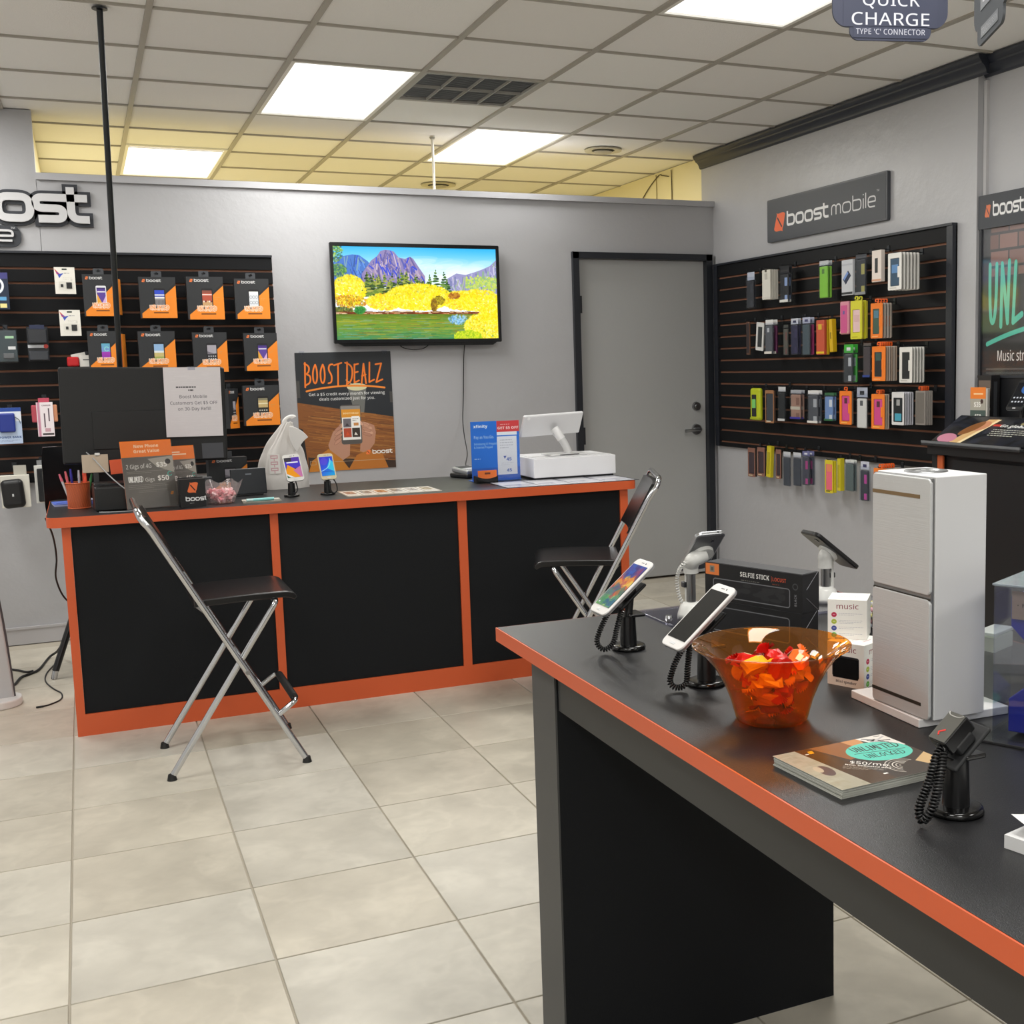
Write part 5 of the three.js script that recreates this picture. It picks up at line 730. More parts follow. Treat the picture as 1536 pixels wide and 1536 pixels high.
// [face x, z, y, width, height, depth of the stack, how many, style, label, turn]
function hang([xf, z, y, w, h, depth, n, style, say, turn = 0]) {
  const pitch = depth / n, d = Math.max(0.006, Math.min(pitch * (style.kind === 'window' && n > 1 ? 0.62 : 0.86), 0.03));
  const first = thing('phone_case_pack', n > 1 ? ORD[0] + ' pack of ' + say : say, 'phone case', [xf + d / 2, y, z], -PI / 2, n > 1 ? say.replace(/^the /, '') : undefined);
  first.rotation.set(0, -PI / 2, 0); first.rotateZ(turn); packShape(first, style, w, h, d);
  for (let k = 1; k < n; k++) { const c = first.clone(); c.name = numbered('phone_case_pack'); c.userData = { ...first.userData, label: ORD[k] + ' pack of ' + say }; c.position.x = xf + d / 2 + k * pitch; scene.add(c); if (style.caseList) c.traverse((m) => { if (m.name === 'phone_case') m.material = tint(style.caseList[k % style.caseList.length], 0.32); }); if (style.bodyList) c.traverse((m) => { if (m.name === style.bodyPart) m.material = tint(style.bodyList[k % style.bodyList.length], 0.4); }); }
  hookAt(rightBoard, RIGHT - 0.02, y + h / 2 + 0.006, z, RIGHT - 0.002 - xf + 0.012);
}
const S = {
  dgrey: { kind: 'blister', body: '#2e3036', headColor: '#b9c0d0', head: 0.22, accent: '#3c3f47' }, whiteCase: { kind: 'carton', body: '#d9d6cc', case: '#b9b6ae', iw: 0.3, ih: 0.2, iy: 0.28, foot: '#cfccc2', lens: '#5a584f' },
  blackWhite: { kind: 'blister', body: '#1d1f22', headColor: '#26282c', head: 0.2, foot: '#d8d8d4', accent: '#9ab0d8' }, green: { kind: 'blister', body: '#8ed23c', lens: '#5d8a3a', headColor: '#c9ccd0', headRough: 0.15, head: 0.12 },
  phoneBox: { kind: 'carton', body: '#c9ccd2', case: '#2a3550', iw: 0.62, ih: 0.2, iy: 0.0, turn: 0.75, accent: '#7a9ad8', foot: '#2c2e33', strip: '#b9bcc4' }, darkBag: { kind: 'blister', body: '#262830', headColor: '#3a3c44', head: 0.1, accent: '#b0a85a', foot: '#8a8c90' },
  tallWhite: { kind: 'carton', body: '#eadfd6', case: '#2b2d30', iw: 0.3, ih: 0.46, iy: 0.02, foot: '#d8a080' }, whiteFrame: { kind: 'window', body: '#e6e4df', case: '#2c4a66', iw: 0.68, ih: 0.76, accent: '#5a86b8', side: '#8a8a86', foot: '#c9c6be', notch: 1, caseList: ['#33506a', '#3a3c40'] },
  pinkShell: { kind: 'carton', body: '#d98fa0', round: 0.01, case: '#d05a90', iw: 0.7, ih: 0.84, lens: '#6a5a9a', foot: '#d8b09a' }, yellowPink: { kind: 'window', body: '#d8d435', case: '#e6c4c4', iw: 0.66, ih: 0.6, iy: -0.03, side: '#cdbf3a', accent: '#dcb6b4', foot: '#b8b020', tab: '#d8d435' },
  orangeFrame: { kind: 'window', body: '#ef7d23', case: '#3f5a50', iw: 0.56, ih: 0.72, ix: -0.05, tab: '#f2651e', side: '#6f6862', accent: '#4f7a90', accentAt: 0.28, notch: 1, foot: '#f7b070', bodyList: ['#c9c2ba', '#bdb2a6'], bodyPart: 'carton_front', caseList: ['#4c4f48', '#3a3c3e'] },
  orangeBlack: { kind: 'window', body: '#f07d20', case: '#26282c', iw: 0.56, ih: 0.72, ix: -0.05, tab: '#f2651e', side: '#75675c', accent: '#3c5550', accentAt: 0.3, notch: 1, foot: '#f7b070', bodyList: ['#c8bcb0', '#b9a493'], bodyPart: 'carton_front', caseList: ['#4a443e', '#3a3634'] },
  orangePink: { kind: 'window', body: '#f28026', case: '#d04a8c', iw: 0.66, ih: 0.76, tab: '#f2651e', side: '#7a6c60', lens: '#5c2c3a', foot: '#f7c060', notch: 1, bodyList: ['#c9beb2', '#b8aa98'], bodyPart: 'carton_front', caseList: ['#c9beb2', '#8a7a72'] },
  brownThin: { kind: 'slim', body: '#6b4a3a', case: '#33292a' }, tiltWhite: { kind: 'window', body: '#d6d6d4', case: '#303436', iw: 0.6, ih: 0.74, side: '#c9c9c6' }, greyWhite: { kind: 'blister', body: '#5a5d62', headColor: '#e2e1df', head: 0.14, foot: '#dcd6ce', lens: '#d0d2d4', bodyList: ['#6a2450'], bodyPart: 'phone_case' },
  clearGreen: { kind: 'blister', body: '#5c5a50', headColor: '#4a4c48', head: 0.1, accent: '#7a4a48' }, navy: { kind: 'blister', body: '#2b2a48', headColor: '#c9cdd8', head: 0.16, headMark: '#2a2c50', accent: '#3a3658' }, teal: { kind: 'blister', body: '#4c5a60', headColor: '#b8bcd0', head: 0.16, headMark: '#3a3e68', bodyList: ['#a02c64'], bodyPart: 'phone_case' },
  redBox: { kind: 'carton', body: '#c4553a', case: '#d8b43c', iw: 0.42, ih: 0.16, iy: 0.3, foot: '#e2c02c', strip: '#d86a48', bodyList: ['#d9ae1c'], bodyPart: 'carton_body' }, yellowBox: { kind: 'carton', body: '#d8b01a', case: '#8a7416', iw: 0.3, ih: 0.2, iy: 0.0 },
  greenCamo: { kind: 'blister', body: '#3b3f42', headColor: '#3fae3a', head: 0.22, headMark: '#dcdfe0', accent: '#c4c8ca', bodyList: ['#4fae4a'], bodyPart: 'phone_case' }, brownBag: { kind: 'blister', body: '#4c4244', headColor: '#6a605c', head: 0.08, foot: '#2a3f88' },
  whiteBlack: { kind: 'window', body: '#dedcd6', case: '#24272a', iw: 0.62, ih: 0.76, side: '#7d7f7c', notch: 1, foot: '#b9b6ae', caseList: ['#3a3c3c', '#b06a4a', '#3a3c3c'] }, lime: { kind: 'carton', body: '#b8c41c', round: 0.02, case: '#1c2024', iw: 0.46, ih: 0.68, ix: -0.05, accent: '#7ac86a', foot: '#a4b018' },
  brownClear: { kind: 'window', body: '#a0714f', case: '#3a3f48', iw: 0.84, ih: 0.84, side: '#5c4538', foot: '#e0d8c4' }, blackTag: { kind: 'blister', body: '#1c2022', headColor: '#d0d2d4', head: 0.14, foot: '#c9cacc' }, leopard: { kind: 'blister', body: '#a98370', headColor: '#a8aab0', head: 0.12, band: '#cfc7b2', foot: '#3a2f98', accent: '#8a6454' },
  greyTilt: { kind: 'blister', body: '#515459', headColor: '#e0dfdd', head: 0.12, accent: '#b4b6b8', foot: '#dcd8d2' }, blueWhite: { kind: 'blister', body: '#7a98c8', headColor: '#356a44', head: 0.1, accent: '#e2e6ea', foot: '#2f6a44' }, whiteBag: { kind: 'blister', body: '#e6e4dc', headColor: '#aeb4c4', head: 0.24, headMark: '#22242c', lens: '#5c5e60' },
  roundWhite: { kind: 'window', body: '#d9d8d8', case: '#1e2326', iw: 0.76, ih: 0.74, iy: -0.04, side: '#2a2d33', lens: '#9a9c9c', accent: '#49a0b8', accentAt: -0.3, bodyList: ['#d2d2dc', '#c4c4cc'], bodyPart: 'carton_front' }, thinGrey: { kind: 'slim', body: '#8c8680', case: '#6f6a64', tab: '#c8521e' },
  brownBox: { kind: 'window', body: '#8a6052', case: '#3c2f36', iw: 0.76, ih: 0.74, side: '#3a2c26', foot: '#d8c8a0' }, yellowEdge: { kind: 'carton', body: '#cfc022', case: '#b0a41c', iw: 0.6, ih: 0.7 }, slate: { kind: 'blister', body: '#41464e', headColor: '#c6c9ce', head: 0.14, headRough: 0.15 }, slatePink: { kind: 'blister', body: '#474a55', headColor: '#6a6c98', head: 0.14, accent: '#b8488a', headMark: '#dcdde6' },
  pinkYellow: { kind: 'window', body: '#d9c62a', case: '#ea6a80', iw: 0.8, ih: 0.8, side: '#d9ca22', accent: '#e88a60', accentAt: 0.36, foot: '#3a3626' }, clearGrey: { kind: 'blister', body: '#5d6b68', headColor: '#d2d4d0', head: 0.1 }, magenta: { kind: 'blister', body: '#3d4048', headColor: '#c9ccda', head: 0.2, headMark: '#2f3058', accent: '#c04a9a' },
};
const GOODS = [
  [3.784, -6.552, 1.874, 0.09, 0.22, 0.041, 1, S.dgrey, 'dark grey phone case in a clear bag, first on the top row'], [3.764, -6.313, 1.891, 0.093, 0.176, 0.061, 4, S.whiteCase, 'the cream white cartons on the top row'], [3.784, -6.147, 1.884, 0.1, 0.21, 0.041, 2, S.blackWhite, 'the black bags with white feet on the top row'],
  [3.78, -5.727, 1.88, 0.093, 0.206, 0.045, 2, S.green, 'the lime green cases on the top row'], [3.8, -5.52, 1.876, 0.105, 0.19, 0.02, 1, S.phoneBox, 'silver carton with a tilted phone picture on the top row'], [3.795, -5.393, 1.882, 0.1, 0.211, 0.02, 1, S.darkBag, 'dark clear bag right of the silver phone carton'],
  [3.79, -5.24, 1.914, 0.081, 0.163, 0.03, 1, S.tallWhite, 'tall pinkish white carton with a black slot, top row'], [3.70, -4.963, 1.864, 0.109, 0.181, 0.125, 6, S.whiteFrame, 'the white framed cases at the right end of the top row'],
  [3.80, -5.548, 1.661, 0.085, 0.179, 0.02, 1, S.pinkShell, 'pink case in a rounded shell, upper middle of the board'], [3.772, -5.395, 1.644, 0.103, 0.203, 0.053, 2, S.yellowPink, 'the yellow cartons with a pale pink case'], [3.752, -5.185, 1.631, 0.102, 0.18, 0.073, 4, S.orangeFrame, 'the upper orange cartons with a greenish case'],
  [3.81, -6.617, 1.581, 0.04, 0.204, 0.01, 1, S.brownThin, 'narrow brown carton, first on the second row'], [3.81, -6.47, 1.588, 0.09, 0.172, 0.012, 1, S.tiltWhite, 'white carton hanging tilted on the second row', -0.1], [3.764, -6.3, 1.581, 0.09, 0.203, 0.061, 2, S.greyWhite, 'the grey cases under a white header on the second row'],
  [3.8, -6.165, 1.558, 0.052, 0.18, 0.025, 1, S.clearGreen, 'olive case in a clear bag on the second row'], [3.785, -6.04, 1.575, 0.08, 0.209, 0.036, 2, S.navy, 'the navy blue cases on the second row'], [3.772, -5.9, 1.572, 0.084, 0.216, 0.053, 2, S.teal, 'the blue grey cases on the second row'], [3.784, -5.76, 1.562, 0.08, 0.193, 0.041, 2, S.redBox, 'the red cartons with yellow ends on the second row'], [3.786, -5.658, 1.569, 0.03, 0.182, 0.037, 1, S.yellowBox, 'yellow carton seen edge-on beside the red cartons', 0.06],
  [3.768, -5.475, 1.413, 0.09, 0.206, 0.057, 2, S.greenCamo, 'the green topped packs on the third row'], [3.80, -5.345, 1.429, 0.07, 0.181, 0.02, 1, S.brownBag, 'brown case in a clear bag with a blue foot, third row'], [3.74, -5.149, 1.41, 0.115, 0.178, 0.085, 6, S.orangeBlack, 'the orange cartons with a black case, third row'], [3.736, -4.918, 1.402, 0.102, 0.177, 0.089, 5, S.whiteBlack, 'the white cartons with a black case, third row'],
  [3.78, -6.49, 1.172, 0.118, 0.2, 0.045, 1, S.lime, 'lime yellow rounded carton, first on the fourth row'], [3.80, -6.345, 1.16, 0.1, 0.2, 0.02, 1, S.brownClear, 'brown edged clear carton on the fourth row'], [3.802, -6.215, 1.179, 0.084, 0.205, 0.02, 1, S.blackTag, 'black case with white tags on the fourth row'], [3.78, -6.025, 1.18, 0.12, 0.169, 0.045, 2, S.leopard, 'the speckled brown cases with a purple foot'],
  [3.78, -5.84, 1.171, 0.115, 0.186, 0.045, 2, S.greyTilt, 'the grey cases under a white header, fourth row'], [3.79, -5.69, 1.174, 0.093, 0.157, 0.035, 2, S.blueWhite, 'the blue and white cases with a green header'], [3.80, -5.535, 1.172, 0.115, 0.184, 0.02, 1, S.orangePink, 'single orange carton with a pink case, fourth row'], [3.80, -5.39, 1.174, 0.1, 0.22, 0.02, 1, S.whiteBag, 'white phone case in a clear bag, fourth row'],
  [3.784, -5.215, 1.16, 0.115, 0.183, 0.041, 3, S.orangePink, 'the three orange cartons with a pink case, fourth row'], [3.732, -4.975, 1.183, 0.1, 0.166, 0.07, 5, S.roundWhite, 'the rounded white packs with a black case'], [3.77, -4.845, 1.188, 0.075, 0.17, 0.05, 4, S.thinGrey, 'the thin grey packs at the end of the fourth row'],
  [3.80, -6.571, 0.804, 0.09, 0.183, 0.022, 1, S.brownBox, 'first brown box hung below the board'], [3.805, -6.462, 0.814, 0.09, 0.181, 0.02, 1, S.brownBox, 'second brown box hung below the board'], [3.796, -6.355, 0.822, 0.05, 0.194, 0.029, 1, S.yellowEdge, 'yellow carton tilted between brown boxes, lowest row', -0.08], [3.805, -6.255, 0.813, 0.058, 0.179, 0.016, 1, S.brownBox, 'third narrow brown box hung below the board'],
  [3.80, -6.16, 0.79, 0.083, 0.207, 0.02, 1, S.slate, 'first dark grey case hung below the board'], [3.80, -6.045, 0.796, 0.09, 0.2, 0.02, 1, S.slate, 'second dark grey case hung below the board'], [3.764, -5.9, 0.814, 0.08, 0.198, 0.061, 2, S.slatePink, 'the grey cases with pink bands, lowest row'],
  [3.784, -5.675, 0.782, 0.08, 0.186, 0.041, 1, S.pinkYellow, 'pink case in a yellow carton, lowest row'], [3.788, -5.585, 0.799, 0.03, 0.182, 0.037, 1, S.yellowEdge, 'yellow carton seen edge-on, lowest row'], [3.79, -5.49, 0.801, 0.085, 0.174, 0.034, 2, S.clearGrey, 'the grey green cases under a white header, lowest row'], [3.78, -5.345, 0.781, 0.08, 0.214, 0.045, 1, S.magenta, 'dark case with magenta bands beside the silver tower speaker'],
  [3.724, -5.11, 0.783, 0.115, 0.175, 0.09, 6, S.orangePink, 'the orange cartons hanging behind the silver tower speaker'],
];
// packs hung below the board use a longer drop: their hooks sit in its lowest slot
GOODS.forEach(hang);

// ------------------------------------------------------------------ display table
const TT = 0.885;
{
  const x0 = 0.758, x1 = 1.6, z0 = -2.395, z1 = 0.35, t = thing('display_table', 'long black display table with an orange edge, filling the lower right', 'table', [(x0 + x1) / 2, 0, (z0 + z1) / 2]);
  const W = x1 - x0, L = z1 - z0, grey = M('#414242', 0.5);
  part(t, 'table_top', mbox(W - 0.006, 0.0285, L - 0.006), blackLam, [0, TT - 0.01425, 0]);
  for (const s of [-1, 1]) { part(t, 'edge_band', mbox(0.003, 0.0285, L), orangeLam, [s * (W / 2 - 0.0015), TT - 0.0148, 0]); part(t, 'edge_band', mbox(W - 0.006, 0.0285, 0.003), orangeLam, [0, TT - 0.0148, s * (L / 2 - 0.0015)]); }
  const px0 = 0.803 - (x0 + x1) / 2, px1 = 1.45 - (x0 + x1) / 2, zc = (z0 + z1) / 2;
  for (const z of [-2.225, 0.18]) { part(t, 'end_panel', mbox(px1 - px0, TT - 0.03, 0.13), panelBlack, [(px0 + px1) / 2, (TT - 0.03) / 2, z - zc]); part(t, 'panel_edge', mbox(0.004, TT - 0.032, 0.13), grey, [px0 - 0.002, (TT - 0.032) / 2, z - zc]); }
  part(t, 'apron', mbox(0.02, 0.096, 2.26), M('#262727', 0.5), [px0 + 0.012, TT - 0.03 - 0.048, -1.025 - zc]);
  part(t, 'apron', mbox(0.02, 0.096, 2.26), M('#2f3030', 0.5), [px1 - 0.02, TT - 0.03 - 0.048, -1.025 - zc]);
}
{
  // clear acrylic plate along the far edge with screws
  const t = thing('acrylic_plate', 'clear acrylic plate lying along the far end of the table', 'plate', [1.33, TT, -2.27]);
  part(t, 'plate', rbox(0.5, 0.005, 0.22, 0.0015), M('#e6e6f2', 0.06, { transmission: 1, ior: 1.45 }), [0, 0.0028, 0]);
  for (const [x, z] of [[-0.225, 0.0], [-0.225, 0.09], [0.225, 0.09], [0.225, -0.09]]) part(t, 'screw', cyl(0.007, 0.009, 0.006, 20), chrome, [x, 0.0083, z]);
}
{
  const galaxy = glowSheet.cell(128, 220, (g, W, H) => { const r = rngOf(8), Y = ['#3a2f78', '#4a3f98', '#2f6ac0', '#2a5ab0', '#8a3a6a', '#d0503a', '#f0b83c', '#f6e06a', '#e8703a', '#c84a48', '#4a8a8a', '#8ac06a', '#4f9a58', '#3f7a6a', '#2f5a8a', '#e8e0a0']; const gr = g.createLinearGradient(0, 0, 0, H); gr.addColorStop(0, '#4a4aa0'); gr.addColorStop(0.4, '#e0803c'); gr.addColorStop(0.65, '#8a5a78'); gr.addColorStop(1, '#4a9a58'); g.fillStyle = gr; g.fillRect(0, 0, W, H);
    for (let i = 0; i < 150; i++) { const x = r() * W, y = r() * H, v = y / H, pick = v < 0.3 ? [0, 1, 2, 3, 4] : v < 0.55 ? [5, 6, 7, 8, 9, 4] : v < 0.75 ? [9, 8, 14, 13, 10] : [10, 11, 12, 15, 13, 14]; g.fillStyle = Y[pick[Math.floor(r() * pick.length)]]; g.globalAlpha = 0.55; const a = r() * 6.3, s = 10 + r() * 26; g.beginPath(); for (let k = 0; k < 4; k++) g.lineTo(x + Math.cos(a + k * 1.57) * s * (0.6 + r() * 0.5), y + Math.sin(a + k * 1.57) * s * (0.6 + r() * 0.5)); g.fill(); } g.globalAlpha = 1; fill(g, '#e8f0f4', 12, H - 18, 10, 8); });
  const o1 = { elev: 40, col: 0.055, lip: 1, center: [0, 0.121, 0.01], w: 0.07, l: 0.138 };
  const a = displayStand('black phone stand with coiled cord at the far corner of the table', [0.925, TT, -2.08], -PI / 2, o1);
  phone('white phone with a colourful screen at the far corner of the table', a, o1, galaxy, M('#e6e4e2', 0.22));
  const o2 = { elev: 40, col: 0.055, lip: 1, center: [0, 0.118, 0.012], w: 0.07, l: 0.142 };
  const b = displayStand('black phone stand with coiled cord just left of the orange bowl', [0.934, TT, -1.775], -PI / 2, o2);
  phone('white phone with a dark blank screen left of the orange bowl', b, o2, null, M('#e6e4e2', 0.22));
  // in the stand's frame: x along the table, z towards the customer side
  const loop = (pts) => coil(pts, 0.0042, 0.0017, 46);
  part(a, 'coiled_cord', loop([[0.0, 0.098, 0.026], [0.004, 0.086, 0.036], [0.008, 0.05, 0.06], [0.01, 0.022, 0.07], [0.016, 0.009, 0.06], [0.02, 0.016, 0.044], [0.016, 0.05, 0.03], [0.008, 0.085, 0.015]]), M('#0d0d0e', 0.35));
  part(b, 'coiled_cord', loop([[0.0, 0.092, 0.034], [0.004, 0.075, 0.044], [0.01, 0.04, 0.068], [0.014, 0.016, 0.076], [0.018, 0.008, 0.068], [0.022, 0.012, 0.052], [0.016, 0.04, 0.044], [0.006, 0.078, 0.034]]), M('#0d0d0e', 0.35));
  // third stand: a bare anti-theft block without its phone
  const o3 = { elev: 40, col: 0.06, lip: 1, center: [0, 0.098, 0.006] };
  const c = displayStand('black phone stand without a phone, right of the leaflet stack', [0.923, TT, -1.112], -PI / 2, o3);
  const blk = part(c, 'sensor_block', rbox(0.031, 0.045, 0.022, 0.003, 2), M('#0b0b0c', 0.25), [0, 0.098 + 0.77 * 0.002, 0.006 + 0.64 * 0.002], [-(50 * D2R), 0, 0]);
  part(blk, 'grey_face', rbox(0.0285, 0.042, 0.0015, 0.0006), M('#54534e', 0.35), [0, 0, 0.0112]); part(blk, 'red_mark', extrude(stroke([[0.004, 0.004], [-0.004, -0.001], [-0.001, 0.002], [-0.004, -0.001], [-0.001, -0.005]], 0.002), 0.0006), M('#d8342c', 0.4), [-0.001, -0.009, 0.0119]); part(blk, 'face_lip', tube([[-0.013, 0.02, 0], [-0.008, 0.016, 0], [0.006, 0.016, 0], [0.013, 0.02, 0]], 0.0009, 20, 6), M('#9a9994', 0.3), [0, 0, 0.012]);
  part(c, 'coiled_cord', loop([[0.0, 0.084, 0.02], [0.004, 0.078, 0.032], [0.01, 0.05, 0.048], [0.014, 0.018, 0.066], [0.02, 0.008, 0.066], [0.026, 0.02, 0.058], [0.02, 0.05, 0.042], [0.008, 0.08, 0.026]]), M('#0d0d0e', 0.35)); part(c, 'cord_sleeve', tube([[0.0, 0.089, 0.013], [0.002, 0.084, 0.026]], 0.0062, 8, 12), M('#b9bab8', 0.3));
}
// white stands at the far side, their phones turned away
function whiteStand(say, pos, turn, o, sayPhone, shellMat, backMat) {
  const t = thing('phone_stand', say, 'phone stand', pos, turn), w = M('#dcdcd8', 0.3), e = o.elev * D2R, nrm = [0, Math.cos(e), Math.sin(e)], c = o.center, back = (d) => [c[0], c[1] - nrm[1] * d, c[2] - nrm[2] * d];
  part(t, 'base', new THREE.LatheGeometry([[0.0001, 0], [0.031, 0], [0.03, 0.01], [0.024, 0.028], [0.016, 0.034], [0.0001, 0.035]].map(([x, y]) => new THREE.Vector2(x, y)), 36), w);
  part(t, 'steel_column', shift(cyl(0.0098, 0.0098, o.col, 24), 0, 0.034 + o.col / 2), steel); part(t, 'rear_rail', rbox(0.012, o.col + 0.04, 0.008, 0.002), w, [0, 0.034 + (o.col + 0.03) / 2, 0.016]); part(t, 'rail_clip', rbox(0.016, 0.012, 0.014, 0.002), M('#3c3e42', 0.3), [0.004, 0.034 + o.col * 0.55, 0.018]);
  part(t, 'head', tube([[0, 0.034 + o.col - 0.002, 0], [0, 0.034 + o.col + 0.014, 0.0], [0, c[1] - nrm[1] * 0.02, c[2] - nrm[2] * 0.02], back(0.011)], 0.0165, 18, 20), w); part(t, 'head_disc', cyl(0.025, 0.0235, 0.009, 32), w, back(0.0095), [PI / 2 - (PI / 2 - e), 0, 0]);
  t.children[t.children.length - 1].rotation.set(PI / 2 - e, 0, 0);
  part(t, 'cord', coil([back(0.012), [0.02, c[1] - 0.02, c[2] - 0.012], [0.026, c[1] - 0.05, 0.012], [0.022, 0.05, 0.016], [0.016, 0.03, 0.01]], 0.0034, 0.0014, 26), w);
  const p = thing('phone', sayPhone, 'phone'); t.updateMatrixWorld(true); p.position.copy(t.localToWorld(new THREE.Vector3(...c))); p.rotation.set(0, turn, 0); p.rotateX(-(PI / 2 - e));
  part(p, 'phone_body', extrude(roundRect(o.w, o.l, 0.01), 0.005, 0.002).translate(0, 0, -0.0025), shellMat); part(p, 'screen', rbox(o.w - 0.006, o.l - 0.024, 0.001, 0.0004), gloss, [0, 0, 0.0048]); part(p, 'back_cover', extrude(roundRect(o.w - 0.004, o.l - 0.004, 0.009), 0.0008).translate(0, 0, -0.0053), backMat); part(p, 'camera_lens', rbox(0.008, 0.011, 0.002, 0.0009), M('#3a3a3e', 0.2), [-o.w * 0.14, o.l * 0.34, -0.0056]); part(p, 'jack_hole', cyl(0.0022, 0.0022, 0.002, 12), black, [-o.w * 0.24, o.l / 2 + 0.0015, 0.0]);
  return t;
}
whiteStand('white phone stand with steel column at the far edge of the table, left', [1.15, TT + 0.0054, -2.25], PI + 0.0, { elev: 44, col: 0.065, center: [-0.026, 0.142, 0.0], w: 0.066, l: 0.126 }, 'silver phone seen from behind on the white stand, far edge of the table', silver, M('#77787a', 0.35, { metalness: 0.5 }));
whiteStand('white phone stand with steel column behind the white music boxes', [1.49, TT + 0.0054, -2.25], PI / 2, { elev: 38, col: 0.045, center: [0, 0.118, 0.012], w: 0.07, l: 0.138 }, 'black phone seen edge-on on the white stand behind the music boxes', M('#141416', 0.3), M('#1b1c1f', 0.35));
{
  // two long selfie stick cartons, one on the other
  const a = [1.111, -2.115], b = [1.193, -1.881], len = Math.hypot(b[0] - a[0], b[1] - a[1]), turn = -Math.atan2(b[1] - a[1], b[0] - a[0]), W = len, H = 0.074, D = 0.05;
  const dir = [Math.cos(-turn), Math.sin(-turn)], inn = [-dir[1], dir[0]].map((v) => -v);
  const cell = sheet.cell(480, 150, (g, w, h) => { fill(g, '#141416', 0, 0, w, h); fill(g, '#e8803c', 4, 3, 70, 46); fill(g, '#8a8478', 26, 12, 24, 26); fill(g, '#5a564e', 32, 18, 12, 14); text(g, 'SELFIE STICK', 180, 40, 27, '#ecebe6', { weight: 'bold', wide: 144 }); text(g, '|', 328, 39, 24, '#d2502c'); text(g, 'LOCUST', 338, 40, 22, '#d2502c', { weight: 'bold', wide: 66 }); greek(g, 186, 54, 150, 1, 6, '#77736c', 3, 4); greek(g, 338, 52, 60, 1, 6, '#8a3a22', 3, 2);
    g.strokeStyle = '#77787c'; g.lineWidth = 4; g.beginPath(); g.roundRect(44, 62, 376, 72, 10); g.fillStyle = '#1b1b1e'; g.fill(); g.stroke(); const r = rngOf(4); for (let i = 0; i < 24; i++) { g.fillStyle = '#2a2a2c'; g.beginPath(); g.ellipse(70 + r() * 320, 74 + r() * 46, 10 + r() * 22, 5 + r() * 6, 0, 0, 7); g.fill(); } g.save(); g.translate(452, 126); g.rotate(-PI / 2); text(g, 'BLACK', 0, 0, 15, '#8a8a8e', { weight: 'bold' }); g.restore(); g.strokeStyle = '#4a4a4e'; g.beginPath(); g.arc(446, 50, 11, 0, 6.3); g.stroke(); });
  const cx = (a[0] + b[0]) / 2 + inn[0] * D / 2, cz = (a[1] + b[1]) / 2 + inn[1] * D / 2;
  [['lower of two stacked black selfie stick cartons behind the orange bowl', TT + 0.0001], ['upper of two stacked black selfie stick cartons behind the orange bowl', TT + H + 0.0008]].forEach(([say, y], i) => {
    const cellOf = i ? cell : sheet.cell(300, 94, (g, w, h) => { fill(g, '#141416', 0, 0, w, h); g.strokeStyle = '#77787c'; g.lineWidth = 2.5; g.fillStyle = '#1b1b1e'; g.beginPath(); g.roundRect(28, 16, 236, 60, 7); g.fill(); g.stroke(); });
    const t = thing('selfie_stick_carton', say, 'box', [cx + i * 0.002, y, cz], turn, undefined); printPart(t, 'carton', W, H, D, cellOf, M('#17171a', 0.4), [0, H / 2, 0]);
    part(t, 'top_flap', box(W - 0.004, 0.0012, D - 0.004), M('#2a2b2f', 0.4), [0, H + 0.0002, 0]); for (const [y0, y1] of [[H, H - 0.03], [0.002, 0.028]]) part(t, 'flap_crease', rod([W / 2 + 0.0003, y0, -D / 2 + 0.004], [W / 2 + 0.0003, y1, D / 2 - 0.012], 0.0005, 5), M('#77777c', 0.4));
  });
}
{
  // two white cartons of music players
  const face = sheet.cell(220, 240, (g, w, h) => { fill(g, '#ecebe4', 0, 0, w, h); text(g, 'music', 46, 56, 44, '#7a2a34', { wide: 128 }); [['#b8284a', 92], ['#a8b83c', 134], ['#3a4a98', 174], ['#6ab84a', 214]].forEach(([c, y], i) => { g.fillStyle = c; g.beginPath(); g.arc(36, y, 15, 0, 7); g.fill(); g.fillStyle = 'rgba(240,240,240,0.55)'; g.fillRect(29, y - 3, 14, 5); greek(g, 62, y - 8, 140, i === 1 ? 3 : 2, 9, '#a9aab4', 2, i + 2); }); greek(g, 40, 234, 90, 1, 6, '#5a5a60', 6, 3); });
  const win = sheet.cell(220, 240, (g, w, h) => { fill(g, '#e6e5de', 0, 0, w, h); text(g, 'music', 46, 50, 42, '#7a2a34', { wide: 128 }); g.fillStyle = '#121318'; g.beginPath(); g.roundRect(30, 74, 160, 118, 14); g.fill(); fill(g, '#1c2c48', 60, 100, 40, 70); fill(g, '#0a0a0c', 110, 90, 66, 86); text(g, 'Mini speaker', 50, 222, 20, '#4a4a4e', { weight: 'bold' }); });
  const topC = sheet.cell(120, 120, (g, w, h) => { fill(g, '#f0efe9', 0, 0, w, h); text(g, 'music', 26, 70, 26, '#c8a0a4'); fill(g, '#c9a0a4', 40, 90, 40, 4); });
  const side = M('#e9e8e1', 0.45);
  const carton = (say, pos, turn, w, h, d) => {
    const t = thing('music_player_carton', say, 'box', pos, turn), m = part(t, 'carton', printed(w, h, d, face, [4]), side, [0, h / 2, 0]), uv = m.geometry.attributes.uv;
    const put = (f, cell) => { for (let i = 0; i < 4; i++) { const k = f * 4 + i; uv.setXY(k, cell[0] + (i % 2) * (cell[2] - cell[0]), cell[1] + (i < 2 ? 1 : 0) * (cell[3] - cell[1])); } }; put(1, win); put(2, topC);
    m.material = [side, 'print', 'print', side, 'print', side]; lazy(m);
    part(t, 'window_pane', box(0.0008, h * 0.46, d * 0.68), gloss, [-w / 2 - 0.0003, h * 0.42, 0]);
  };
  carton('lower white music carton with a dark window, right of the bowl', [1.163, TT, -1.66], 0.4, 0.072, 0.075, 0.072);
  carton('upper white music carton standing turned on the lower one', [1.168, TT + 0.0752, -1.69], -0.72, 0.066, 0.068, 0.062);
}
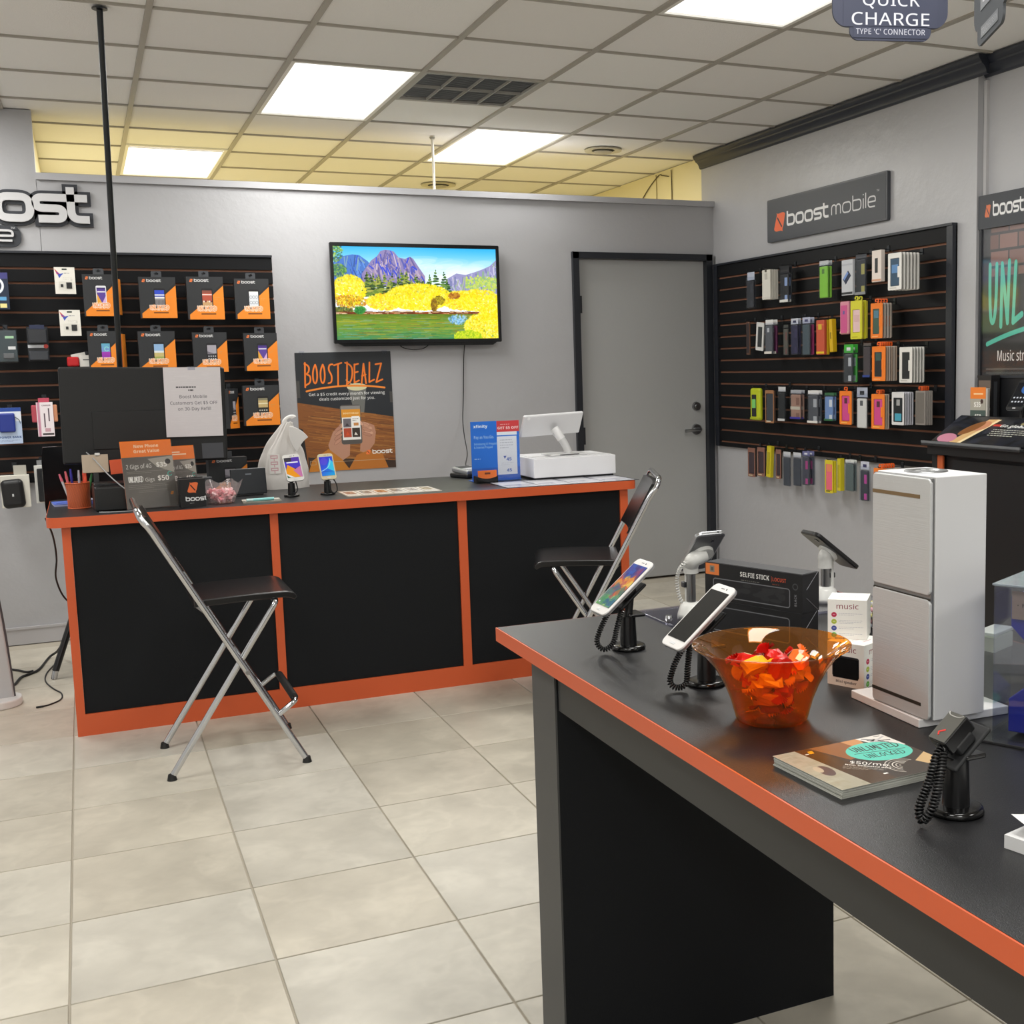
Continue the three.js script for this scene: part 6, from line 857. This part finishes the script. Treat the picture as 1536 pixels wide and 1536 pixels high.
{
  // orange bowl: thick clear plastic
  const B = [0.927, TT, -1.5485], t = thing('candy_bowl', 'flared clear orange plastic bowl full of wrapped candy on the table', 'bowl', B);
  const out = [[0.0002, 0.001], [0.05, 0.0], [0.0545, 0.002], [0.056, 0.006], [0.058, 0.014], [0.064, 0.035], [0.074, 0.06], [0.088, 0.085], [0.104, 0.104], [0.119, 0.1155], [0.1215, 0.1165], [0.1215, 0.1185], [0.119, 0.119], [0.102, 0.108], [0.086, 0.0885], [0.0715, 0.0625], [0.0615, 0.036], [0.0555, 0.015], [0.053, 0.0075], [0.05, 0.006], [0.0002, 0.006]];
  part(t, 'bowl_shell', new THREE.LatheGeometry(out.map(([x, y]) => new THREE.Vector2(x, y)), 72), M('#ffc666', 0.03, { transmission: 0.97, ior: 1.45 }));
  // each sweet: a pillow of foil with two twisted fans
  const sweet = (k) => { const r = rngOf(300 + k), g = new THREE.SphereGeometry(1, 9, 6), p = g.attributes.position; for (let i = 0; i < p.count; i++) { const x = p.getX(i), y = p.getY(i), z = p.getZ(i), q = 1 + 0.24 * Math.sin(x * 7 + k) * Math.cos(z * 6 + y * 3); p.setXYZ(i, Math.sign(x) * Math.abs(x) ** 0.5 * 0.0165 * q, Math.sign(y) * Math.abs(y) ** 0.55 * 0.008 * q, Math.sign(z) * Math.abs(z) ** 0.5 * 0.011 * q); } g.computeVertexNormals(); return g; };
  const fan = (() => { const pos = [0, 0, 0], idx = []; for (let i = 0; i <= 16; i++) { const a = (i / 16 - 0.5) * 1.9; pos.push(Math.cos(a) * 0.014, (i % 2 ? 1 : -1) * 0.0022, Math.sin(a) * 0.014); if (i) idx.push(0, i, i + 1); } const g = new THREE.BufferGeometry(); g.setAttribute('position', new THREE.Float32BufferAttribute(pos, 3)); g.setIndex(idx); g.computeVertexNormals(); return g; })();
  const kinds = [['red', '#d8221c', 0], ['yellow', '#f4b81e', 0], ['orange', '#ee6a1c', 0], ['silver', '#d8dadd', 0.9], ['dark red', '#8e1612', 0]], bodies = [0, 1, 2].map(sweet);
  const make = kinds.map(([n, c, m], k) => { const mm = M(c, 0.24, { metalness: m, side: THREE.DoubleSide, flatShading: true }), o = new THREE.Group(); part(o, 'wrapped_centre', bodies[k % 3], mm); for (const s of [-1, 1]) part(o, 'twisted_end', fan, mm, [s * 0.0145, 0, 0], [s * 0.5, s > 0 ? 0 : PI, 0.2 * s]); const l = part(o, 'print_band', rbox(0.012, 0.0012, 0.007, 0.0005), M(k === 1 ? '#b8381c' : '#f0d8a0', 0.3), [0, 0.0079, 0]); return o; });
  // [angle, radius, height, kind] from the floor of the bowl up
  const r = rngOf(61), spots = []; const layers = [[0.02, 3, 0.014], [0.036, 4, 0.022], [0.052, 5, 0.028], [0.068, 6, 0.034], [0.085, 6, 0.04]];
  layers.forEach(([y, n, R], L) => { for (let i = 0; i < n; i++) { spots.push([i / n * 2 * PI + L * 0.7, i % 4 === 3 ? R * 0.3 : R, y + r() * 0.006, [0, 1, 2, 0, 1, 3, 4, 0, 1][Math.floor(r() * 9)], L]); } });
  const where = ['at the bottom of', 'low in', 'in the middle of', 'in the upper half of', 'on top in'];
  const taken = {}; spots.forEach(([a, R, y, k, top]) => {
    const c = make[k].clone(); c.name = numbered('candy'); c.scale.setScalar(1.28);
    c.position.set(B[0] + Math.cos(a) * R, B[1] + y + 0.002, B[2] + Math.sin(a) * R); c.rotation.set((r() - 0.5) * (top === 4 ? 1.6 : 1), r() * 6.3, (r() - 0.5) * (top === 4 ? 1.6 : 1));
    const side = Math.abs(Math.cos(a)) > Math.abs(Math.sin(a)) ? (Math.cos(a) > 0 ? 'right' : 'left') : Math.sin(a) > 0 ? 'front' : 'far'; let say = `${kinds[k][0]} wrapped candy ${where[top]} the orange bowl, towards its ${side} side`; if (taken[say]) say = say.replace('wrapped candy', 'second wrapped candy'); taken[say] = 1;
    c.userData = { label: say, category: 'candy', group: 'wrapped candies in the orange bowl' }; scene.add(c);
  });
}
{
  // white tower speaker with a silver face, on a plate
  const p = thing('speaker_plate', 'white square plate under the silver and white tower speaker', 'plate', [1.178, TT, -1.49], -0.04); part(p, 'plate_board', rbox(0.165, 0.013, 0.185, 0.0015), M('#e4e3e2', 0.4), [0, 0.0066, 0]); for (const [x, z] of [[-1, -1], [1, -1], [-1, 1], [1, 1]]) part(p, 'foot_pad', cyl(0.006, 0.006, 0.0006, 12), black, [x * 0.07, 0.0003, z * 0.08]);
  const x0 = 1.1, x1 = 1.2, z0 = -1.525, z1 = -1.384, y0 = TT + 0.0135, H = 0.362, t = thing('tower_speaker', 'tall white tower speaker with a brushed silver face on the table', 'speaker', [(x0 + x1) / 2, y0, (z0 + z1) / 2], 0.0);
  const W = x1 - x0, D = z1 - z0, alu = M('#c8c9c9', 0.5, { metalness: 0.2, bumpMap: rep(brushedBump, 4, 4), bumpScale: 0.0002 }), wh = M('#d2d2d3', 0.42), slot = M('#7a6240', 0.5), dark = M('#2c2820', 0.6);
  part(t, 'cabinet', rbox(W - 0.006, H, D, 0.0015), wh, [0.003, H / 2, 0]);
  part(t, 'face_edge', box(0.004, H - 0.004, D - 0.002), M('#8d8e8e', 0.4, { metalness: 0.7 }), [-W / 2 + 0.0015, H / 2, 0]);
  const dz = D - 0.004; const plate = (y, h, nm) => part(t, nm, metreUV(extrude(roundRect(dz, h, 0.006), 0.0025, 0.0015).rotateY(-PI / 2)), alu, [-W / 2 + 0.0005, y, 0]);
  plate(H - 0.088, 0.168, 'face_plate'); plate(0.0915, 0.178, 'face_plate');
  part(t, 'face_slot', box(0.002, 0.0055, dz * 0.84), slot, [-W / 2 - 0.0034, H - 0.03, -dz * 0.08]); part(t, 'face_slot', box(0.002, 0.005, dz * 0.88), dark, [-W / 2 - 0.0034, 0.022, -dz * 0.06]);
  part(t, 'joint_line', box(0.003, 0.0025, dz), dark, [-W / 2 - 0.001, 0.182, 0]);
  const ring = part(t, 'control_dial', new THREE.LatheGeometry([[0.0001, 0.0005], [0.02, 0.0005], [0.022, 0.002], [0.032, 0.002], [0.033, 0.0005], [0.033, 0]].map(([x, y]) => new THREE.Vector2(x, y)), 48), M('#8c8d8e', 0.3, { metalness: 0.7 }), [0.003, H, -0.012]); for (let k = 0; k < 5; k++) part(ring, 'dial_key', rbox(0.008, 0.001, 0.004, 0.0004), M('#c9caca', 0.3), [Math.cos(k * 1.256) * 0.012, 0.001, Math.sin(k * 1.256) * 0.012]);
  part(t, 'front_brand', box(0.0004, 0.004, 0.02), alu, [-W / 2 - 0.0036, H - 0.012, -dz * 0.2]);
}
{
  // thick stack of leaflets
  const q = [[0.8166, -1.3716], [0.8044, -1.2176], [0.9865, -1.2101]], cx = (q[0][0] + q[2][0]) / 2 + 0.012, cz = (q[0][1] + q[2][1]) / 2 + 0.0, turn = 0.05;
  const cell = sheet.cell(440, 340, (g, W, H) => { const r = rngOf(17); fill(g, '#3a322c', 0, 0, W, H); poly(g, '#a39c88', [[0, 0], [86, 0], [110, H], [0, H]]); for (let i = 0; i < 60; i++) { g.fillStyle = ['#8f8874', '#b3ac98', '#9a9178'][i % 3]; g.globalAlpha = 0.3; g.fillRect(r() * 90, r() * H, 10 + r() * 30, 6 + r() * 20); } g.globalAlpha = 1; g.fillStyle = '#5a4a48'; g.beginPath(); g.ellipse(62, 190, 24, 44, 0.2, 0, 7); g.fill(); g.fillStyle = '#b8a890'; g.beginPath(); g.ellipse(48, 170, 14, 26, 0.2, 0, 7); g.fill();
    poly(g, '#4a3420', [[86, 0], [140, 0], [210, H], [110, H]]); poly(g, '#8a5a38', [[140, 0], [300, 0], [290, 120], [190, 150]]); poly(g, '#c08a58', [[270, 0], [340, 0], [320, 90], [280, 60]]); poly(g, '#dcd9d2', [[330, 0], [W, 0], [W, 120], [370, 110]]); for (let i = 0; i < 16; i++) { g.strokeStyle = ['#2a2a2c', '#6a6a6c', '#b8b8b8'][i % 3]; g.lineWidth = 3 + r() * 5; g.beginPath(); g.moveTo(346 + r() * 60, r() * 60); g.lineTo(366 + r() * 66, 10 + r() * 80); g.stroke(); } poly(g, '#c9a878', [[360, 250], [W, 200], [W, H], [400, H]]);
    mark(g, 112, 22, 24, '#f0a020', '#4a3420'); fill(g, '#e8e4da', 96, 40, 14, 6);
    g.fillStyle = '#5cc4b0'; g.beginPath(); g.ellipse(322, 128, 112, 84, 0.1, 0, 7); g.fill();
    g.save(); g.translate(326, 128); g.rotate(0.12); scrawl(g, 'UNLIMITED', -84, -58, 170, 44, 4, '#1d2a2a', 0.62); g.strokeStyle = '#1d2a2a'; g.lineWidth = 3; g.beginPath(); g.moveTo(-94, -2); g.lineTo(90, 6); g.stroke(); scrawl(g, 'UNLOCKED', -74, 12, 140, 36, 3, '#1d2a2a', 0.62); g.restore();
    g.save(); g.translate(168, 168); g.rotate(0.75); text(g, '$50/mo.', 0, 4, 34, '#ece8e2'); text(g, 'New, Unlimited data', -12, 22, 14, '#e8e4dc', { weight: 'bold' }); greek(g, -16, 32, 130, 3, 9, '#bdb7ac', 2, 4); g.restore(); for (let k = 0; k < 5; k++) { g.strokeStyle = ['#8a857c', '#b9b4aa', '#d6d2c8'][k % 3]; g.lineWidth = 4; g.beginPath(); g.arc(300, 268, 14 + k * 11, 2.6 - k * 0.1, 5.4 + k * 0.1); g.stroke(); } fill(g, '#f0ece4', 196, 290, 16, 8); });
  const t = thing('leaflet_stack', 'thick stack of leaflets with a turquoise oval on the cover, table front', 'leaflets', [cx, TT, cz], turn), W = 0.184, D = 0.152, edge = M('#a8a9a0', 0.7);
  for (let k = 0; k < 8; k++) part(t, 'leaflet', mbox(W - (k % 3) * 0.0008, 0.00145, D - (k % 2) * 0.001), k % 2 ? edge : M('#b9bab2', 0.7), [((k * 7) % 5 - 2) * 0.0003, 0.00075 + k * 0.0015, ((k * 3) % 5 - 2) * 0.0003]);
  printPart(t, 'cover', W + 0.002, 0.0006, D + 0.002, cell, edge, [0, 0.0125, 0], [0, 0, 0], 'gloss', [2]);
}
{
  // white paper pad at the right edge, its top sheet lifted
  const t = thing('paper_stack', 'stack of white printed sheets with a lifted corner, cut by the right edge', 'papers', [0.985, TT, -0.965], 0.24); part(t, 'stack_block', mbox(0.15, 0.0155, 0.11), M('#d6d6d6', 0.7), [0, 0.00785, 0.0]);
  const g = new THREE.PlaneGeometry(0.15, 0.11, 14, 12).rotateX(-PI / 2), p = g.attributes.position; for (let i = 0; i < p.count; i++) { const x = p.getX(i), z = p.getZ(i), c = Math.max(0, -x / 0.15 - z / 0.11); p.setY(i, 0.0163 + 0.02 * c * c); p.setX(i, x + 0.012 * c); } g.computeVertexNormals();
  const c = sheet.cell(150, 110, (q, W, H) => { fill(q, '#eeeeec', 0, 0, W, H); greek(q, 12, 16, 124, 10, 9, '#b9bab6', 1.5, 3); }); const uv = g.attributes.uv; for (let i = 0; i < uv.count; i++) uv.setXY(i, c[0] + uv.getX(i) * (c[2] - c[0]), c[1] + uv.getY(i) * (c[3] - c[1])); lazy(part(t, 'top_sheet', g, 'print'));
  // device under a clear box
  const B = [1.238, TT, -1.254], blueM = M('#222c98', 0.35), turn = -1.1, b = thing('blue_dummy', 'dark blue angular display block under the clear box at the right edge', 'display', [B[0], TT + 0.005, B[2]], turn);
  part(b, 'lower_block', (() => { const s = new THREE.Shape(); s.moveTo(-0.07, 0); s.lineTo(0.07, 0); s.lineTo(0.07, 0.045); s.lineTo(0.05, 0.062); s.lineTo(-0.05, 0.062); s.lineTo(-0.07, 0.045); s.closePath(); return extrude(s, 0.07, 0.002).translate(0, 0.008, -0.035); })(), blueM); part(b, 'upper_block', (() => { const s = new THREE.Shape(); s.moveTo(-0.07, 0.2); s.lineTo(0.06, 0.2); s.lineTo(0.06, 0.11); s.lineTo(-0.04, 0.13); s.lineTo(-0.07, 0.16); s.closePath(); return extrude(s, 0.06, 0.002).translate(0, 0, -0.03); })(), blueM); part(b, 'core', rbox(0.1, 0.13, 0.05, 0.003), M('#121318', 0.4), [0.012, 0.075, 0]);
  const nc = sheet.cell(120, 110, (g, W, H) => { fill(g, '#9a8478', 0, 0, W, H); text(g, 'NFC', 60, 62, 22, '#4a3c38', { align: 'center', weight: 'bold' }); text(g, '•', 24, 62, 20, '#4a3c38', { align: 'center' }); text(g, '•', 96, 62, 20, '#4a3c38', { align: 'center' }); }); printPart(b, 'name_tag', 0.044, 0.04, 0.001, nc, M('#9a8478', 0.5), [-0.045, 0.192, 0.041]);
  const k = thing('acrylic_box', 'clear acrylic box over the dark blue display block, right edge', 'acrylic box', [B[0], TT, B[2]], turn), ac = M('#f0f2f6', 0.04, { transmission: 1, ior: 1.45 }), w = 0.17, h = 0.226, d = 0.12;
  part(k, 'front_pane', box(w, h, 0.002), ac, [0, h / 2, d / 2]); part(k, 'side_pane', box(0.002, h, d), ac, [-w / 2, h / 2, 0]); part(k, 'side_pane', box(0.002, h, d), ac, [w / 2, h / 2, 0]); part(k, 'top_pane', rbox(w + 0.006, 0.003, d + 0.006, 0.001), M('#b9c2ca', 0.12, { transmission: 0.6, ior: 1.45 }), [0, h + 0.002, 0]); part(k, 'base_plate', rbox(w + 0.03, 0.004, d + 0.03, 0.001), M('#2a2a2c', 0.2), [0, 0.002, 0]);
  const s = thing('acrylic_stand', 'small clear acrylic block with a pale band behind the tower speaker', 'acrylic block', [1.268, TT, -1.44], 0.4); part(s, 'clear_block', rbox(0.06, 0.1, 0.03, 0.003), M('#eef2f0', 0.05, { transmission: 1, ior: 1.45 }), [0, 0.05, 0]); part(s, 'pale_band', rbox(0.062, 0.024, 0.032, 0.002), M('#cfd6c8', 0.4), [0, 0.105, 0]); part(s, 'lid', rbox(0.064, 0.006, 0.034, 0.002), M('#e4e8e6', 0.2, { transmission: 0.5 }), [0, 0.121, 0]);
  // bag of coloured beads behind the music cartons
  const m = thing('bead_bag', 'clear bag of pale coloured beads between music carton and tower speaker', 'bag', [1.425, TT, -2.0], 0.3); const bg = new THREE.SphereGeometry(1, 24, 16), bp = bg.attributes.position, nn = noise2(3); for (let i = 0; i < bp.count; i++) { const x = bp.getX(i), y = bp.getY(i), z = bp.getZ(i), f = 1 + 0.16 * (nn(x * 4 + 9, z * 4 + y * 5 + 9, 64) - 0.5); bp.setXYZ(i, x * 0.06 * f, Math.max(0.001, 0.033 + y * 0.033 * f), z * 0.04 * f); } bg.computeVertexNormals(); part(m, 'bag_film', bg, M('#f4f4f6', 0.12, { transmission: 1, ior: 1.3 }));
  const r = rngOf(23), cs = ['#d8d48a', '#d8a0a8', '#a8b0b4', '#e0ddd6', '#8a9094'], lists = cs.map(() => []); for (let i = 0; i < 120; i++) { const a = r() * 6.3, q = Math.sqrt(r()) * 0.8, y = 0.007 + r() * 0.044; lists[i % 5].push(new THREE.IcosahedronGeometry(0.0055, 1).translate(Math.cos(a) * q * 0.052 * (1 - Math.abs(y - 0.03) * 9), y, Math.sin(a) * q * 0.034 * (1 - Math.abs(y - 0.03) * 9))); } lists.forEach((l, i) => { part(m, 'beads', merge(l), M(cs[i], 0.3)).userData.kind = 'stuff'; });
}

// ------------------------------------------------------------------ right wall: name board, poster panel, shelf unit
{
  const cell = sheet2.cell(1024, 220, (g, W, H) => { fill(g, '#41444a', 0, 0, W, H); mark(g, 62, 72, 108, '#ee6a38', '#3a2a26'); const e = word(g, 'boost', 192, 150, 50, 14, '#e9e9ea', 0.36); const e2 = word(g, 'mobile', e + 26, 150, 50, 7.5, '#dcdcde', 0.36); text(g, 'TM', e2 + 10, 82, 15, '#c9c9cc'); });
  const t = thing('name_board', 'dark grey name board with white lettering and orange emblem above the right rack', 'sign', [RIGHT - 0.012, 2.28, -5.861], -PI / 2); const m = M('#3f4248', 0.4);
  part(t, 'board', extrude(roundRect(1.21, 0.25, 0.008), 0.018, 0.0015).translate(0, 0, -0.01), m); printPart(t, 'lettering', 1.19, 0.234, 0.001, cell, m, [0, 0, 0.0102]);
}
{
  const x = 3.915, t = thing('framed_poster', 'glazed wall poster with turquoise brush lettering over brick, at the right edge', 'poster', [x, 1.72, -4.185], -PI / 2), W = 0.78;
  const cell = sheet2.cell(900, 560, (g, Wd, Hd) => { const r = rngOf(12); fill(g, '#33302e', 0, 0, Wd, Hd); for (let j = 0; j < 9; j++) for (let i = -1; i < 9; i++) { const c = 92 + r() * 26; g.fillStyle = `rgb(${c + 18},${c * 0.86},${c * 0.78})`; if (j < 4) g.fillRect(62 + i * 150 + (j % 2) * 72, j * 62 - 34, 140, 52); } const q = g.createLinearGradient(0, 100, 0, 220); q.addColorStop(0, 'rgba(40,38,36,0)'); q.addColorStop(1, 'rgba(40,38,36,1)'); g.fillStyle = '#2d2c2b'; g.fillRect(0, 182, Wd, Hd); fill(g, '#2a2c2e', 0, 0, 56, Hd);
    scrawl(g, 'UNLIMITED', 44, 128, 790, 240, 24, '#58bfa8', 0.7); g.strokeStyle = '#58bfa8'; g.lineWidth = 12; g.lineCap = 'round'; g.beginPath(); g.lineWidth = 18; g.moveTo(40, 436); g.quadraticCurveTo(420, 350, 840, 360); g.stroke(); text(g, 'Music streaming on us.', 122, 500, 54, '#eceae6'); fill(g, '#5a5c5c', 34, 528, 840, 6); fill(g, '#4a4c4c', 34, 542, 840, 8); });
  const head = sheet2.cell(700, 90, (g, Wd, Hd) => { fill(g, '#3a3d43', 0, 0, Wd, Hd); mark(g, 40, 26, 36, '#d0714a', '#3a3d43'); word(g, 'boost', 92, 56, 24, 7, '#e2e2e2', 0.34); word(g, 'mobile', 284, 56, 24, 4, '#d2d2d2', 0.34); });
  const fr = M('#2c2f35', 0.4);
  printPart(t, 'header', W + 0.01, 0.155, 0.03, head, fr, [0, 0.387, 0.004]); printPart(t, 'print', W - 0.03, 0.69, 0.004, cell, fr, [0, -0.035, 0.0]); part(t, 'glass_pane', box(W - 0.02, 0.69, 0.003), clear, [0, -0.035, 0.009]);
  for (const s of [-1, 1]) part(t, 'side_rail', box(0.014, 0.7, 0.02), fr, [s * (W / 2 - 0.006), -0.035, 0.004]); part(t, 'lower_board', box(W, 0.3, 0.02), M('#191a1d', 0.35), [0, -0.535, 0.0]); part(t, 'lower_rail', box(W, 0.012, 0.026), fr, [0, -0.38, 0.004]);
}
{
  // black shelf unit below it
  const x0 = 3.62, x1 = 3.89, z0 = -4.56, z1 = -2.9, t = thing('shelf_unit', 'black display unit with an orange stripe behind the tower speaker, right edge', 'display unit', [(x0 + x1) / 2, 0, (z0 + z1) / 2]), D = x1 - x0, L = z1 - z0, b = M('#141518', 0.45);
  part(t, 'top_board', mbox(D + 0.02, 0.042, L + 0.02), b, [-0.01, 1.006, 0]); part(t, 'carcass', mbox(D - 0.02, 0.984, L - 0.01), M('#0d0e11', 0.5), [0.01, 0.492, 0]); part(t, 'corner_stripe', mbox(0.01, 0.98, 0.038), M('#b8572c', 0.45), [-D / 2 + 0.004, 0.49, -L / 2 + 0.06]); part(t, 'stile', mbox(0.012, 0.98, 0.036), b, [-D / 2 + 0.004, 0.49, -L / 2 + 0.021]); part(t, 'front_panel', mbox(0.01, 0.95, L - 0.2), M('#0f1013', 0.45), [-D / 2 + 0.004, 0.49, 0.05]);
  // sloping picture stand on top
  const cell = sheet2.cell(420, 200, (g, W, H) => { const r = rngOf(3); fill(g, '#1f2023', 0, 0, W, H); for (let i = 0; i < 30; i++) { g.fillStyle = ['#2a2c38', '#34302e', '#262a34', '#3a3c48'][i % 4]; g.globalAlpha = 0.6; g.beginPath(); g.ellipse(r() * W, r() * H, 20 + r() * 40, 10 + r() * 16, r() * 3, 0, 7); g.fill(); } g.globalAlpha = 1; poly(g, '#d8b07a', [[150, 20], [196, 16], [130, H], [86, H]]); poly(g, '#f2dcae', [[190, 18], [206, 18], [140, H], [124, H]]); g.fillStyle = '#c88a68'; g.beginPath(); g.ellipse(150, 70, 30, 40, 0.5, 0, 7); g.fill(); g.fillStyle = '#8a5a34'; g.beginPath(); g.ellipse(118, 90, 24, 60, 0.5, 0, 7); g.fill(); g.fillStyle = '#c8849a'; g.beginPath(); g.ellipse(56, 170, 44, 34, 0.2, 0, 7); g.fill(); fill(g, '#c83a34', 196, 52, 34, 14); g.fillStyle = '#8a8058'; g.beginPath(); g.ellipse(330, 30, 30, 14, -0.6, 0, 7); g.fill(); text(g, 'Go global', 226, 70, 26, '#f2f2ee', { weight: 'italic bold' }); greek(g, 216, 90, 180, 4, 14, '#c9c9bc', 5, 3); });
  const s = thing('picture_stand', 'sloping picture stand with a woman and white text, on the black display unit', 'display', [3.69, 1.0275, -4.25], -PI / 2); const k = 0.5; part(s, 'base_board', rbox(0.66, 0.012, 0.24, 0.003), M('#26282b', 0.3), [0, 0.0062, 0.0]); printPart(s, 'picture', 0.62, 0.205, 0.006, cell, black, [0.0, 0.072, -0.012], [-1.0, 0, 0], 'gloss'); part(s, 'front_lip', box(0.66, 0.01, 0.006), M('#6a6d70', 0.25), [0, 0.017, 0.117]); part(s, 'back_board', box(0.62, 0.12, 0.008), black, [0, 0.072, -0.104]);
  const small = sheet2.cell(110, 150, (g, W, H) => { fill(g, '#4a5a54', 0, 0, W, H); fill(g, '#e8802c', 0, 0, W, 50); fill(g, '#f4d0a0', 24, 26, 66, 6); fill(g, '#a8a498', 0, 50, W, 50); text(g, '$35', 26, 86, 30, '#e8e6e0', { weight: 'bold' }); text(g, '$50', 32, 138, 28, '#e8e6e0', { weight: 'bold' }); g.fillStyle = '#3a2420'; g.beginPath(); g.arc(82, 62, 10, 0, 7); g.fill(); });
  const c = thing('price_card', 'small orange and grey price card on the black display unit, beside the wall', 'card', [3.8, 1.0275, -4.452], -PI / 2 + 0.25); printPart(c, 'card', 0.085, 0.16, 0.003, small, M('#c9c6be', 0.5), [0, 0.185, 0]); part(c, 'card_block', rbox(0.09, 0.15, 0.02, 0.002), M('#d0cdc6', 0.5), [0.004, 0.185, -0.012]); part(c, 'card_foot', box(0.05, 0.11, 0.01), black, [0, 0.055, -0.008]);
  const dk = sheet2.cell(110, 130, (g, W, H) => { fill(g, '#211d1c', 0, 0, W, H); fill(g, '#6a5c52', 8, 10, 94, 30); text(g, 'OOPS', 14, 86, 34, '#e6e4e0', { weight: 'italic bold', wide: 84 }); greek(g, 60, 104, 40, 2, 10, '#8a847e', 3, 3); });
  const f = thing('booklet_box', 'black booklet box with white lettering behind the small price card', 'box', [3.868, 1.0275, -4.46], -PI / 2); printPart(f, 'carton', 0.095, 0.32, 0.05, dk, M('#1b1a1b', 0.4), [0, 0.16, 0]); part(f, 'side_label', box(0.0012, 0.2, 0.02), M('#3a3c40', 0.4), [0.048, 0.19, 0]);
  const o = { elev: 50, col: 0.1, center: [0, 0.23, 0.0], w: 0.085, l: 0.165 }; const st = displayStand('black phone stand on the display unit at the right edge', [3.83, 1.0275, -4.2], -PI / 2 + 0.2, o); const sc = glowSheet.cell(120, 200, (g, W, H) => { fill(g, '#0c1018', 0, 0, W, H); g.fillStyle = '#3a6ab0'; g.beginPath(); g.arc(90, 50, 44, 0, 7); g.fill(); g.fillStyle = '#8ab8e8'; g.beginPath(); g.arc(100, 40, 20, 0, 7); g.fill(); for (let k = 0; k < 8; k++) fill(g, '#d8dce0', 14 + (k % 4) * 26, 120 + Math.floor(k / 4) * 34, 14, 12); }); phone('black phone with small icons on the display unit, cut by the right edge', st, o, sc, black);
}
// ------------------------------------------------------------------ signs hanging from the ceiling
{
  const navy = M('#33374a', 0.6), grey = M('#5a5d61', 0.8, { specularIntensity: 0.3 });
  const plaque = (w, h, r, w2, h2) => { const s = new THREE.Shape(); const x = w / 2, X = w2 / 2; s.moveTo(-X, -h2); s.absarc(-X + r * 0.6, -h2 + r * 0.6, r * 0.6, PI, 1.5 * PI); s.lineTo(X - r * 0.6, -h2); s.absarc(X - r * 0.6, -h2 + r * 0.6, r * 0.6, -PI / 2, 0); s.lineTo(X, 0); s.lineTo(x - r, 0); s.absarc(x - r, r, r, -PI / 2, 0); s.lineTo(x, h - r); s.absarc(x - r, h - r, r, 0, PI / 2); s.lineTo(-x + r, h); s.absarc(-x + r, h - r, r, PI / 2, PI); s.lineTo(-x, r); s.absarc(-x + r, r, r, PI, 1.5 * PI); s.lineTo(-X, 0); s.closePath(); return s; };
  const hangSign = (name, say, pos, turn, s, mat, lines) => { const t = thing(name, say, 'sign', pos, turn); part(t, 'plaque', extrude(s, 0.005), mat); const top = CEIL - pos[1]; for (const x of [-0.06, 0.06]) part(t, 'hanging_wire', rod([x, 0.16, 0.0025], [x, top - 0.004, 0.0025], 0.0007, 5), M('#8a8c90', 0.4)); lines.forEach(([w, h, x, y, cell]) => printPart(t, 'lettering', w, h, 0.0008, cell, mat, [x, y, 0.0055])); };
  const c1 = sheet2.cell(480, 250, (g, W, H) => { fill(g, '#33374a', 0, 0, W, H); text(g, 'QUICK', 92, 150, 80, '#c9cad0', { wide: 296 }); text(g, 'CHARGE', 36, 240, 80, '#c9cad0', { wide: 408 }); }), c2 = sheet2.cell(400, 60, (g, W, H) => { fill(g, '#33374a', 0, 0, W, H); text(g, "TYPE 'C' CONNECTOR", 14, 42, 38, '#b9bac4', { wide: 372 }); });
  hangSign('hanging_sign', 'navy blue hanging sign about quick charge, at the top of the picture', [1.4655, 2.0655, -1.985], -0.28, plaque(0.232, 0.2, 0.03, 0.164, 0.024), navy, [[0.19, 0.099, 0.0, 0.0505, c1], [0.15, 0.0225, 0, -0.008, c2]]);
  const c3 = sheet2.cell(240, 120, (g, W, H) => { fill(g, '#63666a', 0, 0, W, H); text(g, '5.5"', 24, 100, 108, '#b4b6ba', { weight: 'bold', wide: 200 }); }), c4 = sheet2.cell(300, 50, (g, W, H) => { fill(g, '#63666a', 0, 0, W, H); text(g, 'TOUCHSCREEN', 10, 38, 36, '#8f9296', { wide: 280 }); });
  hangSign('hanging_sign', 'grey hanging sign with a screen size, turned away in the upper right corner', [1.515, 2.03, -1.75], -2.04, plaque(0.235, 0.2, 0.03, 0.18, 0.03), grey, [[0.13, 0.065, -0.0, 0.062, c3], [0.12, 0.02, 0, -0.01, c4]]);
}

// ------------------------------------------------------------------ finish
{
  const map = sheet.texture(), map2 = sheet2.texture(), glow = glowSheet.texture();
  printMat = M('#ffffff', 0.5, { map }); printGloss = M('#ffffff', 0.18, { map });
  glowMat = M('#050505', 0.12, { emissive: new THREE.Color(1, 1, 1), emissiveMap: glow, emissiveIntensity: 0.9 });
  const tvMat = M('#040404', 0.2, { emissive: new THREE.Color(1, 1, 1), emissiveMap: glow, emissiveIntensity: 1.15 });
  const kinds = { print2: M('#ffffff', 0.5, { map: map2 }), gloss2: M('#ffffff', 0.18, { map: map2 }), print: printMat, gloss: printGloss, glow: glowMat, tv: tvMat };
  for (const [m] of later) m.material = Array.isArray(m.material) ? m.material.map((x) => kinds[x] ?? x) : kinds[m.material] ?? m.material;
}
scene.background = new THREE.Color('#020203');
scene.traverse((o) => { if (o.isMesh) { o.castShadow = true; o.receiveShadow = true; } });
renderer.render(scene, camera);
